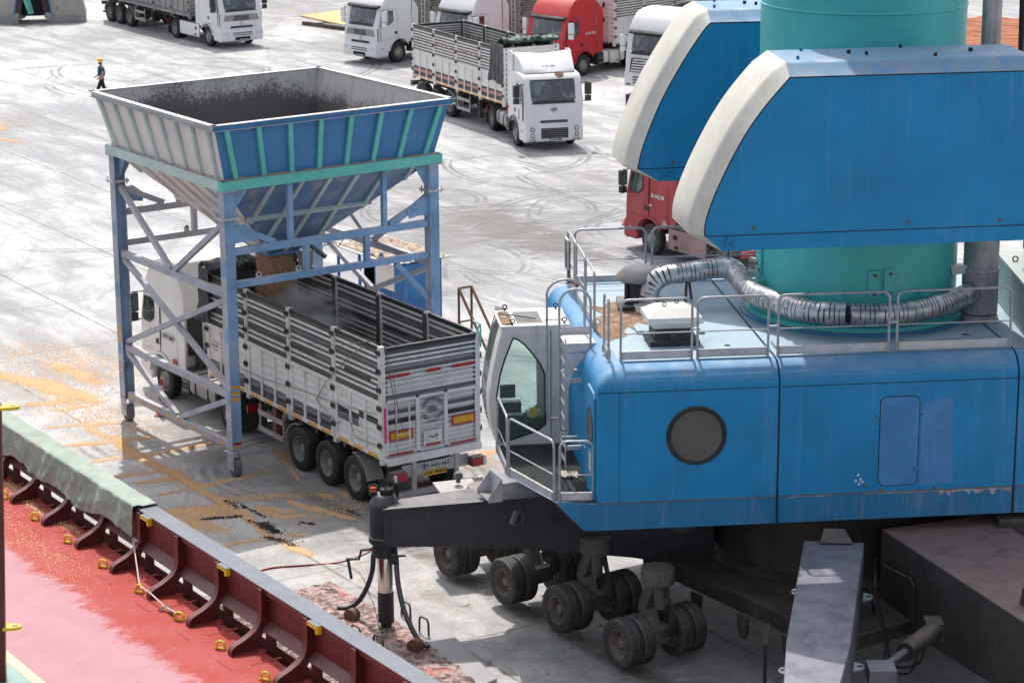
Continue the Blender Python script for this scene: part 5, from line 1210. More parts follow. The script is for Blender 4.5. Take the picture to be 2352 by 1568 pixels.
cloth('blue_tarp', 'plate_blue', None, bundle(31, -2.3, .55, 1.15, 3.45, .12), 24, 12, W2, 'small blue tarpaulin piece on the far wall of the white slatted trailer')
b = MB(); M_ = frame((-.86, -1.222, 1.35), (1, 0, 0), (0, 0, 1)); b.lathe([(.0001, .01), (.15, .01), (.15, 0)], M_, 24, 0); b.lathe([(.12, .013), (.155, .013), (.155, .0)], M_, 24, 0); b.text('80', M_ @ Matrix.Translation((0, 0, .0135)), .15, 1, .001); b.build('speed_sticker', [MT['redtape'], MT['plate']], T2)

# ---- white truck with grey trailer, top left
A3 = math.atan2(-.834, .552)
T3 = tractor('tipper_truck', (-14.38, 125.55, 0), A3, 'white', 'r', 'white truck with grey slatted trailer driving past at the far left', '31 AAH 21', 'mid', 3.9, side_skirts='white', visor=None)
pg = [MT['panel_galv'], MT['panel_inner'], MT['panel_grey']]
trailer(T3, Matrix(), -1.9, -12.6, 1.28, 3.6, 5, (-9.4, -10.72, -12.04 + .1), pg, rows_simple([]), rows_simple([(1.4, 1.55, 2)]), 2.45, orange=False)

# ---- parked row of tractors with tipping bodies
def parked(loc, ang, color, style, label, plate, roof, rear, mats, visor='dark', letters=None, mirror='white'):
    t = tractor('tipper_truck', loc, ang, color, style, label, plate, roof, 3.65, visor=visor, mirror=mirror)
    if rear: trailer(t, Matrix(), -2.05, -10.6, 1.28, 3.55, 4, (-7.2, -8.5, -9.8), mats, rows_simple([]), rows_simple([]), 2.45, orange=False)
    b = MB(); b.cyl((-1.55, .35, 1.1), (-1.75, .30, 3.3), .11, m=0); b.cyl((-1.55, .35, 1.1), (-1.65, .33, 2.2), .14, m=0); b.build('tipping_ram', paint('ram_rust_' + label[:6], (.22, .11, .05), .6, .3, 3), t)
    b = MB()
    for y in (-.9, -.6): b.tube([(-1.99, y, 1.3), (-1.99, y, 3.5)], .02, 6)
    for k in range(7): b.tube([(-1.99, -.9, 1.4 + .3 * k), (-1.99, -.6, 1.4 + .3 * k)], .015, 6)
    for y in (.75, .98): b.tube([(-1.99, y, 1.3), (-1.99, y, 3.5)], .02, 6)
    for k in range(7): b.tube([(-1.99, .98, 1.4 + .3 * k), (-1.99, .75, 1.4 + .3 * k)], .015, 6)
    b.build('front_ladder', MT['white'], t)
    return t
AP = R(225.5)
T4 = parked((-6.28, 119.8, 0), AP, 'white', 'r', 'white parked truck with dark visor, nearest the plywood sheets', '16 CGF 30', 'mid', True, pg)
T5 = parked((-1.85, 117.55, 0), AP, 'white', 'r', 'white parked truck between the other white truck and the bright red one', '', 'high', True, pg)
T6 = parked((2.57, 115.16, 0), AP, 'red', 'r', 'bright red parked truck with dark visor in front of a white trailer', '', 'high', True, [MT['white_dusty'], MT['panel_inner'], MT['panel_grey']])
T7 = parked((6.9, 109.6, 0), R(234), 'white', 'm', 'white parked truck with round star emblem on its grille beside the bright red truck', '', 'high', True, pg, visor='dark')
T8 = tractor('tipper_truck', (6.4, 93.05, 0), R(234), 'white', 'r', 'white truck cab almost hidden behind the rear white edged blue counterweight', '', 'mid', 3.65)
b = MB(); b.text('16 AU 425', frame((-.42, 1.246, 1.98), (-1, 0, 0), (0, 0, 1)), .16, 0, .002, bold=.004); b.build('lettering', MT['text_white'], T6)
b = MB()
for y, z, s_ in ((.62, 3.05, .16), (.62, 2.35, .14)): b.prism([(-s_, -s_), (0, s_ * 1.4), (s_, -s_ * .7), (.02, -s_ * .2)], frame((-2.02, y, z), (0, 1, 0), (0, 0, 1)), .01)
b.build('arrow_mark', MT['text_black'], T6)
# ---- dusty red truck behind the crane
T9 = tractor('tipper_truck', (5.46, 77.63, 0), math.atan2(.832, -.555), 'red_dusty', 'v', 'dusty dark red truck parked behind the crane railing', '', 'high', 3.6, tyre='rubber_grey', side_skirts='red_grey', visor=None, dusty=False)
b = MB(); b.text('10 AKJ 88', frame((-.40, 1.246, 1.95), (-1, 0, 0), (0, 0, 1)), .17, 0, .002, bold=.006); b.text('420', frame((-.05, 1.258, 1.62), (-1, 0, 0), (0, 0, 1)), .11, 0, .002, bold=.003); b.build('lettering', MT['text_white'], T9)
b = MB(); M_ = frame((-.8, 1.246, 1.12), (-1, 0, 0), (0, 0, 1)); b.lathe([(.0001, .01), (.13, .01), (.13, 0)], M_, 20); b.text('48', M_ @ Matrix.Translation((0, 0, .011)), .14, 1, .001); b.build('speed_sticker', [paint('sticker_pink', (.45, .25, .25)), MT['text_white']], T9)
plate_obj(T9, frame((-4.58, .35, .66), (0, -1, 0), (0, 0, 1)), '10 AKJ 88', 'rear_plate')
# ------------------------------------------------------------------ mobile harbour crane
CY = R(6.5)
crane = empty('harbour_crane', (6.6, 46.1, 0), CY, label='huge blue mobile harbour crane with turquoise tower and white edged counterweights', cat='crane')
CI = tw(crane).inverted()
def cb(mb, name, mats, parent=None, start=0, **k):
    mb.xf(CI); return mb.build(name, mats, parent or crane, **k)
hu = V((cos(CY), sin(CY), 0)); hv = V((-sin(CY), cos(CY), 0)); H0 = V((1.5, 41.78, 0))
def H(a, b_, z): return H0 + hu * a + hv * b_ + V((0, 0, z))
HM = frame(H0, hu, hv, (0, 0, 1)); DB = 6.9; SR = .44
# --- house modules
def ringm(a0, a1, i, z, left):
    P = [H(a1, i, z)]
    rc = .12 + i * .35; aL = a0 + (i if left else 0)
    if left:
        P += [H(aL + rc - rc * sin(t), i + rc - rc * cos(t), z) for t in [pi / 2 * k / 5 for k in range(6)]]
        P += [H(aL + rc - rc * cos(t), DB - i - rc + rc * sin(t), z) for t in [pi / 2 * k / 5 for k in range(6)]]
    else: P += [H(aL, i, z), H(aL, DB - i, z)]
    P.append(H(a1, DB - i, z)); return P[::-1]
def module(a0, a1, left, nm='house_module'):
    b = MB(); rs = [ringm(a0, a1, 0, 3.49, left), ringm(a0, a1, 0, 5.54, left)]
    for k in range(1, 9):
        t = pi / 2 * k / 8; rs.append(ringm(a0, a1, SR * (1 - cos(t)), 5.54 + SR * sin(t), left))
    b.loft(rs); o = cb(b, nm, MT['blue'], angle=40)
    b = MB(); top = ringm(a0 + .01, a1 - .01, SR + .01, 5.985, left); b.add(top, [tuple(range(len(top)))]); cb(b, 'roof_sheet', MT['roof'], o, smooth=False)
    b = MB(); b.bar(H(a0 + .02, -.001, 5.545), H(a1 - .005, -.001, 5.545), .006, .013, 0); cb(b, 'panel_seam', MT['dark'], o)
    b = MB(); b.bar(H(a0 + .02, -.001, 3.488), H(a1 - .005, -.001, 3.488), .006, .018, 0); cb(b, 'panel_seam', MT['rust'], o)
    return o
m1 = module(0, 3.28, True); m2 = module(3.315, 7.68, False); m3 = module(7.715, 11.2, False)
b = MB(); b.bar(H(.40, -.001, 3.5), H(.40, -.001, 5.53), .008, .006, 0); cb(b, 'panel_seam', MT['dark'], m1)
for a in (3.297, 7.697):
    b = MB(); b.prism([(-.03, 2.98), (DB - .03, 2.98), (DB - .03, 5.5), (DB - .5, 5.95), (.46, 5.95), (.02, 5.5)], frame(H(a - .012, 0, 0), hv, (0, 0, 1)), .024); cb(b, 'module_gap', MT['dark'])
# skirts and walkway deck
plat_top = [(-.33, 46.75), (-.33, 45.06), (-.11, 43.47), (.76, 41.89), (1.5, 41.782)]
plat_bot = [(.55, 46.75), (.5, 45.2), (.66, 43.7), (1.27, 41.80), (1.5, 41.79)]
tr = [V((x, y, 3.485)) for x, y in plat_top] + [H(3.28, .001, 3.485), H(3.28, DB, 3.485), H(.2, DB, 3.485)]
br = [V((x, y, 2.98)) for x, y in plat_bot] + [H(3.28, .001, 2.98), H(3.28, DB, 2.98), H(.6, DB, 2.98)]
b = MB(); b.loft([br, tr]); sk1 = cb(b, 'skirt', MT['skirt'], smooth=False)
for a0, a1 in ((3.315, 7.68), (7.715, 11.2)):
    b = MB(); b.bx(a0, a1, .006, DB, 2.98, 3.482, 0, M=HM); cb(b, 'skirt', MT['skirt'])
b = MB(); pin = [(-.27, 46.7), (-.27, 45.08), (-.06, 43.5), (.79, 41.95), (1.47, 41.85), (.95, 46.7)]
b.add([V((x, y, 3.49)) for x, y in pin], [tuple(range(6))]); gr = cb(b, 'walkway', MT['dark'], smooth=False)
def inside(x, y):
    c = False; n = len(pin); j = n - 1
    for i in range(n):
        xi, yi = pin[i]; xj, yj = pin[j]
        if (yi > y) != (yj > y) and x < (xj - xi) * (y - yi) / (yj - yi) + xi: c = not c
        j = i
    return c
def clipline(p, d):
    ts = []
    for i in range(6):
        x1, y1 = pin[i]; x2, y2 = pin[(i + 1) % 6]; ex, ey = x2 - x1, y2 - y1; den = d[0] * ey - d[1] * ex
        if abs(den) < 1e-9: continue
        t = ((x1 - p[0]) * ey - (y1 - p[1]) * ex) / den; s_ = ((x1 - p[0]) * d[1] - (y1 - p[1]) * d[0]) / den
        if 0 <= s_ <= 1: ts.append(t)
    return (min(ts), max(ts)) if len(ts) >= 2 else None
b = MB()
for k in range(64):
    p = (-.3 + .033 * k, 41.8); d = (-.113, .9936); c = clipline(p, d)
    if c: b.bar((p[0] + d[0] * c[0], p[1] + d[1] * c[0], 3.507), (p[0] + d[0] * c[1], p[1] + d[1] * c[1], 3.507), .005, .03)
for k in range(46):
    p = (-.4, 41.7 + .11 * k); d = (.9936, .113); c = clipline(p, d)
    if c: b.bar((p[0] + d[0] * c[0], p[1] + d[1] * c[0], 3.50), (p[0] + d[0] * c[1], p[1] + d[1] * c[1], 3.50), .004, .012)
cb(b, 'grating', paint('grating_steel', (.10, .12, .12), .5, .2, 4, metal=.3), gr)
# railings
def rail(p, q, h=1.12, mid=.5, toe=.15, r=.024, name='guard_rail', parent=None):
    p, q = V(p), V(q); d = (q - p).normalized(); up = V((0, 0, 1)); rc = .14; P = [p]
    for k in range(6):
        t = pi / 2 * k / 5; P.append(p + d * (rc - rc * cos(t)) + up * (h - rc + rc * sin(t)))
    for k in range(6):
        t = pi / 2 * (1 - k / 5); P.append(q - d * (rc - rc * cos(t)) + up * (h - rc + rc * sin(t)))
    P.append(q); b = MB(); b.tube(P, r, 9)
    if mid: b.tube([p + up * mid, q + up * mid], r * .55, 7)
    o = cb(b, name, MT['galv_tube'], parent, angle=60)
    if toe:
        b = MB(); n_ = d.cross(up); b.bar(p + up * (toe / 2 + .02) + d * .03, q + up * (toe / 2 + .02) - d * .03, .008, toe, 0); b.bar(p + up * (toe + .02) + d * .03 + n_ * .0, q + up * (toe + .02) - d * .03, .035, .008, 0); cb(b, 'toe_board', MT['galv'], o)
    for e, f in ((p, 1), (q, -1)):
        b = MB(); b.bar(e + d * f * .03 + up * .02, e + d * f * .03 + up * .17, .09, .008, 0, d); cb(b, 'rail_foot', MT['galv'], o)
    return o
ZR_ = 5.985
for a0, a1 in ((.50, 1.79), (1.89, 3.18), (3.36, 5.40), (5.55, 7.66)): rail(H(a0, .50, ZR_), H(a1, .50, ZR_))
for a0 in (1.79, 5.40): 
    b = MB(); b.tube([H(a0, .5, ZR_ + .55), H(a0 + .15, .5, ZR_ + .55)], .022, 7); cb(b, 'rail_link', MT['galv'])
b = MB(); b.tube([H(3.18, .5, ZR_ + .55), H(3.36, .5, ZR_ + .55)], .022, 7); cb(b, 'rail_link', MT['galv'])
rail(H(.30, .62, ZR_), H(.30, 1.15, ZR_), toe=.15)
for b0, b1 in ((2.75, 3.9), (3.98, 5.2), (5.28, 6.38)): rail(H(.36, b0, ZR_), H(.36, b1, ZR_), toe=.16)
for a0, a1 in ((.5, 1.95), (2.08, 3.6), (3.7, 5.2)): rail(H(a0, 6.42, ZR_), H(a1, 6.42, ZR_), toe=.14)
for p, q in (((-.28, 44.85), (-.10, 43.47)), ((-.07, 43.42), (.74, 41.93)), ((.84, 41.915), (1.44, 41.93))): rail((*p, 3.49), (*q, 3.49), 1.13)
# sun-panel on the far rail corner
b = MB(); M_ = frame(H(.30, 6.1, 6.35), -hv * .6 + hu * .0 + hv * 0, (0, 0, 1)) if False else frame(H(.28, 6.2, 6.4), -hv, (0, 0, 1))
b.bx(0, .34, 0, .62, -.03, .01, 0, M=M_); b.bx(.02, .32, .04, .58, .0105, .013, 1, M=M_); b.bx(.1, .2, -.3, .55, -.08, -.031, 2, M=M_); b.bar(H(.3, 5.8, 6.25), H(.36, 5.0, 6.3), .06, .05, 2); cb(b, 'sign_panel', [MT['galv'], MT['pane_grey'], MT['rust']])
# ladder and hoops on the left
for bb in (1.95, 2.55):
    b = MB(); b.bar(H(-.30, bb, 3.5), H(-.30, bb, 6.05), .05, .03); cb(b, 'ladder_stile', MT['galv'])
for k in range(9):
    b = MB(); b.bar(H(-.30, 1.97, 3.68 + .27 * k), H(-.30, 2.53, 3.68 + .27 * k), .03, .03); cb(b, 'ladder_rung', MT['galv'])
for z in (3.95, 5.25):
    for bb in (1.95, 2.55): b = MB(); b.bar(H(-.30, bb, z), H(.0, bb, z), .05, .08); cb(b, 'ladder_bracket', MT['galv'])
for bb, x0 in ((1.88, -.42), (2.66, -.55)):
    P = [H(-.30, bb, 4.3), H(x0 + .04, bb, 4.32), H(x0, bb, 4.45), H(x0, bb, 6.55)]
    for k in range(9):
        t = pi * k / 8; P.append(H((x0 + .16) / 2 + (x0 - .16) / 2 * cos(t), bb, 6.72 + .28 * sin(t)))
    P += [H(.16, bb, 6.5), H(.16, bb, 5.6)]
    b = MB(); b.tube(P, .024, 9); cb(b, 'grab_rail', MT['galv_tube'], angle=60)
b = MB(); b.bx(-.32, .26, 1.90, 2.62, 5.93, 5.96, 0, M=HM); b.bx(-.32, .26, 1.885, 1.899, 5.80, 5.97, 0, M=HM); b.bx(-.33, .26, 2.621, 2.635, 5.80, 6.10, 0, M=HM); b.prism([(-.31, 5.79), (.22, 5.79), (.05, 5.70), (-.15, 5.5), (-.26, 5.1), (-.31, 5.1)], frame(H(0, 1.86, 0), hu, (0, 0, 1)), .006); cb(b, 'landing_step', MT['galv'])
# door in the left side with porthole
b = MB(); b.prism([(.12, 3.52), (.95, 3.52), (.95, 5.40), (.85, 5.5), (.22, 5.5), (.12, 5.40)], frame(H(-.045, 0, 0), hv, (0, 0, 1)), .045); b.f = [tuple(reversed(f)) for f in b.f] if False else b.f
dr = cb(b, 'door', MT['blue'], bevel=.012)
b = MB(); RMd = frame(H(-.047, .53, 4.78), hv, (0, 0, 1), -hu); b.lathe([(.30, 0), (.33, .012), (.36, .0)], RMd, 30, 1); b.lathe([(.0001, .004), (.305, .004)], RMd, 30, 0, cap=False); cb(b, 'porthole', [MT['pane_grey'], MT['dark']], dr)
b = MB(); b.tube([H(-.05, .8, 4.35), H(-.12, .8, 4.35), H(-.12, .62, 4.35), H(-.05, .62, 4.35)], .014, 6); cb(b, 'handle', MT['booth_blue'], dr)
b = MB(); b.bx(-.052, -.0465, .36, .66, 3.95, 4.32, 0, M=HM); cb(b, 'notice', MT['plate'], dr)
# round window and hatch in the long face
RMw = frame(H(1.80, -.004, 4.70), hu, (0, 0, 1), -hv)
b = MB(); b.lathe([(.46, 0), (.475, .022), (.505, .03), (.535, .026), (.55, .0)], RMw, 56, 0, cap=False); rw = cb(b, 'porthole_seal', MT['rubber'])
b = MB(); b.lathe([(.0001, .006), (.47, .006)], RMw, 48, 0, cap=False); cb(b, 'porthole_pane', MT['pane_grey'], rw)
def rrect(a0, a1, z0, z1, r): 
    P = []
    for cx, cz, s0 in ((a1 - r, z0 + r, -90), (a1 - r, z1 - r, 0), (a0 + r, z1 - r, 90), (a0 + r, z0 + r, 180)): P += arc(cx, cz, r, s0, s0 + 90, 6)
    return P
FM = frame(H(0, 0, 0), hu, (0, 0, 1), -hv)
b = MB(); b.prism(rrect(5.145, 5.885, 3.60, 5.29, .13), FM, .004, 0); hs = cb(b, 'hatch_seal', MT['dark'])
b = MB(); b.prism(rrect(5.16, 5.87, 3.615, 5.275, .12), FM, .010, 0); ht = cb(b, 'hatch_door', paint('hatch_blue', (.045, .20, .43), .6, .14, 2.5, streak=.55, streak_col='#7a8fb0', streak_scale=9, grime=.3, grime_col='#4d74ab', grime_scale=3), hs)
for z in (3.86, 5.06):
    b = MB(); b.prism([(5.80, z), (5.915, z), (5.915, z + .085), (5.80, z + .085)], FM, .016); cb(b, 'hinge', MT['skirt'], ht)
b = MB(); b.prism([(5.92, 3.6), (6.55, 3.6), (6.5, 5.2), (6.2, 5.22), (5.92, 5.1)], FM, .002); cb(b, 'faded_patch', paint('faded_blue', (.055, .205, .44), .6, .12, 2.5, streak=.4, streak_col='#7a92b5', streak_scale=7), m2)
for a, z, r_ in ((5.08, 4.92, .022), (5.08, 4.80, .02), (5.06, 4.3, .016), (5.93, 4.93, .022), (5.92, 4.28, .018), (4.9, 3.62, .03), (5.2, 3.53, .035), (6.2, 3.52, .03)):
    b = MB(); b.lathe([(.0001, .006), (r_, .004), (r_, 0)], frame(H(a, -.001, z), hu, (0, 0, 1)), 10); cb(b, 'rusty_bolt', MT['rust'], m2)
for i, (a, z) in enumerate(((4.78, 3.83), (4.83, 3.75), (4.74, 3.72), (4.86, 3.70), (4.80, 3.66))):
    b = MB(); b.prism([(.022 * cos(k) * (1 + .5 * fbm((k, i, 2))), .026 * sin(k) * (1 + .5 * fbm((i, k, 5)))) for k in [2 * pi * q / 8 for q in range(8)]], frame(H(a, -.003, z), hu, (0, 0, 1)), .002); cb(b, 'paint_chip', MT['text_white'], m2)
# scraped paint on the skirt
b = MB()
for a0, a1, dz, sd_ in ((3.5, 4.3, .05, 1), (4.9, 6.3, .045, 5), (6.3, 7.66, .16, 9)):
    top = []; bot = []
    for k in range(30):
        a = a0 + (a1 - a0) * k / 29; d = dz * (.25 + 1.1 * abs(fbm((a * 3.1, sd_, 0)))) * (1.6 if sd_ == 9 and fbm((a * 4.2, 3, 1)) > .05 else .6)
        top.append(H(a, .0025, 3.478)); bot.append(H(a, .0025, 3.475 - d))
    b.loft([top, bot], cap=False, closed=False)
cb(b, 'scraped_paint', paint('scraped_primer', (.30, .30, .34), .7, .3, 6, grime=.5, grime_col='#7a5f4e', grime_scale=5), sk1)
# --- roof fittings
b = MB(); cm1 = V((2.50, 46.35, 0)); TL = lambda c: Matrix.Translation(c)
b.lathe([(.50, 6.55), (.47, 6.62), (.34, 6.74), (.30, 6.77), (.0001, 6.83)], TL(cm1), 36, 0); b.lathe([(.5, 6.55), (.46, 6.53), (.0001, 6.56)], TL(cm1), 36, 0, cap=False)
b.lathe([(.30, 6.10), (.30, 6.54)], TL(cm1), 24, 1); b.bx(2.05, 2.95, 45.9, 46.8, 5.986, 6.08, 1)
for a in (.5, 2.1, 3.7, 5.3): b.bx(cm1.x + .34 * cos(a) - .03, cm1.x + .34 * cos(a) + .03, cm1.y + .34 * sin(a) - .03, cm1.y + .34 * sin(a) + .03, 6.081, 6.56, 1)
cb(b, 'mushroom_vent', [paint('vent_grey', (.13, .13, .135), .75, .2, 3, dust=.35, dust_col='#77757a'), MT['black']])
# angular hatch vent
cvt = V((2.93, 43.75, 0)); VM = frame(cvt, hu, hv, (0, 0, 1)); b = MB()
b.bx(-.46, .46, -.42, .42, 5.986, 6.08, 1, M=VM); b.bx(-.36, .36, -.32, .32, 6.081, 6.3, 1, M=VM)
def sq(x, y, z): return [VM @ V((sx * x, sy * y, z)) for sx, sy in ((-1, -1), (1, -1), (1, 1), (-1, 1))]
b.loft([sq(.36, .32, 6.30), sq(.50, .44, 6.42), sq(.50, .44, 6.52), sq(.27, .22, 6.66)], 0); b.bx(-.1, .06, -.44, -.33, 6.1, 6.2, 1, M=VM)
vt = cb(b, 'roof_vent', [MT['cabwhite'], MT['black']], smooth=False)
for dx, dy in ((-.15, -.1), (.12, .12)):
    b = MB(); c = VM @ V((dx, dy, 6.70)); b.tube([c + V((.035 * cos(a), 0, .035 * sin(a))) for a in [2 * pi * k / 10 for k in range(10)]], .01, 5, closed=True); b.cyl(c + V((0, 0, -.05)), c + V((0, 0, -.03)), .015, n=6); cb(b, 'lifting_eye', MT['dark'], vt)
b = MB(); b.bx(-.55, -.12, .52, .95, 5.987, 6.05, 0, M=VM); cb(b, 'roof_plate', MT['roof'])
b = MB(); b.prism([(0, 0), (.95, -.05), (.97, .12), (.1, .40), (0, .40)], frame(H(3.42, .95, 5.987), hu, hv), .06); cb(b, 'roof_plate', MT['roof'])
b = MB(); b.prism([(0, 0), (1.0, .12), (1.6, .55), (-.1, .5)], frame(H(5.9, 1.05, 5.987), hu, hv), .02); cb(b, 'roof_plate', MT['roof'])
for (a, bb, s_) in ((2.3, 2.2, .05), (2.6, 1.3, .04), (1.9, 3.1, .05), (6.4, 1.7, .06), (7.1, 1.4, .07), (2.45, 3.0, .03)):
    b = MB(); b.sphere(H(a, bb, 5.99), s_, 7, 0, (1.5, .8, .5)); cb(b, 'debris', MT['dark'])
# rust-coloured spill on the roof corner
def spill(u, v):
    a = u * 2 * pi; r = v * (1 + .7 * fbm((cos(a) * 2.5, sin(a) * 2.5, 3))); return H(1.1 + .6 * r * cos(a), 3.75 + 1.05 * r * sin(a), 5.9875 + .02 * (1 - v))
b = MB(); b.grid(spill, 40, 8); cb(b, 'rust_spill', paint('rust_dust', (.20, .115, .065), .9, .4, 6, grime=.85, grime_col='#b3a596', grime_scale=4))
def spill2(u, v):
    a = u * 2 * pi; r = v * (1 + .4 * fbm((cos(a) * 1.5, sin(a) * 1.5, 8))); return H(.62 + .3 * r * cos(a), 2.6 + .6 * r * sin(a), 5.988 + .01 * (1 - v))
b = MB(); b.grid(spill2, 30, 6); cb(b, 'rust_spill', bpy.data.materials['rust_dust'])
# --- hose
def smooth_path(pts, n):
    P = [V(p) for p in pts]; out = []
    for i in range(len(P) - 1):
        p0, p1, p2, p3 = P[max(i - 1, 0)], P[i], P[i + 1], P[min(i + 2, len(P) - 1)]
        for k in range(n):
            t = k / n; out.append(.5 * ((2 * p1) + (p2 - p0) * t + (2 * p0 - 5 * p1 + 4 * p2 - p3) * t * t + (3 * p1 - p0 - 3 * p2 + p3) * t ** 3))
    out.append(P[-1]); return out
def slit_hose(path, r, pitch=.085, slit=.016, nseg=20, seed=1, gap=()):
    # resample
    L = [0]
    for a, c in zip(path, path[1:]): L.append(L[-1] + (c - a).length)
    tot = L[-1]; q = []; s_ = 0; rr_ = random.Random(seed)
    while s_ < tot - pitch: q += [(s_, 0), (s_ + slit, 1)]; s_ += pitch
    q.append((tot, 0)); pts = []; fl = []
    for d, f in q:
        j = 0
        while j < len(L) - 2 and L[j + 1] < d: j += 1
        t = (d - L[j]) / max(1e-6, L[j + 1] - L[j]); pts.append(path[j].lerp(path[j + 1], t)); fl.append(f)
    b = MB(); rad = [r * (1 + .05 * fbm((i * .13, seed, 0))) for i in range(len(pts))]
    b.tube(pts, rad, nseg)
    for i in range(len(pts) - 1):
        if fl[i] == 0:
            st_k = rr_.randint(0, nseg - 1); ln = rr_.randint(6, 9)
            for blk in (0, nseg // 2):
                for k in range(ln): b.m[i * nseg + (st_k + blk + k) % nseg] = 1
    for i in range(len(b.v)):                                        # dents and kinks
        p = V(b.v[i]); d = .016 * fbm((p.x * 5, p.y * 5, p.z * 5 + seed)); b.v[i] = (p.x + d, p.y + d * .6, p.z + d)
    return b
p1 = smooth_path([(2.66, 46.0, 6.1), (2.66, 46.0, 6.32), (2.74, 46.0, 6.54), (2.98, 46.02, 6.68), (3.4, 46.1, 6.72), (4.05, 46.22, 6.78)], 8)
cb(slit_hose(p1, .195, seed=2), 'exhaust_hose', [MT['hose'], MT['dark']], angle=70)
p2 = smooth_path([(4.0, 46.25, 6.78), (4.28, 46.15, 6.76), (4.38, 45.7, 6.66), (4.52, 45.2, 6.55), (4.85, 44.65, 6.50), (5.3, 44.2, 6.47)], 8)
cb(slit_hose(p2, .205, .05, .014, 20, 3), 'exhaust_hose', [MT['hose'], MT['dark']], angle=70)
p3 = smooth_path([(5.2, 44.25, 6.47), (5.7, 43.95, 6.45), (6.15, 43.84, 6.44)], 8)
cb(slit_hose(p3, .212, seed=4), 'exhaust_hose', [MT['hose'], MT['dark']], angle=70)
p4 = smooth_path([(6.22, 43.83, 6.44), (6.8, 43.84, 6.43), (7.35, 43.98, 6.44)], 8)
cb(slit_hose(p4, .20, seed=5), 'exhaust_hose', [MT['hose'], MT['dark']], angle=70)
p5 = smooth_path([(7.3, 43.97, 6.44), (7.9, 44.25, 6.48), (8.35, 44.62, 6.52), (8.62, 44.95, 6.55), (8.72, 45.2, 6.55)], 8)
cb(slit_hose(p5, .205, .07, .015, 20, 6), 'exhaust_hose', [MT['hose'], MT['dark']], angle=70)
b = MB(); b.cyl((6.1, 43.85, 6.44), (6.3, 43.84, 6.44), .15, m=0); cb(b, 'hose_joint', MT['dark'])
b = MB(); b.lathe([(.30, 5.99), (.30, 6.11), (.2, 6.12)], TL((2.66, 46.0, 0)), 28); cb(b, 'hose_flange', MT['cabwhite'])
b = MB(); b.bar((3.35, 46.05, 5.99), (3.38, 46.1, 6.6), .06, .05); b.bar((3.5, 46.12, 5.99), (3.42, 46.12, 6.6), .06, .05); cb(b, 'hose_stand', MT['frame'])
# --- silencer and stack
b = MB(); SC = V((8.88, 45.25, 0)); b.lathe([(.33, 6.12), (.345, 6.14), (.345, 6.95), (.33, 6.97), (.33, 8.9), (.18, 9.1), (.18, 16.5)], TL(SC), 30); b.lathe([(.35, 6.93), (.36, 6.95), (.35, 6.99)], TL(SC), 30); b.lathe([(.34, 6.1), (.37, 6.0), (.37, 5.99)], TL(SC), 30)
cb(b, 'exhaust_stack', paint('stack_steel', (.38, .365, .36), .55, .3, 1.5, metal=.1, streak=.75, streak_col='#3f3a37', streak_scale=5, grime=.3, grime_col='#6b5a4c'))
b = MB(); b.tube([(9.55, 45.5, 8.0), (9.50, 45.6, 12.0), (9.46, 45.8, 17)], .055, 8); cb(b, 'cable', MT['dark'])
b = MB(); b.tube([(9.6, 45.6, 11.55), (10.4, 45.8, 11.62)], .05, 8); cb(b, 'wire_rope', MT['alu'])
# --- tower
TC = V((6.63, 46.1, 0)); b = MB(); b.lathe([(1.92, 6.1), (1.92, 11.9), (1.92, 17.5)], TL(TC), 96, cap=False); tow = cb(b, 'tower', MT['turq'], angle=60)
b = MB(); b.lathe([(1.922, 11.88), (1.94, 11.895), (1.94, 11.915), (1.922, 11.93)], TL(TC), 96, cap=False); cb(b, 'weld_band', MT['turq'], tow)
b = MB(); b.lathe([(1.93, 6.22), (1.97, 6.14), (2.14, 6.13), (2.14, 6.045), (2.0, 6.044)], TL(TC), 96, cap=False); fl = cb(b, 'slew_flange', MT['turq'], tow)
for k in range(60):
    a = pi + .15 + (pi - .3) * k / 59; b = MB(); c = TC + V((2.05 * cos(a), 2.05 * sin(a), 6.131)); b.cyl(c, c + V((0, 0, .07)), .042, n=6); cb(b, 'bolt', MT['turq'], fl)
b = MB(); b.lathe([(1.99, 5.99), (2.22, 5.99), (2.22, 6.02), (2.12, 6.04), (2.12, 6.043)], TL(TC), 96, cap=False); cb(b, 'slew_ring', MT['blue_dark'])
for a_, z0, z1, wd in ((-88, 6.66, 7.18, .20), (-79.5, 6.68, 7.20, .20), (-170, 6.9, 7.5, .2), (-166, 6.8, 7.4, .16)):
    a = R(a_); nn = V((cos(a), sin(a), 0)); M_ = frame(TC + nn * 1.915, V((-sin(a), cos(a), 0)), (0, 0, 1), nn)
    b = MB(); b.bx(-wd / 2, wd / 2, z0, z1, 0, .055, 0, M=M_); pl_ = cb(b, 'mounting_plate', MT['turq'], tow, bevel=.008)
    b = MB()
    for z in (z0 + .08, z1 - .08): b.cyl(M_ @ V((.02, z, .05)), M_ @ V((.02, z, .075)), .035, n=8)
    cb(b, 'bolt', MT['rust'], pl_)
for a_ in (-160, -125, -105, -60): a = R(a_); nn = V((cos(a), sin(a), 0)); b = MB(); b.bar(TC + nn * 1.9 + V((0, 0, 6.72)), TC + nn * 2.2 + V((0, 0, 6.70)), .05, .02); cb(b, 'hose_bracket', MT['turq'], tow)
b = MB(); b.bar((8.3, 45.2, 6.95), (8.75, 45.2, 7.0), .2, .16); cb(b, 'stack_bracket', MT['galv'], tow)
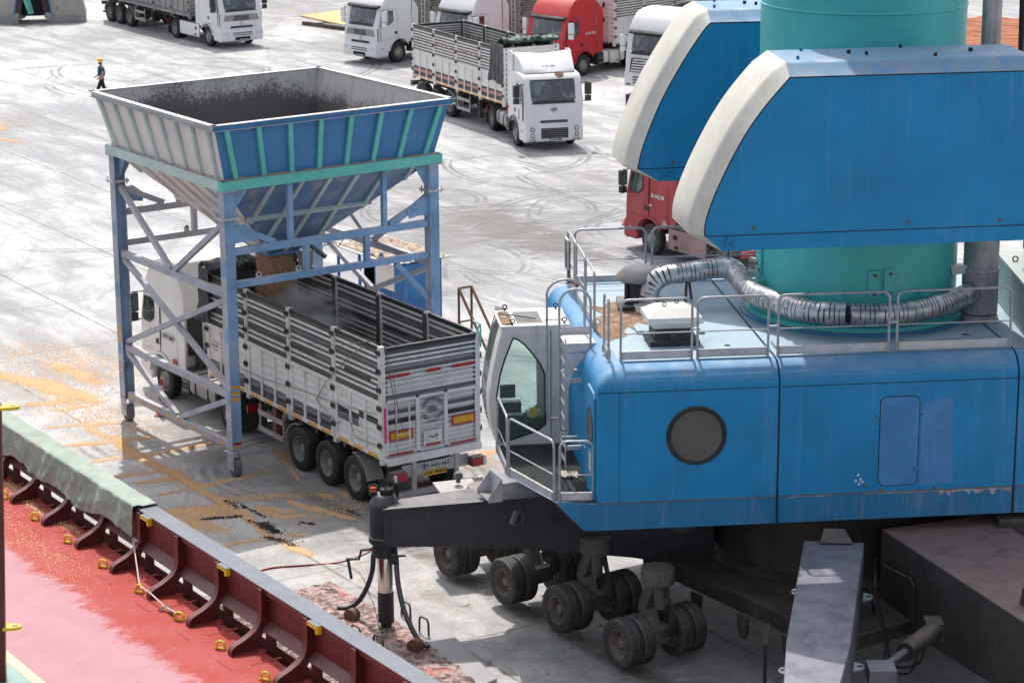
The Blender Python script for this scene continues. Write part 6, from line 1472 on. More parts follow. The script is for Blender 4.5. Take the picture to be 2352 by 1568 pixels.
# --- counterweight hoods
def hood(P0, yaw, seam, w, x_end, mats, lug=True, seed=0):
    ya = R(yaw); uh = V((cos(ya), sin(ya), 0)); vh = V((-sin(ya), cos(ya), 0)); O = V((*P0, 0)); kx = cos(ya)
    sa = [((x - P0[0]) / kx, z) for x, z in seam]                    # bottom-left up over the nose to the top
    ae = (x_end - P0[0]) / kx; zt = sa[-1][1]
    # refine nose points by Catmull-Rom
    P3 = smooth_path([(a, 0, z) for a, z in sa[1:]], 4); prof = [sa[0]] + [(p.x, p.z) for p in P3]
    n_nose = len(prof)
    mir = [(2 * ae - 0 - a + 0 * 1 - ae + ae - 0, z) for a, z in prof]
    mid_a = ae; right = [(mid_a + (sa[-1][0] - a), z) for a, z in reversed(prof)]
    prof = prof + right; N = len(prof); nr = len(right)
    def nrm(i):
        (x0, y0), (x1, y1) = prof[max(i - 1, 0)], prof[min(i + 1, N - 1)]; L = math.hypot(x1 - x0, y1 - y0); return (-(y1 - y0) / L, (x1 - x0) / L)
    nm = [nrm(i) for i in range(N)]
    nm[0] = (-.35, 0.0); nm[N - 1] = (.35, 0.0); nm[1] = (-1, .0); nm[N - 2] = (1, 0)
    r_o, r_d = .23, .34
    def ring(off, y):
        e = min(y, w - y); ch = r_o * min(1, (e / .31) ** 1.12)         # flat chamfer along the nose, round shoulder along the top
        return [O + uh * (a + nx * (ch if (i < n_nose or i >= N - nr) else off)) + vh * y + V((0, 0, z + nz * (ch if (i < n_nose or i >= N - nr) else off))) for i, ((a, z), (nx, nz)) in enumerate(zip(prof, nm))]
    secs = [(0, 0), (.085, .06), (.155, .15), (.205, .25), (.222, .29), (r_o, r_d), (r_o, w - r_d), (.222, w - .29), (.205, w - .25), (.155, w - .15), (.085, w - .06), (0, w)]
    b = MB(); rs = [ring(o, y) for o, y in secs]; nb = len(b.v)
    for r in rs: b.v += [tuple(p) for p in r]
    for i in range(len(rs) - 1):
        for k in range(N - 1):
            b.f.append((nb + i * N + k, nb + i * N + k + 1, nb + (i + 1) * N + k + 1, nb + (i + 1) * N + k)); b.m.append(1 if (k < n_nose - 1 or k > N - nr - 1) else 0)
    # side faces and underside
    b.f.append(tuple(nb + k for k in reversed(range(N)))); b.m.append(2); q = nb + (len(rs) - 1) * N; b.f.append(tuple(q + k for k in range(N))); b.m.append(2)
    for i in range(len(rs) - 1): b.f.append((nb + i * N, nb + (i + 1) * N, nb + (i + 1) * N + N - 1, nb + i * N + N - 1)); b.m.append(0)
    o = cb(b, 'counterweight_hood', mats, angle=40)
    # dark seam lines on the near face
    for idx, rng_ in (('a', range(1, n_nose)), ('b', None)):
        b = MB()
        if rng_ is not None:
            P = [O + uh * prof[i][0] + vh * -.001 + V((0, 0, prof[i][1])) for i in rng_] + [O + uh * right[0][0] + vh * -.001 + V((0, 0, zt))]
            for p, q_ in zip(P, P[1:]): b.bar(p, q_, .006, .022, 0)
        else:
            zl = sa[1][1] - .0; b.bar(O + uh * (sa[1][0] + .02) - vh * .001 + V((0, 0, zl)), O + uh * (right[-2][0] - .02) - vh * .001 + V((0, 0, zl)), .006, .016, 0)
        cb(b, 'panel_seam', MT['dark'], o)
    b = MB(); c = O + uh * (sa[0][0] + .12) + V((0, 0, sa[1][1] - .06)); b.cyl(c, c - vh * .06, .045, n=12); b.tube([c - vh * .05 + uh * .05, c - vh * .06 + uh * .06 + V((0, 0, -.14)), c - vh * .06 - uh * .05 + V((0, 0, -.14)), c - vh * .05 - uh * .05], .014, 6); cb(b, 'shackle', MT['blue'], o)
    for (fa, fy, s_) in ((.06, .5, .028), (.13, 1.45, .028), (.30, 1.0, .035), (.36, .8, .03), (.55, 1.5, .03), (.62, .45, .03), (.80, .9, .04)):
        b = MB(); c = O + uh * (sa[-1][0] + (ae - sa[-1][0]) * fa) + vh * fy * (w / 1.95) + V((0, 0, zt + r_o)); b.cyl(c, c + V((0, 0, .06)), s_, n=8); cb(b, 'roof_bolt', MT['booth_blue'] if s_ < .03 else MT['dark'], o)
    for fa, z in ((.5, sa[1][1] + .12), (.73, sa[1][1] + .1), (.12, sa[1][1] + .11)):
        b = MB(); c = O + uh * (sa[1][0] + (right[-2][0] - sa[1][0]) * fa) + V((0, 0, z)); b.cyl(c, c - vh * .02, .03, n=8); cb(b, 'plug', MT['rust'], o)
    return o, O, uh, vh
near_s = [(3.60, 8.32), (3.29, 8.59), (3.31, 8.88), (3.51, 9.44), (3.87, 10.17), (4.23, 10.72), (4.70, 11.27)]
hd1, O1, u1, v1 = hood((4.5, 41.0), 8, near_s, 1.95, 8.95, [MT['blue_dark'], MT['white_nose'], MT['blue']])
far_s = [(2.92, 8.20), (2.49, 8.46), (2.61, 8.95), (2.95, 9.80), (3.37, 10.56), (3.74, 11.12), (3.90, 11.30)]
hd2, O2, u2, v2 = hood((4.2, 47.8), 8, far_s, 1.95, 6.9, [MT['blue_dark'], MT['white_nose'], MT['blue']])
b = MB(); b.bar(O1 + u1 * 1.2 + v1 * 1.6 + V((0, 0, 8.22)), O1 + u1 * 4.6 + v1 * 1.6 + V((0, 0, 8.22)), .02, .16, 0); cb(b, 'hood_flange', MT['blue'], hd1)
for (x, y0, y1) in ((5.6, 42.9, 44.6), (7.6, 43.1, 44.6), (5.6, 47.6, 48.2), (7.6, 47.6, 48.2)):
    b = MB(); b.bx(x - .12, x + .12, y0, y1, 9.0, 10.6); cb(b, 'hood_bracket', MT['turq'])
# --- engine air box at the right
b = MB(); b.bx(9.48, 11.5, 43.2, 46.6, 5.99, 6.95); ab = cb(b, 'air_box', paint('air_box_green', (.30, .37, .35), .55, .1, 1, dust=.4, streak=.2), bevel=.02)
b = MB(); b.bx(9.40, 11.6, 43.1, 46.7, 6.955, 7.01); cb(b, 'lid', bpy.data.materials['air_box_green'], ab)
b = MB(); c = V((9.6, 45.6, 7.06)); b.tube([c + V((.05 * cos(a), 0, .05 * sin(a))) for a in [2 * pi * k / 12 for k in range(12)]], .014, 6, closed=True); cb(b, 'lifting_eye', MT['dark'], ab)
b = MB(); b.bx(9.9, 11.5, 44.5, 46.5, 7.011, 7.9); cb(b, 'louvre_box', MT['steel'], ab, bevel=.1)
# --- operator cab
cu_, cv_ = hu, hv; CO = V((0, 45.30, 0)); CW = 1.32
def Cc(x, y, z): return CO + cu_ * (x / cos(CY)) + cv_ * y + V((0, 0, z))
side_p = [(-.24, 3.42), (-.30, 3.70), (-.34, 3.97), (-.345, 4.53), (-.26, 4.92), (-.11, 5.54), (-.03, 5.83), (1.09, 5.83), (1.09, 3.42)]
win = [(.02, 5.64), (.12, 5.60), (.24, 5.50), (.39, 5.32), (.54, 5.10), (.63, 4.88), (.64, 3.91), (.46, 3.77), (-.08, 3.60), (-.21, 3.58), (-.28, 3.81), (-.30, 4.50), (-.23, 4.92), (-.14, 5.23)]
def wall_with_hole(mb, outer_, hole, y, th, m=0):
    import mathutils.geometry as geo
    vs = [V((x, 0, z)) for x, z in outer_]; hs_ = [V((x, 0, z)) for x, z in hole]
    tri = geo.tessellate_polygon([[V((p.x, p.z, 0)) for p in vs], [V((p.x, p.z, 0)) for p in hs_]]); al = vs + hs_
    for yy in (y, y + th): mb.add([Cc(p.x, yy, p.z) for p in al], [tuple(t) for t in tri], m)
    for P in (vs, hs_):
        n = len(P)
        for i in range(n):
            j = (i + 1) % n; mb.add([Cc(P[i].x, y, P[i].z), Cc(P[j].x, y, P[j].z), Cc(P[j].x, y + th, P[j].z), Cc(P[i].x, y + th, P[i].z)], [(0, 1, 2, 3)], m)
b = MB(); wall_with_hole(b, side_p, win, 0, .03); wall_with_hole(b, side_p, win, CW - .03, .03)
cabw = cb(b, 'cab_shell', MT['cabwhite'], smooth=False)
for y, yy in ((.012, 0), (CW - .018, 1)):
    b = MB(); b.add([Cc(x, y, z) for x, z in win], [tuple(range(len(win)))]); cb(b, 'side_glass', MT['cabglass'], cabw, smooth=False)
b = MB(); n = len(win)
for i in range(n): b.bar(Cc(*[win[i][0], -.004, win[i][1]]), Cc(*[win[(i + 1) % n][0], -.004, win[(i + 1) % n][1]]), .012, .03, 0)
cb(b, 'window_seal', MT['dark'], cabw)
# bowed front, framed glass
fp = [(-.27, 3.42), (-.40, 3.75), (-.47, 4.1), (-.49, 4.5), (-.43, 4.95), (-.32, 5.5), (-.22, 5.86)]
fp = [(p.x, p.z) for p in smooth_path([(a, 0, z) for a, z in fp], 4)]
def fgrid(y0, y1, off, m=0):
    b = MB()
    def f(u, v):
        i = min(int(v * (len(fp) - 1)), len(fp) - 2); t = v * (len(fp) - 1) - i; x = fp[i][0] * (1 - t) + fp[i + 1][0] * t; z = fp[i][1] * (1 - t) + fp[i + 1][1] * t
        y = y0 + (y1 - y0) * u; q = abs(y / CW * 2 - 1); return Cc(x + .05 * q ** 3 + off, y, z)
    b.grid(f, 6, 24, m); return b
for y0, y1 in ((0, .24), (CW - .24, CW)): cb(fgrid(y0, y1, 0), 'front_pillar', MT['cabwhite'], cabw, angle=50)
cb(fgrid(.24, CW - .24, .01), 'front_glass', MT['cabglass'], cabw, angle=60)
b = MB(); b.loft([[Cc(fp[k][0] + .05, 0.001, fp[k][1]) for k in range(0, len(fp), 4)], [Cc(side_p[j][0], 0.001, side_p[j][1]) for j in range(7)]], cap=False, closed=False); cb(b, 'corner_plate', MT['cabwhite'], cabw, smooth=False)
b = MB(); b.loft([[Cc(fp[k][0] + .05, CW - .001, fp[k][1]) for k in range(0, len(fp), 4)], [Cc(side_p[j][0], CW - .001, side_p[j][1]) for j in range(7)]], cap=False, closed=False); cb(b, 'corner_plate', MT['cabwhite'], cabw, smooth=False)
b = MB(); M_ = frame(CO, cu_, cv_, (0, 0, 1)); b.bx(-.22, 1.12, -.02, CW + .02, 5.832, 5.875, 0, M=M_); b.bx(.12, .62, .2, CW - .25, 5.876, 5.882, 1, M=M_); b.bx(.68, 1.02, .35, .85, 5.876, 5.90, 0, M=M_)
b.prism([(-.20, 5.876), (.10, 5.876), (.10, 5.885), (-.18, 5.97)], frame(CO + cv_ * CW + V((0, 0, 0)), cu_, (0, 0, 1)), .03); cr_ = cb(b, 'cab_roof', [MT['cabwhite'], MT['pane_grey']], cabw)
def dirt(u, v): return M_ @ V((-.18 + .22 * u, .1 + .95 * v, 5.878 + .03 * sin(pi * u) * (1 + fbm((u * 6, v * 6, 1)))))
b = MB(); b.grid(dirt, 8, 16); cb(b, 'settled_dirt', bpy.data.materials['rust_dust'], cr_)
b = MB(); b.bar(M_ @ V((.5, .3, 5.93)), M_ @ V((.0, .75, 5.92)), .02, .02); b.bar(M_ @ V((.05, .55, 5.92)), M_ @ V((-.15, .9, 5.92)), .02, .015); cb(b, 'wiper', MT['plastic'], cr_)
for x, y in ((.02, .08), (.0, CW - .1), (1.0, CW - .1), (1.02, .08)):
    b = MB(); c = M_ @ V((x, y, 5.95)); b.tube([c + V((.04 * cos(a), 0, .04 * sin(a))) for a in [2 * pi * k / 12 for k in range(12)]], .013, 6, closed=True); b.cyl(c + V((0, 0, -.075)), c + V((0, 0, -.04)), .02, n=6); cb(b, 'lifting_eye', MT['dark'], cr_)
b = MB(); b.bx(.74, .75, -.012, -.004, 3.44, 5.78, 1, M=M_); b.bx(-.1, .72, -.02, -.004, 5.69, 5.72, 0, M=M_); b.cyl(M_ @ V((.58, -.001, 5.45)), M_ @ V((.58, -.03, 5.45)), .03, n=10); cb(b, 'cab_door_trim', [MT['cabwhite'], MT['dark']], cabw)
b = MB(); b.bx(1.06, 1.09, .03, CW - .03, 3.43, 5.82, 0, M=M_); b.bx(-.2, 1.08, .03, CW - .03, 3.43, 3.46, 1, M=M_); cb(b, 'cab_back_wall', [MT['cabwhite'], MT['dark']], cabw)
b = MB(); b.bx(.35, .85, .4, .9, 3.47, 3.95, 0, M=M_); b.bx(.72, .88, .4, .9, 3.951, 4.7, 0, M=M_); cb(b, 'seat', MT['plastic'], cabw, bevel=.05)
b = MB(); b.bx(-.1, .25, .15, .35, 3.47, 4.05, 0, M=M_); b.bar(M_ @ V((.08, .25, 4.05)), M_ @ V((.02, .25, 4.3)), .03, .03); b.bx(-.2, .1, .32, .36, 4.35, 4.62, 0, M=M_); b.bx(-.15, .3, 1.0, 1.2, 3.47, 4.05, 0, M=M_); cb(b, 'control_desk', MT['plastic'], cabw, bevel=.02)
b = MB(); b.bx(.35, .5, .1, .2, 4.0, 4.2, 0, M=M_); cb(b, 'yellow_handset', MT['yellow'], cabw, bevel=.02)
b = MB(); b.bar(H(-.35, 3.6, 3.0), H(.4, 3.6, 3.0), .3, .3); cb(b, 'cab_support', MT['blue'])
# step hanging below the walkway
b = MB(); c = V((-.32, 44.35, 2.78)); SM = frame(c, (.35, -.93, 0), (-.93, -.35, 0), (0, 0, 1)); b.bx(-.32, .32, .0, .26, 0, .03, 1, M=SM)
for x in (-.32, .31): b.prism([(0, 0), (.27, 0), (.27, .1), (0, .45)], SM @ frame((x, 0, 0), (0, 1, 0), (0, 0, 1)), .012)
b.bx(-.32, .32, -.012, 0, 0, .45, 0, M=SM); cb(b, 'access_step', [MT['galv'], MT['grey_plastic']])
b = MB(); b.cyl((.08, 43.0, 2.92), (.0, 42.9, 2.72), .075, n=12); b.tube([(.12, 42.95, 3.0), (.2, 42.9, 2.85), (.16, 42.85, 2.75)], .015, 6); cb(b, 'work_lamp', MT['plastic'])
# --- undercarriage
CHM = Matrix((E1, E2, V((0, 0, 1)))).transposed().to_4x4()
b = MB(); b.bx(-39.5, -30.8, 27.0, 30.0, 1.08, 1.36, 0, M=CHM); cb(b, 'carrier_chassis', MT['chassis'], bevel=.03)
b = MB(); b.lathe([(2.9, 1.25), (3.0, 1.35), (3.0, 1.45), (2.62, 1.5), (2.55, 1.9), (2.55, 2.6), (2.7, 2.65), (2.7, 2.8), (2.5, 2.85), (2.5, 2.975)], TL((6.5, 45.9, 0)), 64); cb(b, 'pedestal', MT['chassis'])
b = MB(); b.bx(8.9, 13.5, 42.6, 47.5, 1.0, 2.85, 0); cb(b, 'rear_carrier', MT['chassis'], bevel=.05)
b = MB(); b.bx(.35, 11, .3, 6.6, 2.93, 2.975, 0, M=HM); cb(b, 'underside_plate', MT['chassis'])
for x, y, z0, z1, rr_ in ((3.2, 43.6, 2.4, 2.93, .3), (8.6, 43.6, 2.2, 2.93, .35)): b = MB(); b.cyl((x, y, z0), (x, y, z1), rr_, n=20); cb(b, 'slew_motor', MT['chassis'])
# beam 1 with jack
n1, n2, f1, f2 = V((-2.45, 43.94, 0)), V((3.9, 45.03, 0)), V((-2.15, 44.62, 0)), V((3.6, 46.8, 0))
def beamring(t, zt, zb): p, q = n1.lerp(n2, t), f1.lerp(f2, t); return [p + V((0, 0, zb)), q + V((0, 0, zb)), q + V((0, 0, zt)), p + V((0, 0, zt))]
b = MB(); b.loft([beamring(0, 2.66, 1.92), beamring(.2, 2.69, 1.84), beamring(.47, 2.72, 1.66), beamring(.75, 2.72, 1.38), beamring(1, 2.72, 1.02)]); bm1 = cb(b, 'outrigger_beam', MT['black'], bevel=.015)
b = MB(); b.bar(n1 + V((0, -.0, 2.665)), n1.lerp(n2, .5) + V((0, 0, 2.735)), .03, .02); cb(b, 'top_flange', MT['black'], bm1)
b = MB()
for t in (.02, .47, .78): 
    p = n1.lerp(n2, t); b.bar(p + V((0, -.004, 1.95 - .9 * t * .9)), p + V((0, -.004, 2.62)), .012, .008)
cb(b, 'weld_seam', MT['chassis'], bm1)
b = MB(); p = n1.lerp(n2, .52); b.prism([(0, 0), (.1, .05), (.1, .3), (0, .36)], frame(p + V((-.01, 0, 2.22)), (0, -1, 0), (0, 0, 1)), .02); cb(b, 'lifting_lug', MT['black'], bm1)
JC = V((-2.46, 44.42, 0))
b = MB(); b.lathe([(.29, 1.86), (.305, 1.88), (.305, 1.98), (.285, 2.0), (.285, 2.62), (.27, 2.66), (.20, 2.80), (.18, 2.82), (.0001, 2.83)], TL(JC), 36); jk = cb(b, 'jack_housing', MT['black'])
b = MB(); b.lathe([(.22, 1.62), (.235, 1.63), (.235, 1.86)], TL(JC), 30); b.lathe([(.25, 1.60), (.25, 1.66)], TL(JC), 30); b.lathe([(.245, 1.72), (.245, 1.75)], TL(JC), 30); cb(b, 'collar', MT['black'], jk)
b = MB(); b.lathe([(.145, .85), (.145, 1.62)], TL(JC), 30); cb(b, 'piston_rod', MT['chrome'], jk)
b = MB(); b.lathe([(.155, .24), (.155, .86)], TL(JC), 30); b.lathe([(.10, .13), (.12, .24)], TL(JC), 20); cb(b, 'rod_sleeve', MT['black'], jk)
b = MB(); b.lathe([(.13, 2.83), (.13, 2.93), (.08, 2.95), (.0001, 2.95)], TL(JC + V((.06, 0, 0))), 24)
rr_ = random.Random(2)
for k in range(5): b.tube([JC + V((.06 + rr_.uniform(-.08, .08), rr_.uniform(-.08, .08), 2.93)), JC + V((.1 + rr_.uniform(-.1, .12), rr_.uniform(-.1, .1), 3.08 + rr_.uniform(-.05, .08))), JC + V((.2 + rr_.uniform(-.05, .1), rr_.uniform(-.1, .12), 3.0)), JC + V((.26, .05, 2.72))], .013, 6)
cb(b, 'hydraulic_hose', MT['dark'], jk)
b = MB(); c = JC + V((-.20, .0, 2.80)); b.cyl(c, c + V((0, 0, .06)), .08, n=16, m=1); b.cyl(c + V((0, 0, .061)), c + V((0, 0, .16)), .058, n=16, m=0)
for z in (.08, .14, .19): b.tube([c + V((.085 * cos(a), .085 * sin(a), z)) for a in [2 * pi * k / 12 for k in range(12)]], .007, 5, 1, closed=True)
cb(b, 'warning_lamp', [paint('lamp_orange', (.72, .12, .04), .3, .1, 4), MT['dark']], jk)
# pad-handling arms
for pts, dsk in (([(-2.68, 44.45, 1.62), (-2.72, 44.6, 1.2), (-2.86, 44.8, .75), (-3.05, 44.95, .42), (-3.25, 45.0, .3), (-3.45, 45.0, .3)], (-3.15, 44.85, .2)), ([(-2.24, 44.3, 1.62), (-2.2, 44.0, 1.2), (-2.08, 43.7, .75), (-1.9, 43.45, .42), (-1.75, 43.32, .24), (-1.6, 43.2, .2)], (-1.86, 43.2, .22))):
    b = MB(); b.tube(smooth_path(pts, 5), .05, 10); ar = cb(b, 'pad_arm', MT['black'], jk, angle=60)
    b = MB(); d = V(dsk); b.cyl(d + V((.05, .08, 0)), d + V((-.04, -.07, 0)), .14, n=18); cb(b, 'arm_disc', MT['rust'], ar)
b = MB(); b.tube([JC + V((-.2, 0, 1.72)), JC + V((-.45, .05, 1.68)), JC + V((-.5, .05, 1.5)), JC + V((-.75, .1, 1.48))], .03, 7); b.tube([JC + V((-.72, .1, 1.5)), JC + V((-.66, .1, 1.08))], .03, 7); b.tube([JC + V((.22, -.1, 1.6)), JC + V((.40, -.12, 1.62))], .02, 6); cb(b, 'hook_handle', MT['black'], jk)
b = MB(); b.bx(JC.x + .12, JC.x + .26, JC.y - .28, JC.y - .16, 1.5, 1.7); cb(b, 'valve_block', MT['black'], jk, bevel=.01)
# beam 2 toward the viewer, beam 3 to the right
b = MB()
def r4(l, r_, zt, zb): return [V((*l, zb)), V((*r_, zb)), V((*r_, zt)), V((*l, zt))]
b.loft([r4((5.26, 42.0), (6.33, 41.86), 2.7, 1.2), r4((4.41, 37.15), (5.42, 36.94), 2.7, 1.45), r4((4.12, 35.0), (4.92, 34.9), 2.62, 1.7), r4((4.05, 34.3), (4.8, 34.2), 2.6, 1.75)]); bm2 = cb(b, 'outrigger_beam', paint('beam_worn_steel', (.10, .10, .115), .55, .4, 1.1, chip=.5, chip_col='#77757f', streak=.3, streak_col='#504c50', dust=.6, dust_col='#8a888f', grime=.6, grime_col='#3c3a40', grime_scale=1.6), bevel=.02)
b = MB(); b.prism([(-.3, 0), (.3, 0), (.18, .3), (-.18, .3)], frame((5.82, 41.75, 2.71), (1, -.1, 0), (-.05, .5, .45)), .04); cb(b, 'stop_bracket', MT['chassis'], bm2)
for p in ((4.98, 40.0, 2.45), (4.40, 36.6, 2.4), (6.0, 39.6, 2.5), (5.42, 36.5, 2.5)):
    b = MB(); sx = -1 if p[0] < 5.0 else 1; b.prism([(0, -.2), (sx * .14, -.1), (sx * .17, 0), (sx * .14, .1), (0, .2)], frame(V(p), (1, -.1, 0), (.18, .98, 0)), .03); b.cyl(V(p) + V((sx * .1, 0, .031)), V(p) + V((sx * .1, 0, .034)), .05, n=10, m=1); cb(b, 'lifting_lug', [MT['steel'], MT['dark']], bm2)
rel = paint('beam_pink_dust', (.040, .036, .036), .7, .3, 1, dust=1.25, dust_col='#7d6864', streak=.5, streak_col='#4d433c', grime=.4, grime_col='#3b332e')
b = MB(); b.loft([r4((6.75, 42.6), (8.9, 43.4), 2.7, 1.05), r4((8.42, 37.94), (10.3, 38.6), 2.7, 1.28), r4((9.4, 35.2), (11.0, 35.9), 2.65, 1.5)]); bm3 = cb(b, 'outrigger_beam', rel, bevel=.02)
b = MB(); b.prism([(-.2, 0), (.2, 0), (.1, .32), (-.02, .36), (-.12, .3)], frame((8.62, 38.6, 2.70), (.25, -.97, 0), (0, 0, 1)), .06); b.cyl((8.56, 38.62, 2.92), (8.70, 38.66, 2.92), .07, n=12); cb(b, 'lifting_lug', rel, bm3)
b = MB(); b.cyl((7.25, 39.6, 1.9), (6.62, 38.75, 1.85), .17, n=18); b.bx(7.1, 7.4, 39.5, 39.9, 1.75, 2.05); b.cyl((6.62, 38.75, 1.85), (6.15, 38.05, 1.85), .08, n=14, m=1); b.bx(5.85, 6.3, 37.6, 38.1, 1.72, 1.98, 2); cb(b, 'swing_cylinder', [MT['chassis'], MT['black'], MT['steel']])
b = MB()
for pts in ([(6.3, 41.0, 2.2), (6.5, 40.2, 1.5), (6.45, 39.7, 1.2), (6.8, 39.3, 1.25), (7.0, 39.4, 1.8)], [(6.4, 41.2, 2.2), (6.6, 40.6, 1.4), (6.6, 40.0, 1.1), (7.0, 39.6, 1.3), (7.1, 39.5, 1.8)], [(6.5, 41.6, 2.5), (6.45, 41.5, 1.8), (6.42, 40.9, 1.7)]): b.tube(smooth_path(pts, 5), .022, 7)
cb(b, 'hydraulic_hose', MT['dark'])
b = MB(); b.tube([V((6.72, 42.2, 2.15)), V((7.1, 41.4, 2.18)), V((7.15, 41.25, 2.1)), V((7.17, 41.2, 1.3))], .02, 7); b.tube([V((6.62, 42.3, 1.95)), V((6.55, 41.8, 1.6)), V((6.6, 41.6, 1.2))], .02, 7); cb(b, 'conduit', MT['chassis'])
# diagonal brace with lugs seen below the chassis
b = MB(); b.bar(ST(-36.4, 26.85, 1.24), ST(-30.8, 26.95, 1.24), .24, .3)
cb(b, 'chassis_rail', MT['chassis'])
for s_, t_ in ((-34.6, 26.7), (-33.2, 26.7), (-31.9, 26.7)):
    b = MB(); b.prism([(-.16, 0), (.16, 0), (.13, -.32), (.05, -.42), (-.05, -.42), (-.12, -.3)], frame(ST(s_, t_, 1.10), E1, (0, 0, 1)), .05); cb(b, 'tie_lug', MT['chassis'])
b = MB(); b.bar(ST(-32.4, 26.6, 1.2), ST(-32.2, 26.4, .9), .1, .1); b.bar(ST(-32.2, 26.4, .92), ST(-32.2, 26.4, .2), .09, .06); cb(b, 'drop_link', MT['chassis'])
# wheel groups
def crane_axle(x, y, z=.10):
    c = V((x, y, 0)); g_o = c - E1 * 0 ; r = .475
    hub = ST(c.dot(E1), c.dot(E2), 0) + E2 * .15 + V((0, 0, z + r))
    b = MB(); b.cyl(hub + E2 * .0, hub + E2 * 1.55, .09, n=12); b.bx(-.16, .16, .55, 1.0, -.16, .16, 0, M=frame(hub, E1, E2))
    k0 = hub + E2 * .82 + E1 * -.42 + V((0, 0, .45)); b.bar(hub + E2 * .78 - E1 * .05, k0, .26, .22); b.bar(k0 - V((0, 0, .1)), k0 + E1 * .30 + V((0, 0, .55)), .24, .24); b.cyl(k0 + E1 * .45 + V((0, 0, .05)), k0 + E1 * .42 + V((0, 0, .62)), .11, n=14); b.cyl(k0 + E1 * .38 + V((0, 0, .55)), k0 + E1 * .38 + V((0, 0, .85)), .32, n=20)
    ax = cb(b, 'axle_unit', paint('axle_dirt', (.095, .085, .076), .8, .3, 3, dust=.5, grime=.5, grime_col='#7d7268') if not bpy.data.materials.get('axle_dirt') else bpy.data.materials['axle_dirt'], bevel=.02)
    b = MB()
    for q in range(4): b.tube(smooth_path([k0 + E1 * .5 + E2 * (.05 * q) + V((0, 0, .5)), k0 + E1 * (.62 + .03 * q) + E2 * .1 + V((0, 0, .1)), k0 + E1 * (.70 + .02 * q) + E2 * .05 * q + V((0, 0, -.35)), hub + E2 * (.75 + .06 * q) + E1 * .15 + V((0, 0, .05))], 5), .02, 6)
    cb(b, 'brake_hose', MT['chassis'], ax)
    Rw = CI.to_3x3() @ E2; ang = math.atan2(Rw.y, Rw.x) - pi / 2
    for off, sd in ((0, -1), (.31, -1), (1.18, 1), (1.49, 1)):
        p = CI @ (hub + E2 * off)
        add_wheel(crane, p.x, p.y, p.z, r, .295, sd, 'deep', 'rim_dirty', 'rubber_grey', rnd.uniform(0, 3), M=Matrix.Translation((p.x, p.y, 0)) @ Matrix.Rotation(ang, 4, 'Z') @ Matrix.Translation((-p.x, -p.y, 0)))
for x, y in ((-1.41, 47.2), (-.25, 45.6), (.79, 44.07), (1.89, 42.32)): crane_axle(x, y)
# front bracket of the carrier with lamp and deck plate
BM = frame(V((-1.35, 47.55, 0)), (.95, .30, 0), (-.30, .95, 0), (0, 0, 1))
b = MB(); b.prism([(-.1, .75), (-.1, 1.72), (.75, 1.84), (.78, 1.74), (.55, 1.66), (.55, 1.05), (.42, 1.05), (.38, 1.55), (.1, 1.55), (.02, 1.45), (.02, .75)], BM @ frame((0, .0, 0), (1, 0, 0), (0, 0, 1)), .06)
b.bx(-.12, .72, 0, .75, 1.80, 1.84, 0, M=BM @ Matrix.Rotation(R(4), 4, 'X') @ Matrix.Translation((0, 0, -.05))); b.bx(-.1, .55, .05, .7, .6, 1.05, 1, M=BM)
b.cyl(BM @ V((.45, -.15, 1.05)), BM @ V((.45, -.15, 1.35)), .16, n=18); fb = cb(b, 'front_bracket', [paint('dusty_concrete_paint', (.36, .345, .33), .7, .25, 2.5, grime=.6, grime_col='#8a8177', grime_scale=2.5, dust=.4), MT['chassis']])
b = MB(); b.cyl(BM @ V((.85, -.05, 1.30)), BM @ V((.85, -.05, 1.36)), .42, n=30); b.cyl(BM @ V((.85, -.05, .9)), BM @ V((.85, -.05, 1.299)), .36, n=30); b.bx(.9, 2.4, .2, 1.2, 1.25, 1.30, 0, M=BM); cb(b, 'bracket_deck', bpy.data.materials['dusty_concrete_paint'], fb)
b = MB(); c = BM @ V((.35, .35, 1.87)); b.sphere(c + V((0, 0, .14)), .10, 14, 0, (1, .8, 1)); b.cyl(c, c + V((0, 0, .06)), .05, n=10); cb(b, 'bracket_lamp', MT['steel'], fb)
b = MB(); b.tube([BM @ V((.7, -.25, 1.37)), BM @ V((1.0, -.2, 1.40)), BM @ V((1.35, -.3, 1.38))], .05, 8); b.tube([BM @ V((1.1, -.3, 1.38)), BM @ V((1.3, -.2, 1.45)), BM @ V((1.6, -.25, 1.36))], .018, 6); cb(b, 'hydraulic_hose', MT['dark'], fb)
bo = BM @ V((.78, -.30, 1.361)); b = MB(); b.lathe([(.035, 0), (.038, .02), (.036, .10), (.038, .16), (.028, .21), (.014, .24), (.014, .27)], None, 16, ms=[0, 0, 1, 1, 0, 0]); b.lathe([(.017, .27), (.017, .295), (.0001, .295)], None, 12, 2)
bt = b.build('water_bottle', [paint('bottle_clear', (.6, .66, .68), .15, .05, 5), MT['plate_blue'], MT['plate_blue']]); bt.location = bo; tag(bt, 'clear plastic water bottle with blue label standing on the crane bracket', 'bottle')
def ragf(u, v): return V((1.03 + .34 * (u - .5), 43.35 + .34 * (v - .5), 3.535 + .05 * max(0, fbm((u * 5, v * 5, 3)) + .3)))
b = MB(); b.grid(ragf, 18, 18); rg = b.build('rag', paint('rag_cloth', (.5, .38, .33), .9, .3, 8, grime=.5, grime_col='#d8d4d0', grime_scale=5), angle=80); tag(rg, 'crumpled pale rag lying on the crane walkway grating', 'rag')

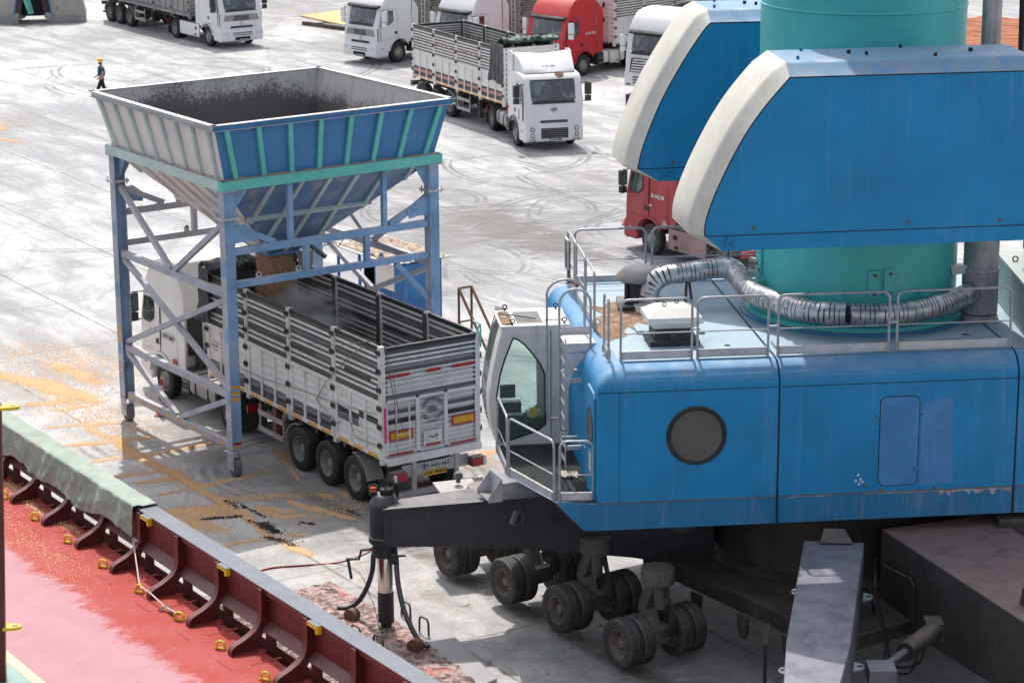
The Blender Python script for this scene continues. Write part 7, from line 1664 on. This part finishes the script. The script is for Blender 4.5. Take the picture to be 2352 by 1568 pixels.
# ------------------------------------------------------------------ outrigger pad on the quay
def sludge_mat():
    n = NT('pad_sludge'); o = n.obj()
    a = n.noise(o, 6, 9, .75, .6); c0 = n.noise(o, 1.3, 6, .65)
    c = n.mix(n.rng(a, .40, .60), hexc((.075, .05, .04)), hexc((.47, .33, .30)))
    c = n.mix(n.math('MULTIPLY', n.rng(c0, .56, .63), n.rng(n.noise(o, 9, 5), .45, .6, 0, .8)), c, hexc((.58, .14, .11)))
    c = n.mix(n.rng(n.noise(o, 2.2, 5), .58, .66, 0, .7), c, hexc((.16, .11, .085)))
    n.bump(a, .9, .05); return n.fin(c, .75, 0, .3)
padp = [(-3.55, 45.85), (-3.10, 46.15), (-1.59, 45.16), (-.31, 41.91), (-1.2, 41.0), (-4.3, 44.3)]
pad = empty('outrigger_pad', (-2.4, 44.2, 0), 0, label='steel outrigger plate caked with pinkish sludge under the crane jack', cat='plate'); PI_ = Matrix.Translation(-V(pad.location))
b = MB(); b.prism(padp, Matrix.Translation((0, 0, .004)), .09); b.xf(PI_); b.build('plate', paint('pad_steel', (.26, .26, .27), .6, .2, 1.5, dust=.3, grime=.3, grime_col='#7b7270'), pad, bevel=.01)
def sl(u, v):
    s_ = -41.4 + 6.6 * u; t_ = 19.7 + (2.85 - .75 * max(0, u - .45)) * v
    e = min(1, 8 * u, 8 * (1 - u), 8 * v, 8 * (1 - v)); h = .098 + e * (.02 + .035 * max(0, fbm((s_ * 2.2, t_ * 2.2, 4)) + .2))
    return ST(s_ + .12 * fbm((t_ * 3, u * 5, 2)), t_ + .14 * fbm((s_ * 3, v * 4, 7)), h)
b = MB(); b.grid(sl, 120, 60); b.xf(PI_); b.build('sludge', sludge_mat(), pad, angle=80)
for (x, y, a) in ((-3.0, 43.7, 2.2), (-2.55, 43.2, 2.2), (-1.72, 44.1, 2.2), (-2.1, 44.95, 2.2)):
    b = MB(); c = V((x, y, .11)); d = V((cos(a), sin(a), 0)); b.tube([c - d * .16, c - d * .15 + V((0, 0, .26)), c - d * .10 + V((0, 0, .32)), c + d * .10 + V((0, 0, .32)), c + d * .15 + V((0, 0, .26)), c + d * .16], .022, 8); b.xf(PI_); b.build('pad_handle', MT['frame'], pad, angle=60)
b = MB(); b.tube(smooth_path([(-5.4, 47.7, .02), (-5.0, 48.03, .02), (-4.34, 48.17, .02), (-3.7, 48.3, .02), (-3.2, 47.9, .3), (-2.9, 46.5, .9), (-2.65, 44.6, 1.66)], 8), .018, 6)
tag(b.build('red_cable', paint('cable_red', (.28, .03, .03), .6, .2, 5)), 'thin red cable running from the ship rail across the quay to the crane jack', 'cable')
# ------------------------------------------------------------------ person crossing the quay
def skin_obj(name, verts, edges, radii, mat, parent, sub=2, root=0):
    me = bpy.data.meshes.new(name); me.from_pydata(verts, edges, []); me.materials.append(mat)
    o = bpy.data.objects.new(name, me); COL.objects.link(o); o.parent = parent
    md = o.modifiers.new('skin', 'SKIN'); md.use_smooth_shade = True
    if not me.skin_vertices: me.attributes
    for i, r in enumerate(radii):
        sv = me.skin_vertices[0].data[i]; sv.radius = (r, r) if not isinstance(r, tuple) else r; sv.use_root = (i == root)
    s_ = o.modifiers.new('sub', 'SUBSURF'); s_.levels = sub; s_.render_levels = sub
    return o
man = empty('person', (-18.15, 108.4, 0), R(197), label='person in navy t-shirt, dark trousers and yellow hard hat walking across the quay', cat='person')
# local x forward, y left. body: pelvis root, spine, neck, head, arms with hands, legs
bv = [(0, 0, .95), (0, 0, 1.12), (.01, 0, 1.30), (.0, 0, 1.44), (.01, 0, 1.52), (.03, 0, 1.60), (.035, 0, 1.70), (.02, 0, 1.755),
      (0, .19, 1.42), (-.02, .25, 1.18), (.16, .22, .99), (.20, .21, .95),
      (0, -.19, 1.42), (.02, -.25, 1.17), (.20, -.20, 1.02), (.25, -.17, 1.00),
      (.02, .10, .92), (.20, .11, .50), (.10, .11, .12), (.24, .12, .05),
      (0, -.10, .92), (-.10, -.11, .49), (-.36, -.11, .16), (-.26, -.11, .05)]
be = [(0, 1), (1, 2), (2, 3), (3, 4), (4, 5), (5, 6), (6, 7), (3, 8), (8, 9), (9, 10), (10, 11), (3, 12), (12, 13), (13, 14), (14, 15), (0, 16), (16, 17), (17, 18), (18, 19), (0, 20), (20, 21), (21, 22), (22, 23)]
brd = [.14, (.15, .12), (.17, .12), .11, .055, .078, .098, .07, .07, .048, .034, .042, .07, .048, .034, .042, .085, .06, .045, .04, .085, .06, .045, .04]
# five short fingers on each hand
for hi, yd in ((11, 1), (15, -1)):
    hx, hy, hz = bv[hi]
    for k in range(5):
        o_ = (-.03 + .015 * k) if k < 4 else -.04
        tip = (hx + .05 + .006 * (k % 3), hy + (o_ if k < 4 else .045 * yd), hz - .045 + (.02 if k == 4 else 0)); bv.append(tip); be.append((hi, len(bv) - 1)); brd.append(.011)
skin_obj('body', bv, be, brd, MT['skin'], man)
tv = [(0, 0, .98), (0, 0, 1.12), (.01, 0, 1.28), (.0, 0, 1.42), (.005, 0, 1.475), (0, .16, 1.43), (-.012, .235, 1.25), (0, -.16, 1.43), (.012, -.235, 1.25)]
skin_obj('shirt', tv, [(0, 1), (1, 2), (2, 3), (3, 4), (3, 5), (5, 6), (3, 7), (7, 8)], [(.17, .135), (.175, .135), (.20, .14), .135, .075, .092, .078, .092, .078], MT['shirt'], man)
pv = [(0, 0, 1.0), (0, 0, .9), (.02, .10, .86), (.20, .11, .50), (.11, .11, .14), (0, -.10, .86), (-.10, -.11, .49), (-.34, -.11, .19)]
skin_obj('trousers', pv, [(0, 1), (1, 2), (2, 3), (3, 4), (1, 5), (5, 6), (6, 7)], [(.165, .14), .15, .108, .082, .075, .108, .082, .075], MT['trousers'], man)
for x, y, z, tl in ((.16, .115, .06, 0), (-.33, -.11, .10, .6)):
    b = MB(); b.sphere((0, 0, 0), .14, 14, 0, (1, .42, .40)); b.bx(-.12, .13, -.045, .045, -.055, -.02, 0); b.build('shoe', MT['shoe'], man, bevel=.01, M=Matrix.Translation((x, y, z)) @ Matrix.Rotation(tl, 4, 'Y'))
HMt = Matrix.Translation((.035, 0, 1.68)) @ Matrix.Rotation(R(55), 4, 'Z')
b = MB(); b.lathe([(.132, .045), (.130, .08), (.112, .125), (.07, .155), (.0001, .165)], None, 22); b.lathe([(.132, .045), (.15, .038), (.15, .032), (.125, .036)], None, 22, cap=False)
b.grid(lambda u, v: V(((.13 + .07 * v) * cos((u - .5) * 1.7), (.13 + .07 * v) * sin((u - .5) * 1.7) * .9, .045 - .02 * v)), 10, 2); b.build('hard_hat', MT['helmet'], man, M=HMt, angle=60)
b = MB()
b.prism([(0, .0), (.03, -.035), (.0, -.045)], frame((.092, .010, .0), (1, 0, 0), (0, 0, 1)), .02)
b.sphere((0, .098, -.01), .025, 8, 0, (.8, .4, 1.2)); b.sphere((0, -.098, -.01), .025, 8, 0, (.8, .4, 1.2)); b.build('face', MT['skin'], man, M=HMt)
b = MB()
for y in (-.035, .035): b.sphere((.094, y, .01), .012, 8)
b.bx(.092, .1, -.03, .03, -.072, -.064); b.build('eyes_and_mouth', MT['dark'], man, M=HMt)
b = MB(); b.sphere((.03, 0, -.075), .085, 12, 0, (.85, .9, .55)); b.build('beard', paint('hair_dark', (.02, .014, .01), .8), man, M=HMt)

# ------------------------------------------------------------------ clamshell grab
bk = empty('clamshell_grab', (-25.4, 134.6, 0), R(8), label='grey clamshell grab bucket with open jaws resting on the quay at top left', cat='grab bucket')
def shell(x0, x1, lean, sd):
    b = MB(); pts = [(0, .1), (1.95, .05), (1.97, .5), (1.80, 1.35), (1.58, 1.75), (.9, 2.4), (-.3, 2.5)]
    M_ = Matrix.Translation((x0, -.4, 0)) @ Matrix.Rotation(lean, 4, 'Z') @ Matrix.Diagonal((sd, 1, 1, 1))
    rings = []
    for y, bulge in ((0, 0), (.4, .18), (1.2, .28), (1.9, .1)): rings.append([M_ @ V((x - .0 + bulge * .3, y + (.35 * (z / 2.5) ** 2), z)) for x, z in pts])
    b.loft(rings)
    if sd < 0: b.f = [tuple(reversed(f)) for f in b.f]
    o = b.build('jaw', MT['bucket'], bk, bevel=.03)
    b = MB(); b.prism([(-.1, .02), (2.0, -.02), (2.0, .34), (-.1, .42)], M_ @ frame((0, -.03, .0), (1, 0, 0), (0, .0, 1)), .05); b.build('cutting_lip', MT['panel_galv'], o)
    b = MB(); b.bar(M_ @ V((-.05, -.06, .35)), M_ @ V((-.35, .3, 2.6)), .36, .12); b.bar(M_ @ V((.14, -.09, .4)), M_ @ V((-.15, .28, 2.6)), .05, .06, 1); b.build('jaw_arm', [MT['bucket_burn'], MT['booth_blue']], o)
    b = MB(); c = M_ @ V((-.03, -.14, .42)); b.cyl(c + V((0, -.06, 0)), c, .2, n=16); b.build('hinge_cap', MT['panel_galv'], o)
    return o
j1 = shell(.15, 2, R(2), 1); j2 = shell(-1.55, -3, R(-12), -1)
b = MB(); b.text('5', frame((.62, -.44, .78), (1, 0, 0), (0, 0, 1)), .3, 0, .02); b.build('lettering', MT['panel_grey'], j1)
b = MB(); b.bx(-1.3, .1, .2, 1.6, .35, 2.6); b.build('grab_core', MT['dark'], bk)
b = MB(); b.bar((-.78, -.5, .55), (-1.25, -.1, 2.5), .26, .18); b.bar((-.86, -.62, .8), (-1.05, -.5, 1.4), .34, .1); b.build('grab_cylinder', MT['hop_turq'], bk)
b = MB()
for q in range(3): b.tube(smooth_path([(-.95 + .1 * q, -.3, 2.4), (-.3 + .08 * q, -.5, 2.2), (-.2, -.5, 1.7), (-.6, -.4, 1.3)], 6), .03, 6)
b.build('hydraulic_hose', MT['dark'], bk)
# ------------------------------------------------------------------ plywood sheets
pw = empty('plywood_stack', (-8.6, 132.6, 0), R(-44), label='low stack of yellow plywood sheets on a pallet behind the white parked truck', cat='plywood')
b = MB(); b.bx(-2.4, 2.2, -1.6, 1.6, .30, .38); b.build('plywood_sheet', MT['wood'], pw, M=Matrix.Rotation(R(3), 4, 'Y'))
b = MB(); b.bx(-.4, 2.3, -1.7, .4, .20, .27); b.build('plywood_sheet', paint('grey_sheet', (.42, .42, .43), .7, .2, 1), pw)
b = MB()
for y in (-1.5, 0, 1.5): b.bx(-2.2, 2.2, y - .08, y + .08, .0, .18)
b.build('pallet_bearer', MT['wood_dark'], pw)
# ------------------------------------------------------------------ operator booth by the hopper
BC = V((-3.40, 66.45, 0)); bt_ = empty('control_booth', BC, R(-55.5), label='blue control booth with open sides and grain covered roof behind the hopper legs', cat='booth')
b = MB(); b.bx(-1.8, 1.8, -.75, .75, .35, .45); b.build('floor', MT['frame'], bt_)
for x in (-1.75, -.45, .55, 1.72):
    for y in (-.72, .70): b = MB(); b.bx(x - .04, x + .04, y - .03, y + .03, .0, 2.55); b.build('corner_post', MT['booth_blue'], bt_)
for x0, x1 in ((.60, 1.14), (1.15, 1.68)):
    b = MB(); b.bx(x0, x1, -.765, -.735, .5, 1.75)
    for k in range(6): b.bx(x0 + .03 + .085 * k, x0 + .05 + .085 * k, -.775, -.7655, .5, 1.75)
    d_ = b.build('door', MT['booth_blue'], bt_)
    b = MB(); b.tube([(x0 + .1, -.775, 1.6), (x0 + .1, -.82, 1.6), (x0 + .3, -.82, 1.6), (x0 + .3, -.775, 1.6)], .014, 6); b.build('handle', MT['frame'], d_)
b = MB(); b.bx(.6, 1.68, -.76, -.74, 1.78, 2.5); b.build('front_panel', MT['hop_dusty'], bt_)
b = MB(); b.bx(1.70, 1.76, -.68, .66, .5, 2.5); b.build('end_panel', MT['booth_blue'], bt_)
b = MB(); b.bx(-1.7, 1.7, .705, .74, .46, 2.5); b.bx(-1.74, -1.70, .1, .69, .46, 2.5, 0); b.build('back_wall', MT['dark'], bt_)
b = MB(); b.bx(-1.7, -.5, -.76, -.73, .46, .95); b.bx(-.42, .52, -.755, -.735, .46, .9); b.build('low_panel', MT['hop_dusty'], bt_)
b = MB(); b.bx(-1.2, -.3, -.2, .5, .46, 1.3); b.cyl((-.3, -.1, 1.0), (.3, -.1, 1.0), .25); b.build('engine', MT['bucket_burn'], bt_, bevel=.03)
b = MB(); b.bx(-1.3, -.7, -.7, -.45, 1.0, 1.35, 0); b.build('oil_can', MT['booth_blue'], bt_, bevel=.04)
b = MB()
for k in range(9): b.bx(-1.95, 1.9, -.92 + .21 * k, -.92 + .21 * k + .16, 2.56 + .012 * (k % 2), 2.59 + .012 * (k % 2))
rf = b.build('roof', paint('roof_sheet_pale', (.5, .48, .45), .6, .2, 2, grime=.4, grime_col='#6f665e'), bt_)
rm = NT('grain_and_dirt'); cc = rm.mix(rm.rng(rm.noise(rm.obj(), 5, 8, .75), .44, .56), hexc((.15, .14, .135)), hexc((.46, .31, .19))); cc = rm.mix(rm.rng(rm.noise(rm.obj(), 11, 6, .7), .5, .62), cc, hexc((.40, .37, .35))); rm.bump(rm.noise(rm.obj(), 20, 6), .9, .03); rm.fin(cc, .9, 0, .2)
b = MB(); b.grid(lambda u, v: V((-1.6 + 3.4 * u, -.8 + 1.65 * v, 2.605 + .06 * max(0, fbm((u * 9, v * 5, 1)) + .25) * sin(pi * u) ** .3)), 60, 24); b.build('roof_grain', rm.mat, rf, angle=80)
b = MB(); b.bar((.65, -1.1, .9), (1.75, -1.15, .9), .08, .05); b.bar((1.3, -1.15, .9), (1.3, -.8, .45), .05, .05); b.build('bracket', MT['booth_blue'], bt_)
sr = empty('stair_rail', (-1.45, 65.3, 0), R(-55), label='rusty brown handrail standing on the quay beside the right hopper leg', cat='handrail')
b = MB()
for y in (0, .42): b.bar((0, y, 0), (0, y, 1.75), .05, .05)
b.bar((0, 0, 1.75), (1.5, 0, .1), .06, .05); b.bar((0, .42, 1.75), (1.5, .42, .1), .06, .05); b.bar((0, 0, 1.75), (0, .42, 1.75), .05, .05); b.bar((0, 0, .8), (0, .42, .8), .04, .04); b.bar((0, 0, .8), (.85, 0, .0), .04, .04); b.xf(Matrix.Identity(4)); b.build('rail_frame', MT['rust'], sr)
bt_.scale = (.88, 1.0, 1.0)
# ------------------------------------------------------------------ traffic cone
cn = empty('traffic_cone', (-8.80, 59.25, 0), label='dirty red and white traffic cone behind the lower hopper beam', cat='traffic cone')
b = MB(); b.bx(-.19, .19, -.19, .19, .0, .04); b.build('base', MT['cone_orange'], cn, bevel=.02)
b = MB(); b.lathe([(.16, .04), (.125, .24), (.095, .40), (.07, .60), (.05, .78), (.035, .92), (.03, .95), (.015, .95)], None, 24, ms=[0, 1, 0, 1, 0, 0, 0]); b.build('cone_body', [MT['cone_orange'], MT['cone_white']], cn)
# ------------------------------------------------------------------ rust-brown bulk pile beyond the tower
pm_ = NT('brown_bulk'); o_ = pm_.obj(); wv = pm_.t.nodes.new('ShaderNodeTexWave'); wv.bands_direction = 'Y'; pm_.put(wv.inputs['Vector'], pm_.map(o_, (1, 1, 1), (0, 0, R(8)))); wv.inputs['Scale'].default_value = .8; wv.inputs['Distortion'].default_value = 1.2; wv.inputs['Detail'].default_value = 2
c = pm_.mix(pm_.rng(wv.outputs[1], .25, .75, 0, .7), hexc((.36, .15, .085)), hexc((.15, .05, .03))); c = pm_.mix(pm_.rng(pm_.noise(o_, 1.2, 8, .7), .5, .68, 0, .5), c, hexc((.40, .20, .13))); pm_.fin(c, .95, 0, .15)
def pile(u, v): 
    x = 20 + 16 * u; y = 121 + 13 * v + 1.2 * fbm((u * 6, 0, 3)) * v; e = min(1, 6 * v, 6 * (1 - v), 8 * u)
    return V((x, y, .02 + max(0, e) * (.25 + .18 * fbm((x * .5, y * .5, 2)) + .1 * abs(sin(y * 2.4)))))
b = MB(); b.grid(pile, 70, 70); tag(b.build('bulk_pile', pm_.mat, angle=80), 'low rust brown heap of bulk material on the quay beyond the turquoise tower', 'heap', kind='stuff')
# small litter on the quay
for i, (x, y, s_, cname) in enumerate(((3.9, 81.5, .16, 'cone_orange'), (1.8, 99.5, .12, 'cone_orange'), (-10, 114, .08, 'dark'), (-4.5, 112, .10, 'dark'))):
    b = MB(); b.grid(lambda u, v: V((x + s_ * 2 * (u - .5), y + s_ * 2 * (v - .5), .02 + s_ * (.5 + fbm((u * 3 + i, v * 3, 1))))), 6, 6)
    tag(b.build('litter', MT[cname]), ['crumpled orange rag on the quay near the dusty red truck', 'small orange scrap on the paving beside the white star truck', 'small dark scrap on the pale quay behind the hopper', 'tiny dark scrap on the quay left of the parked white trucks'][i], 'litter')
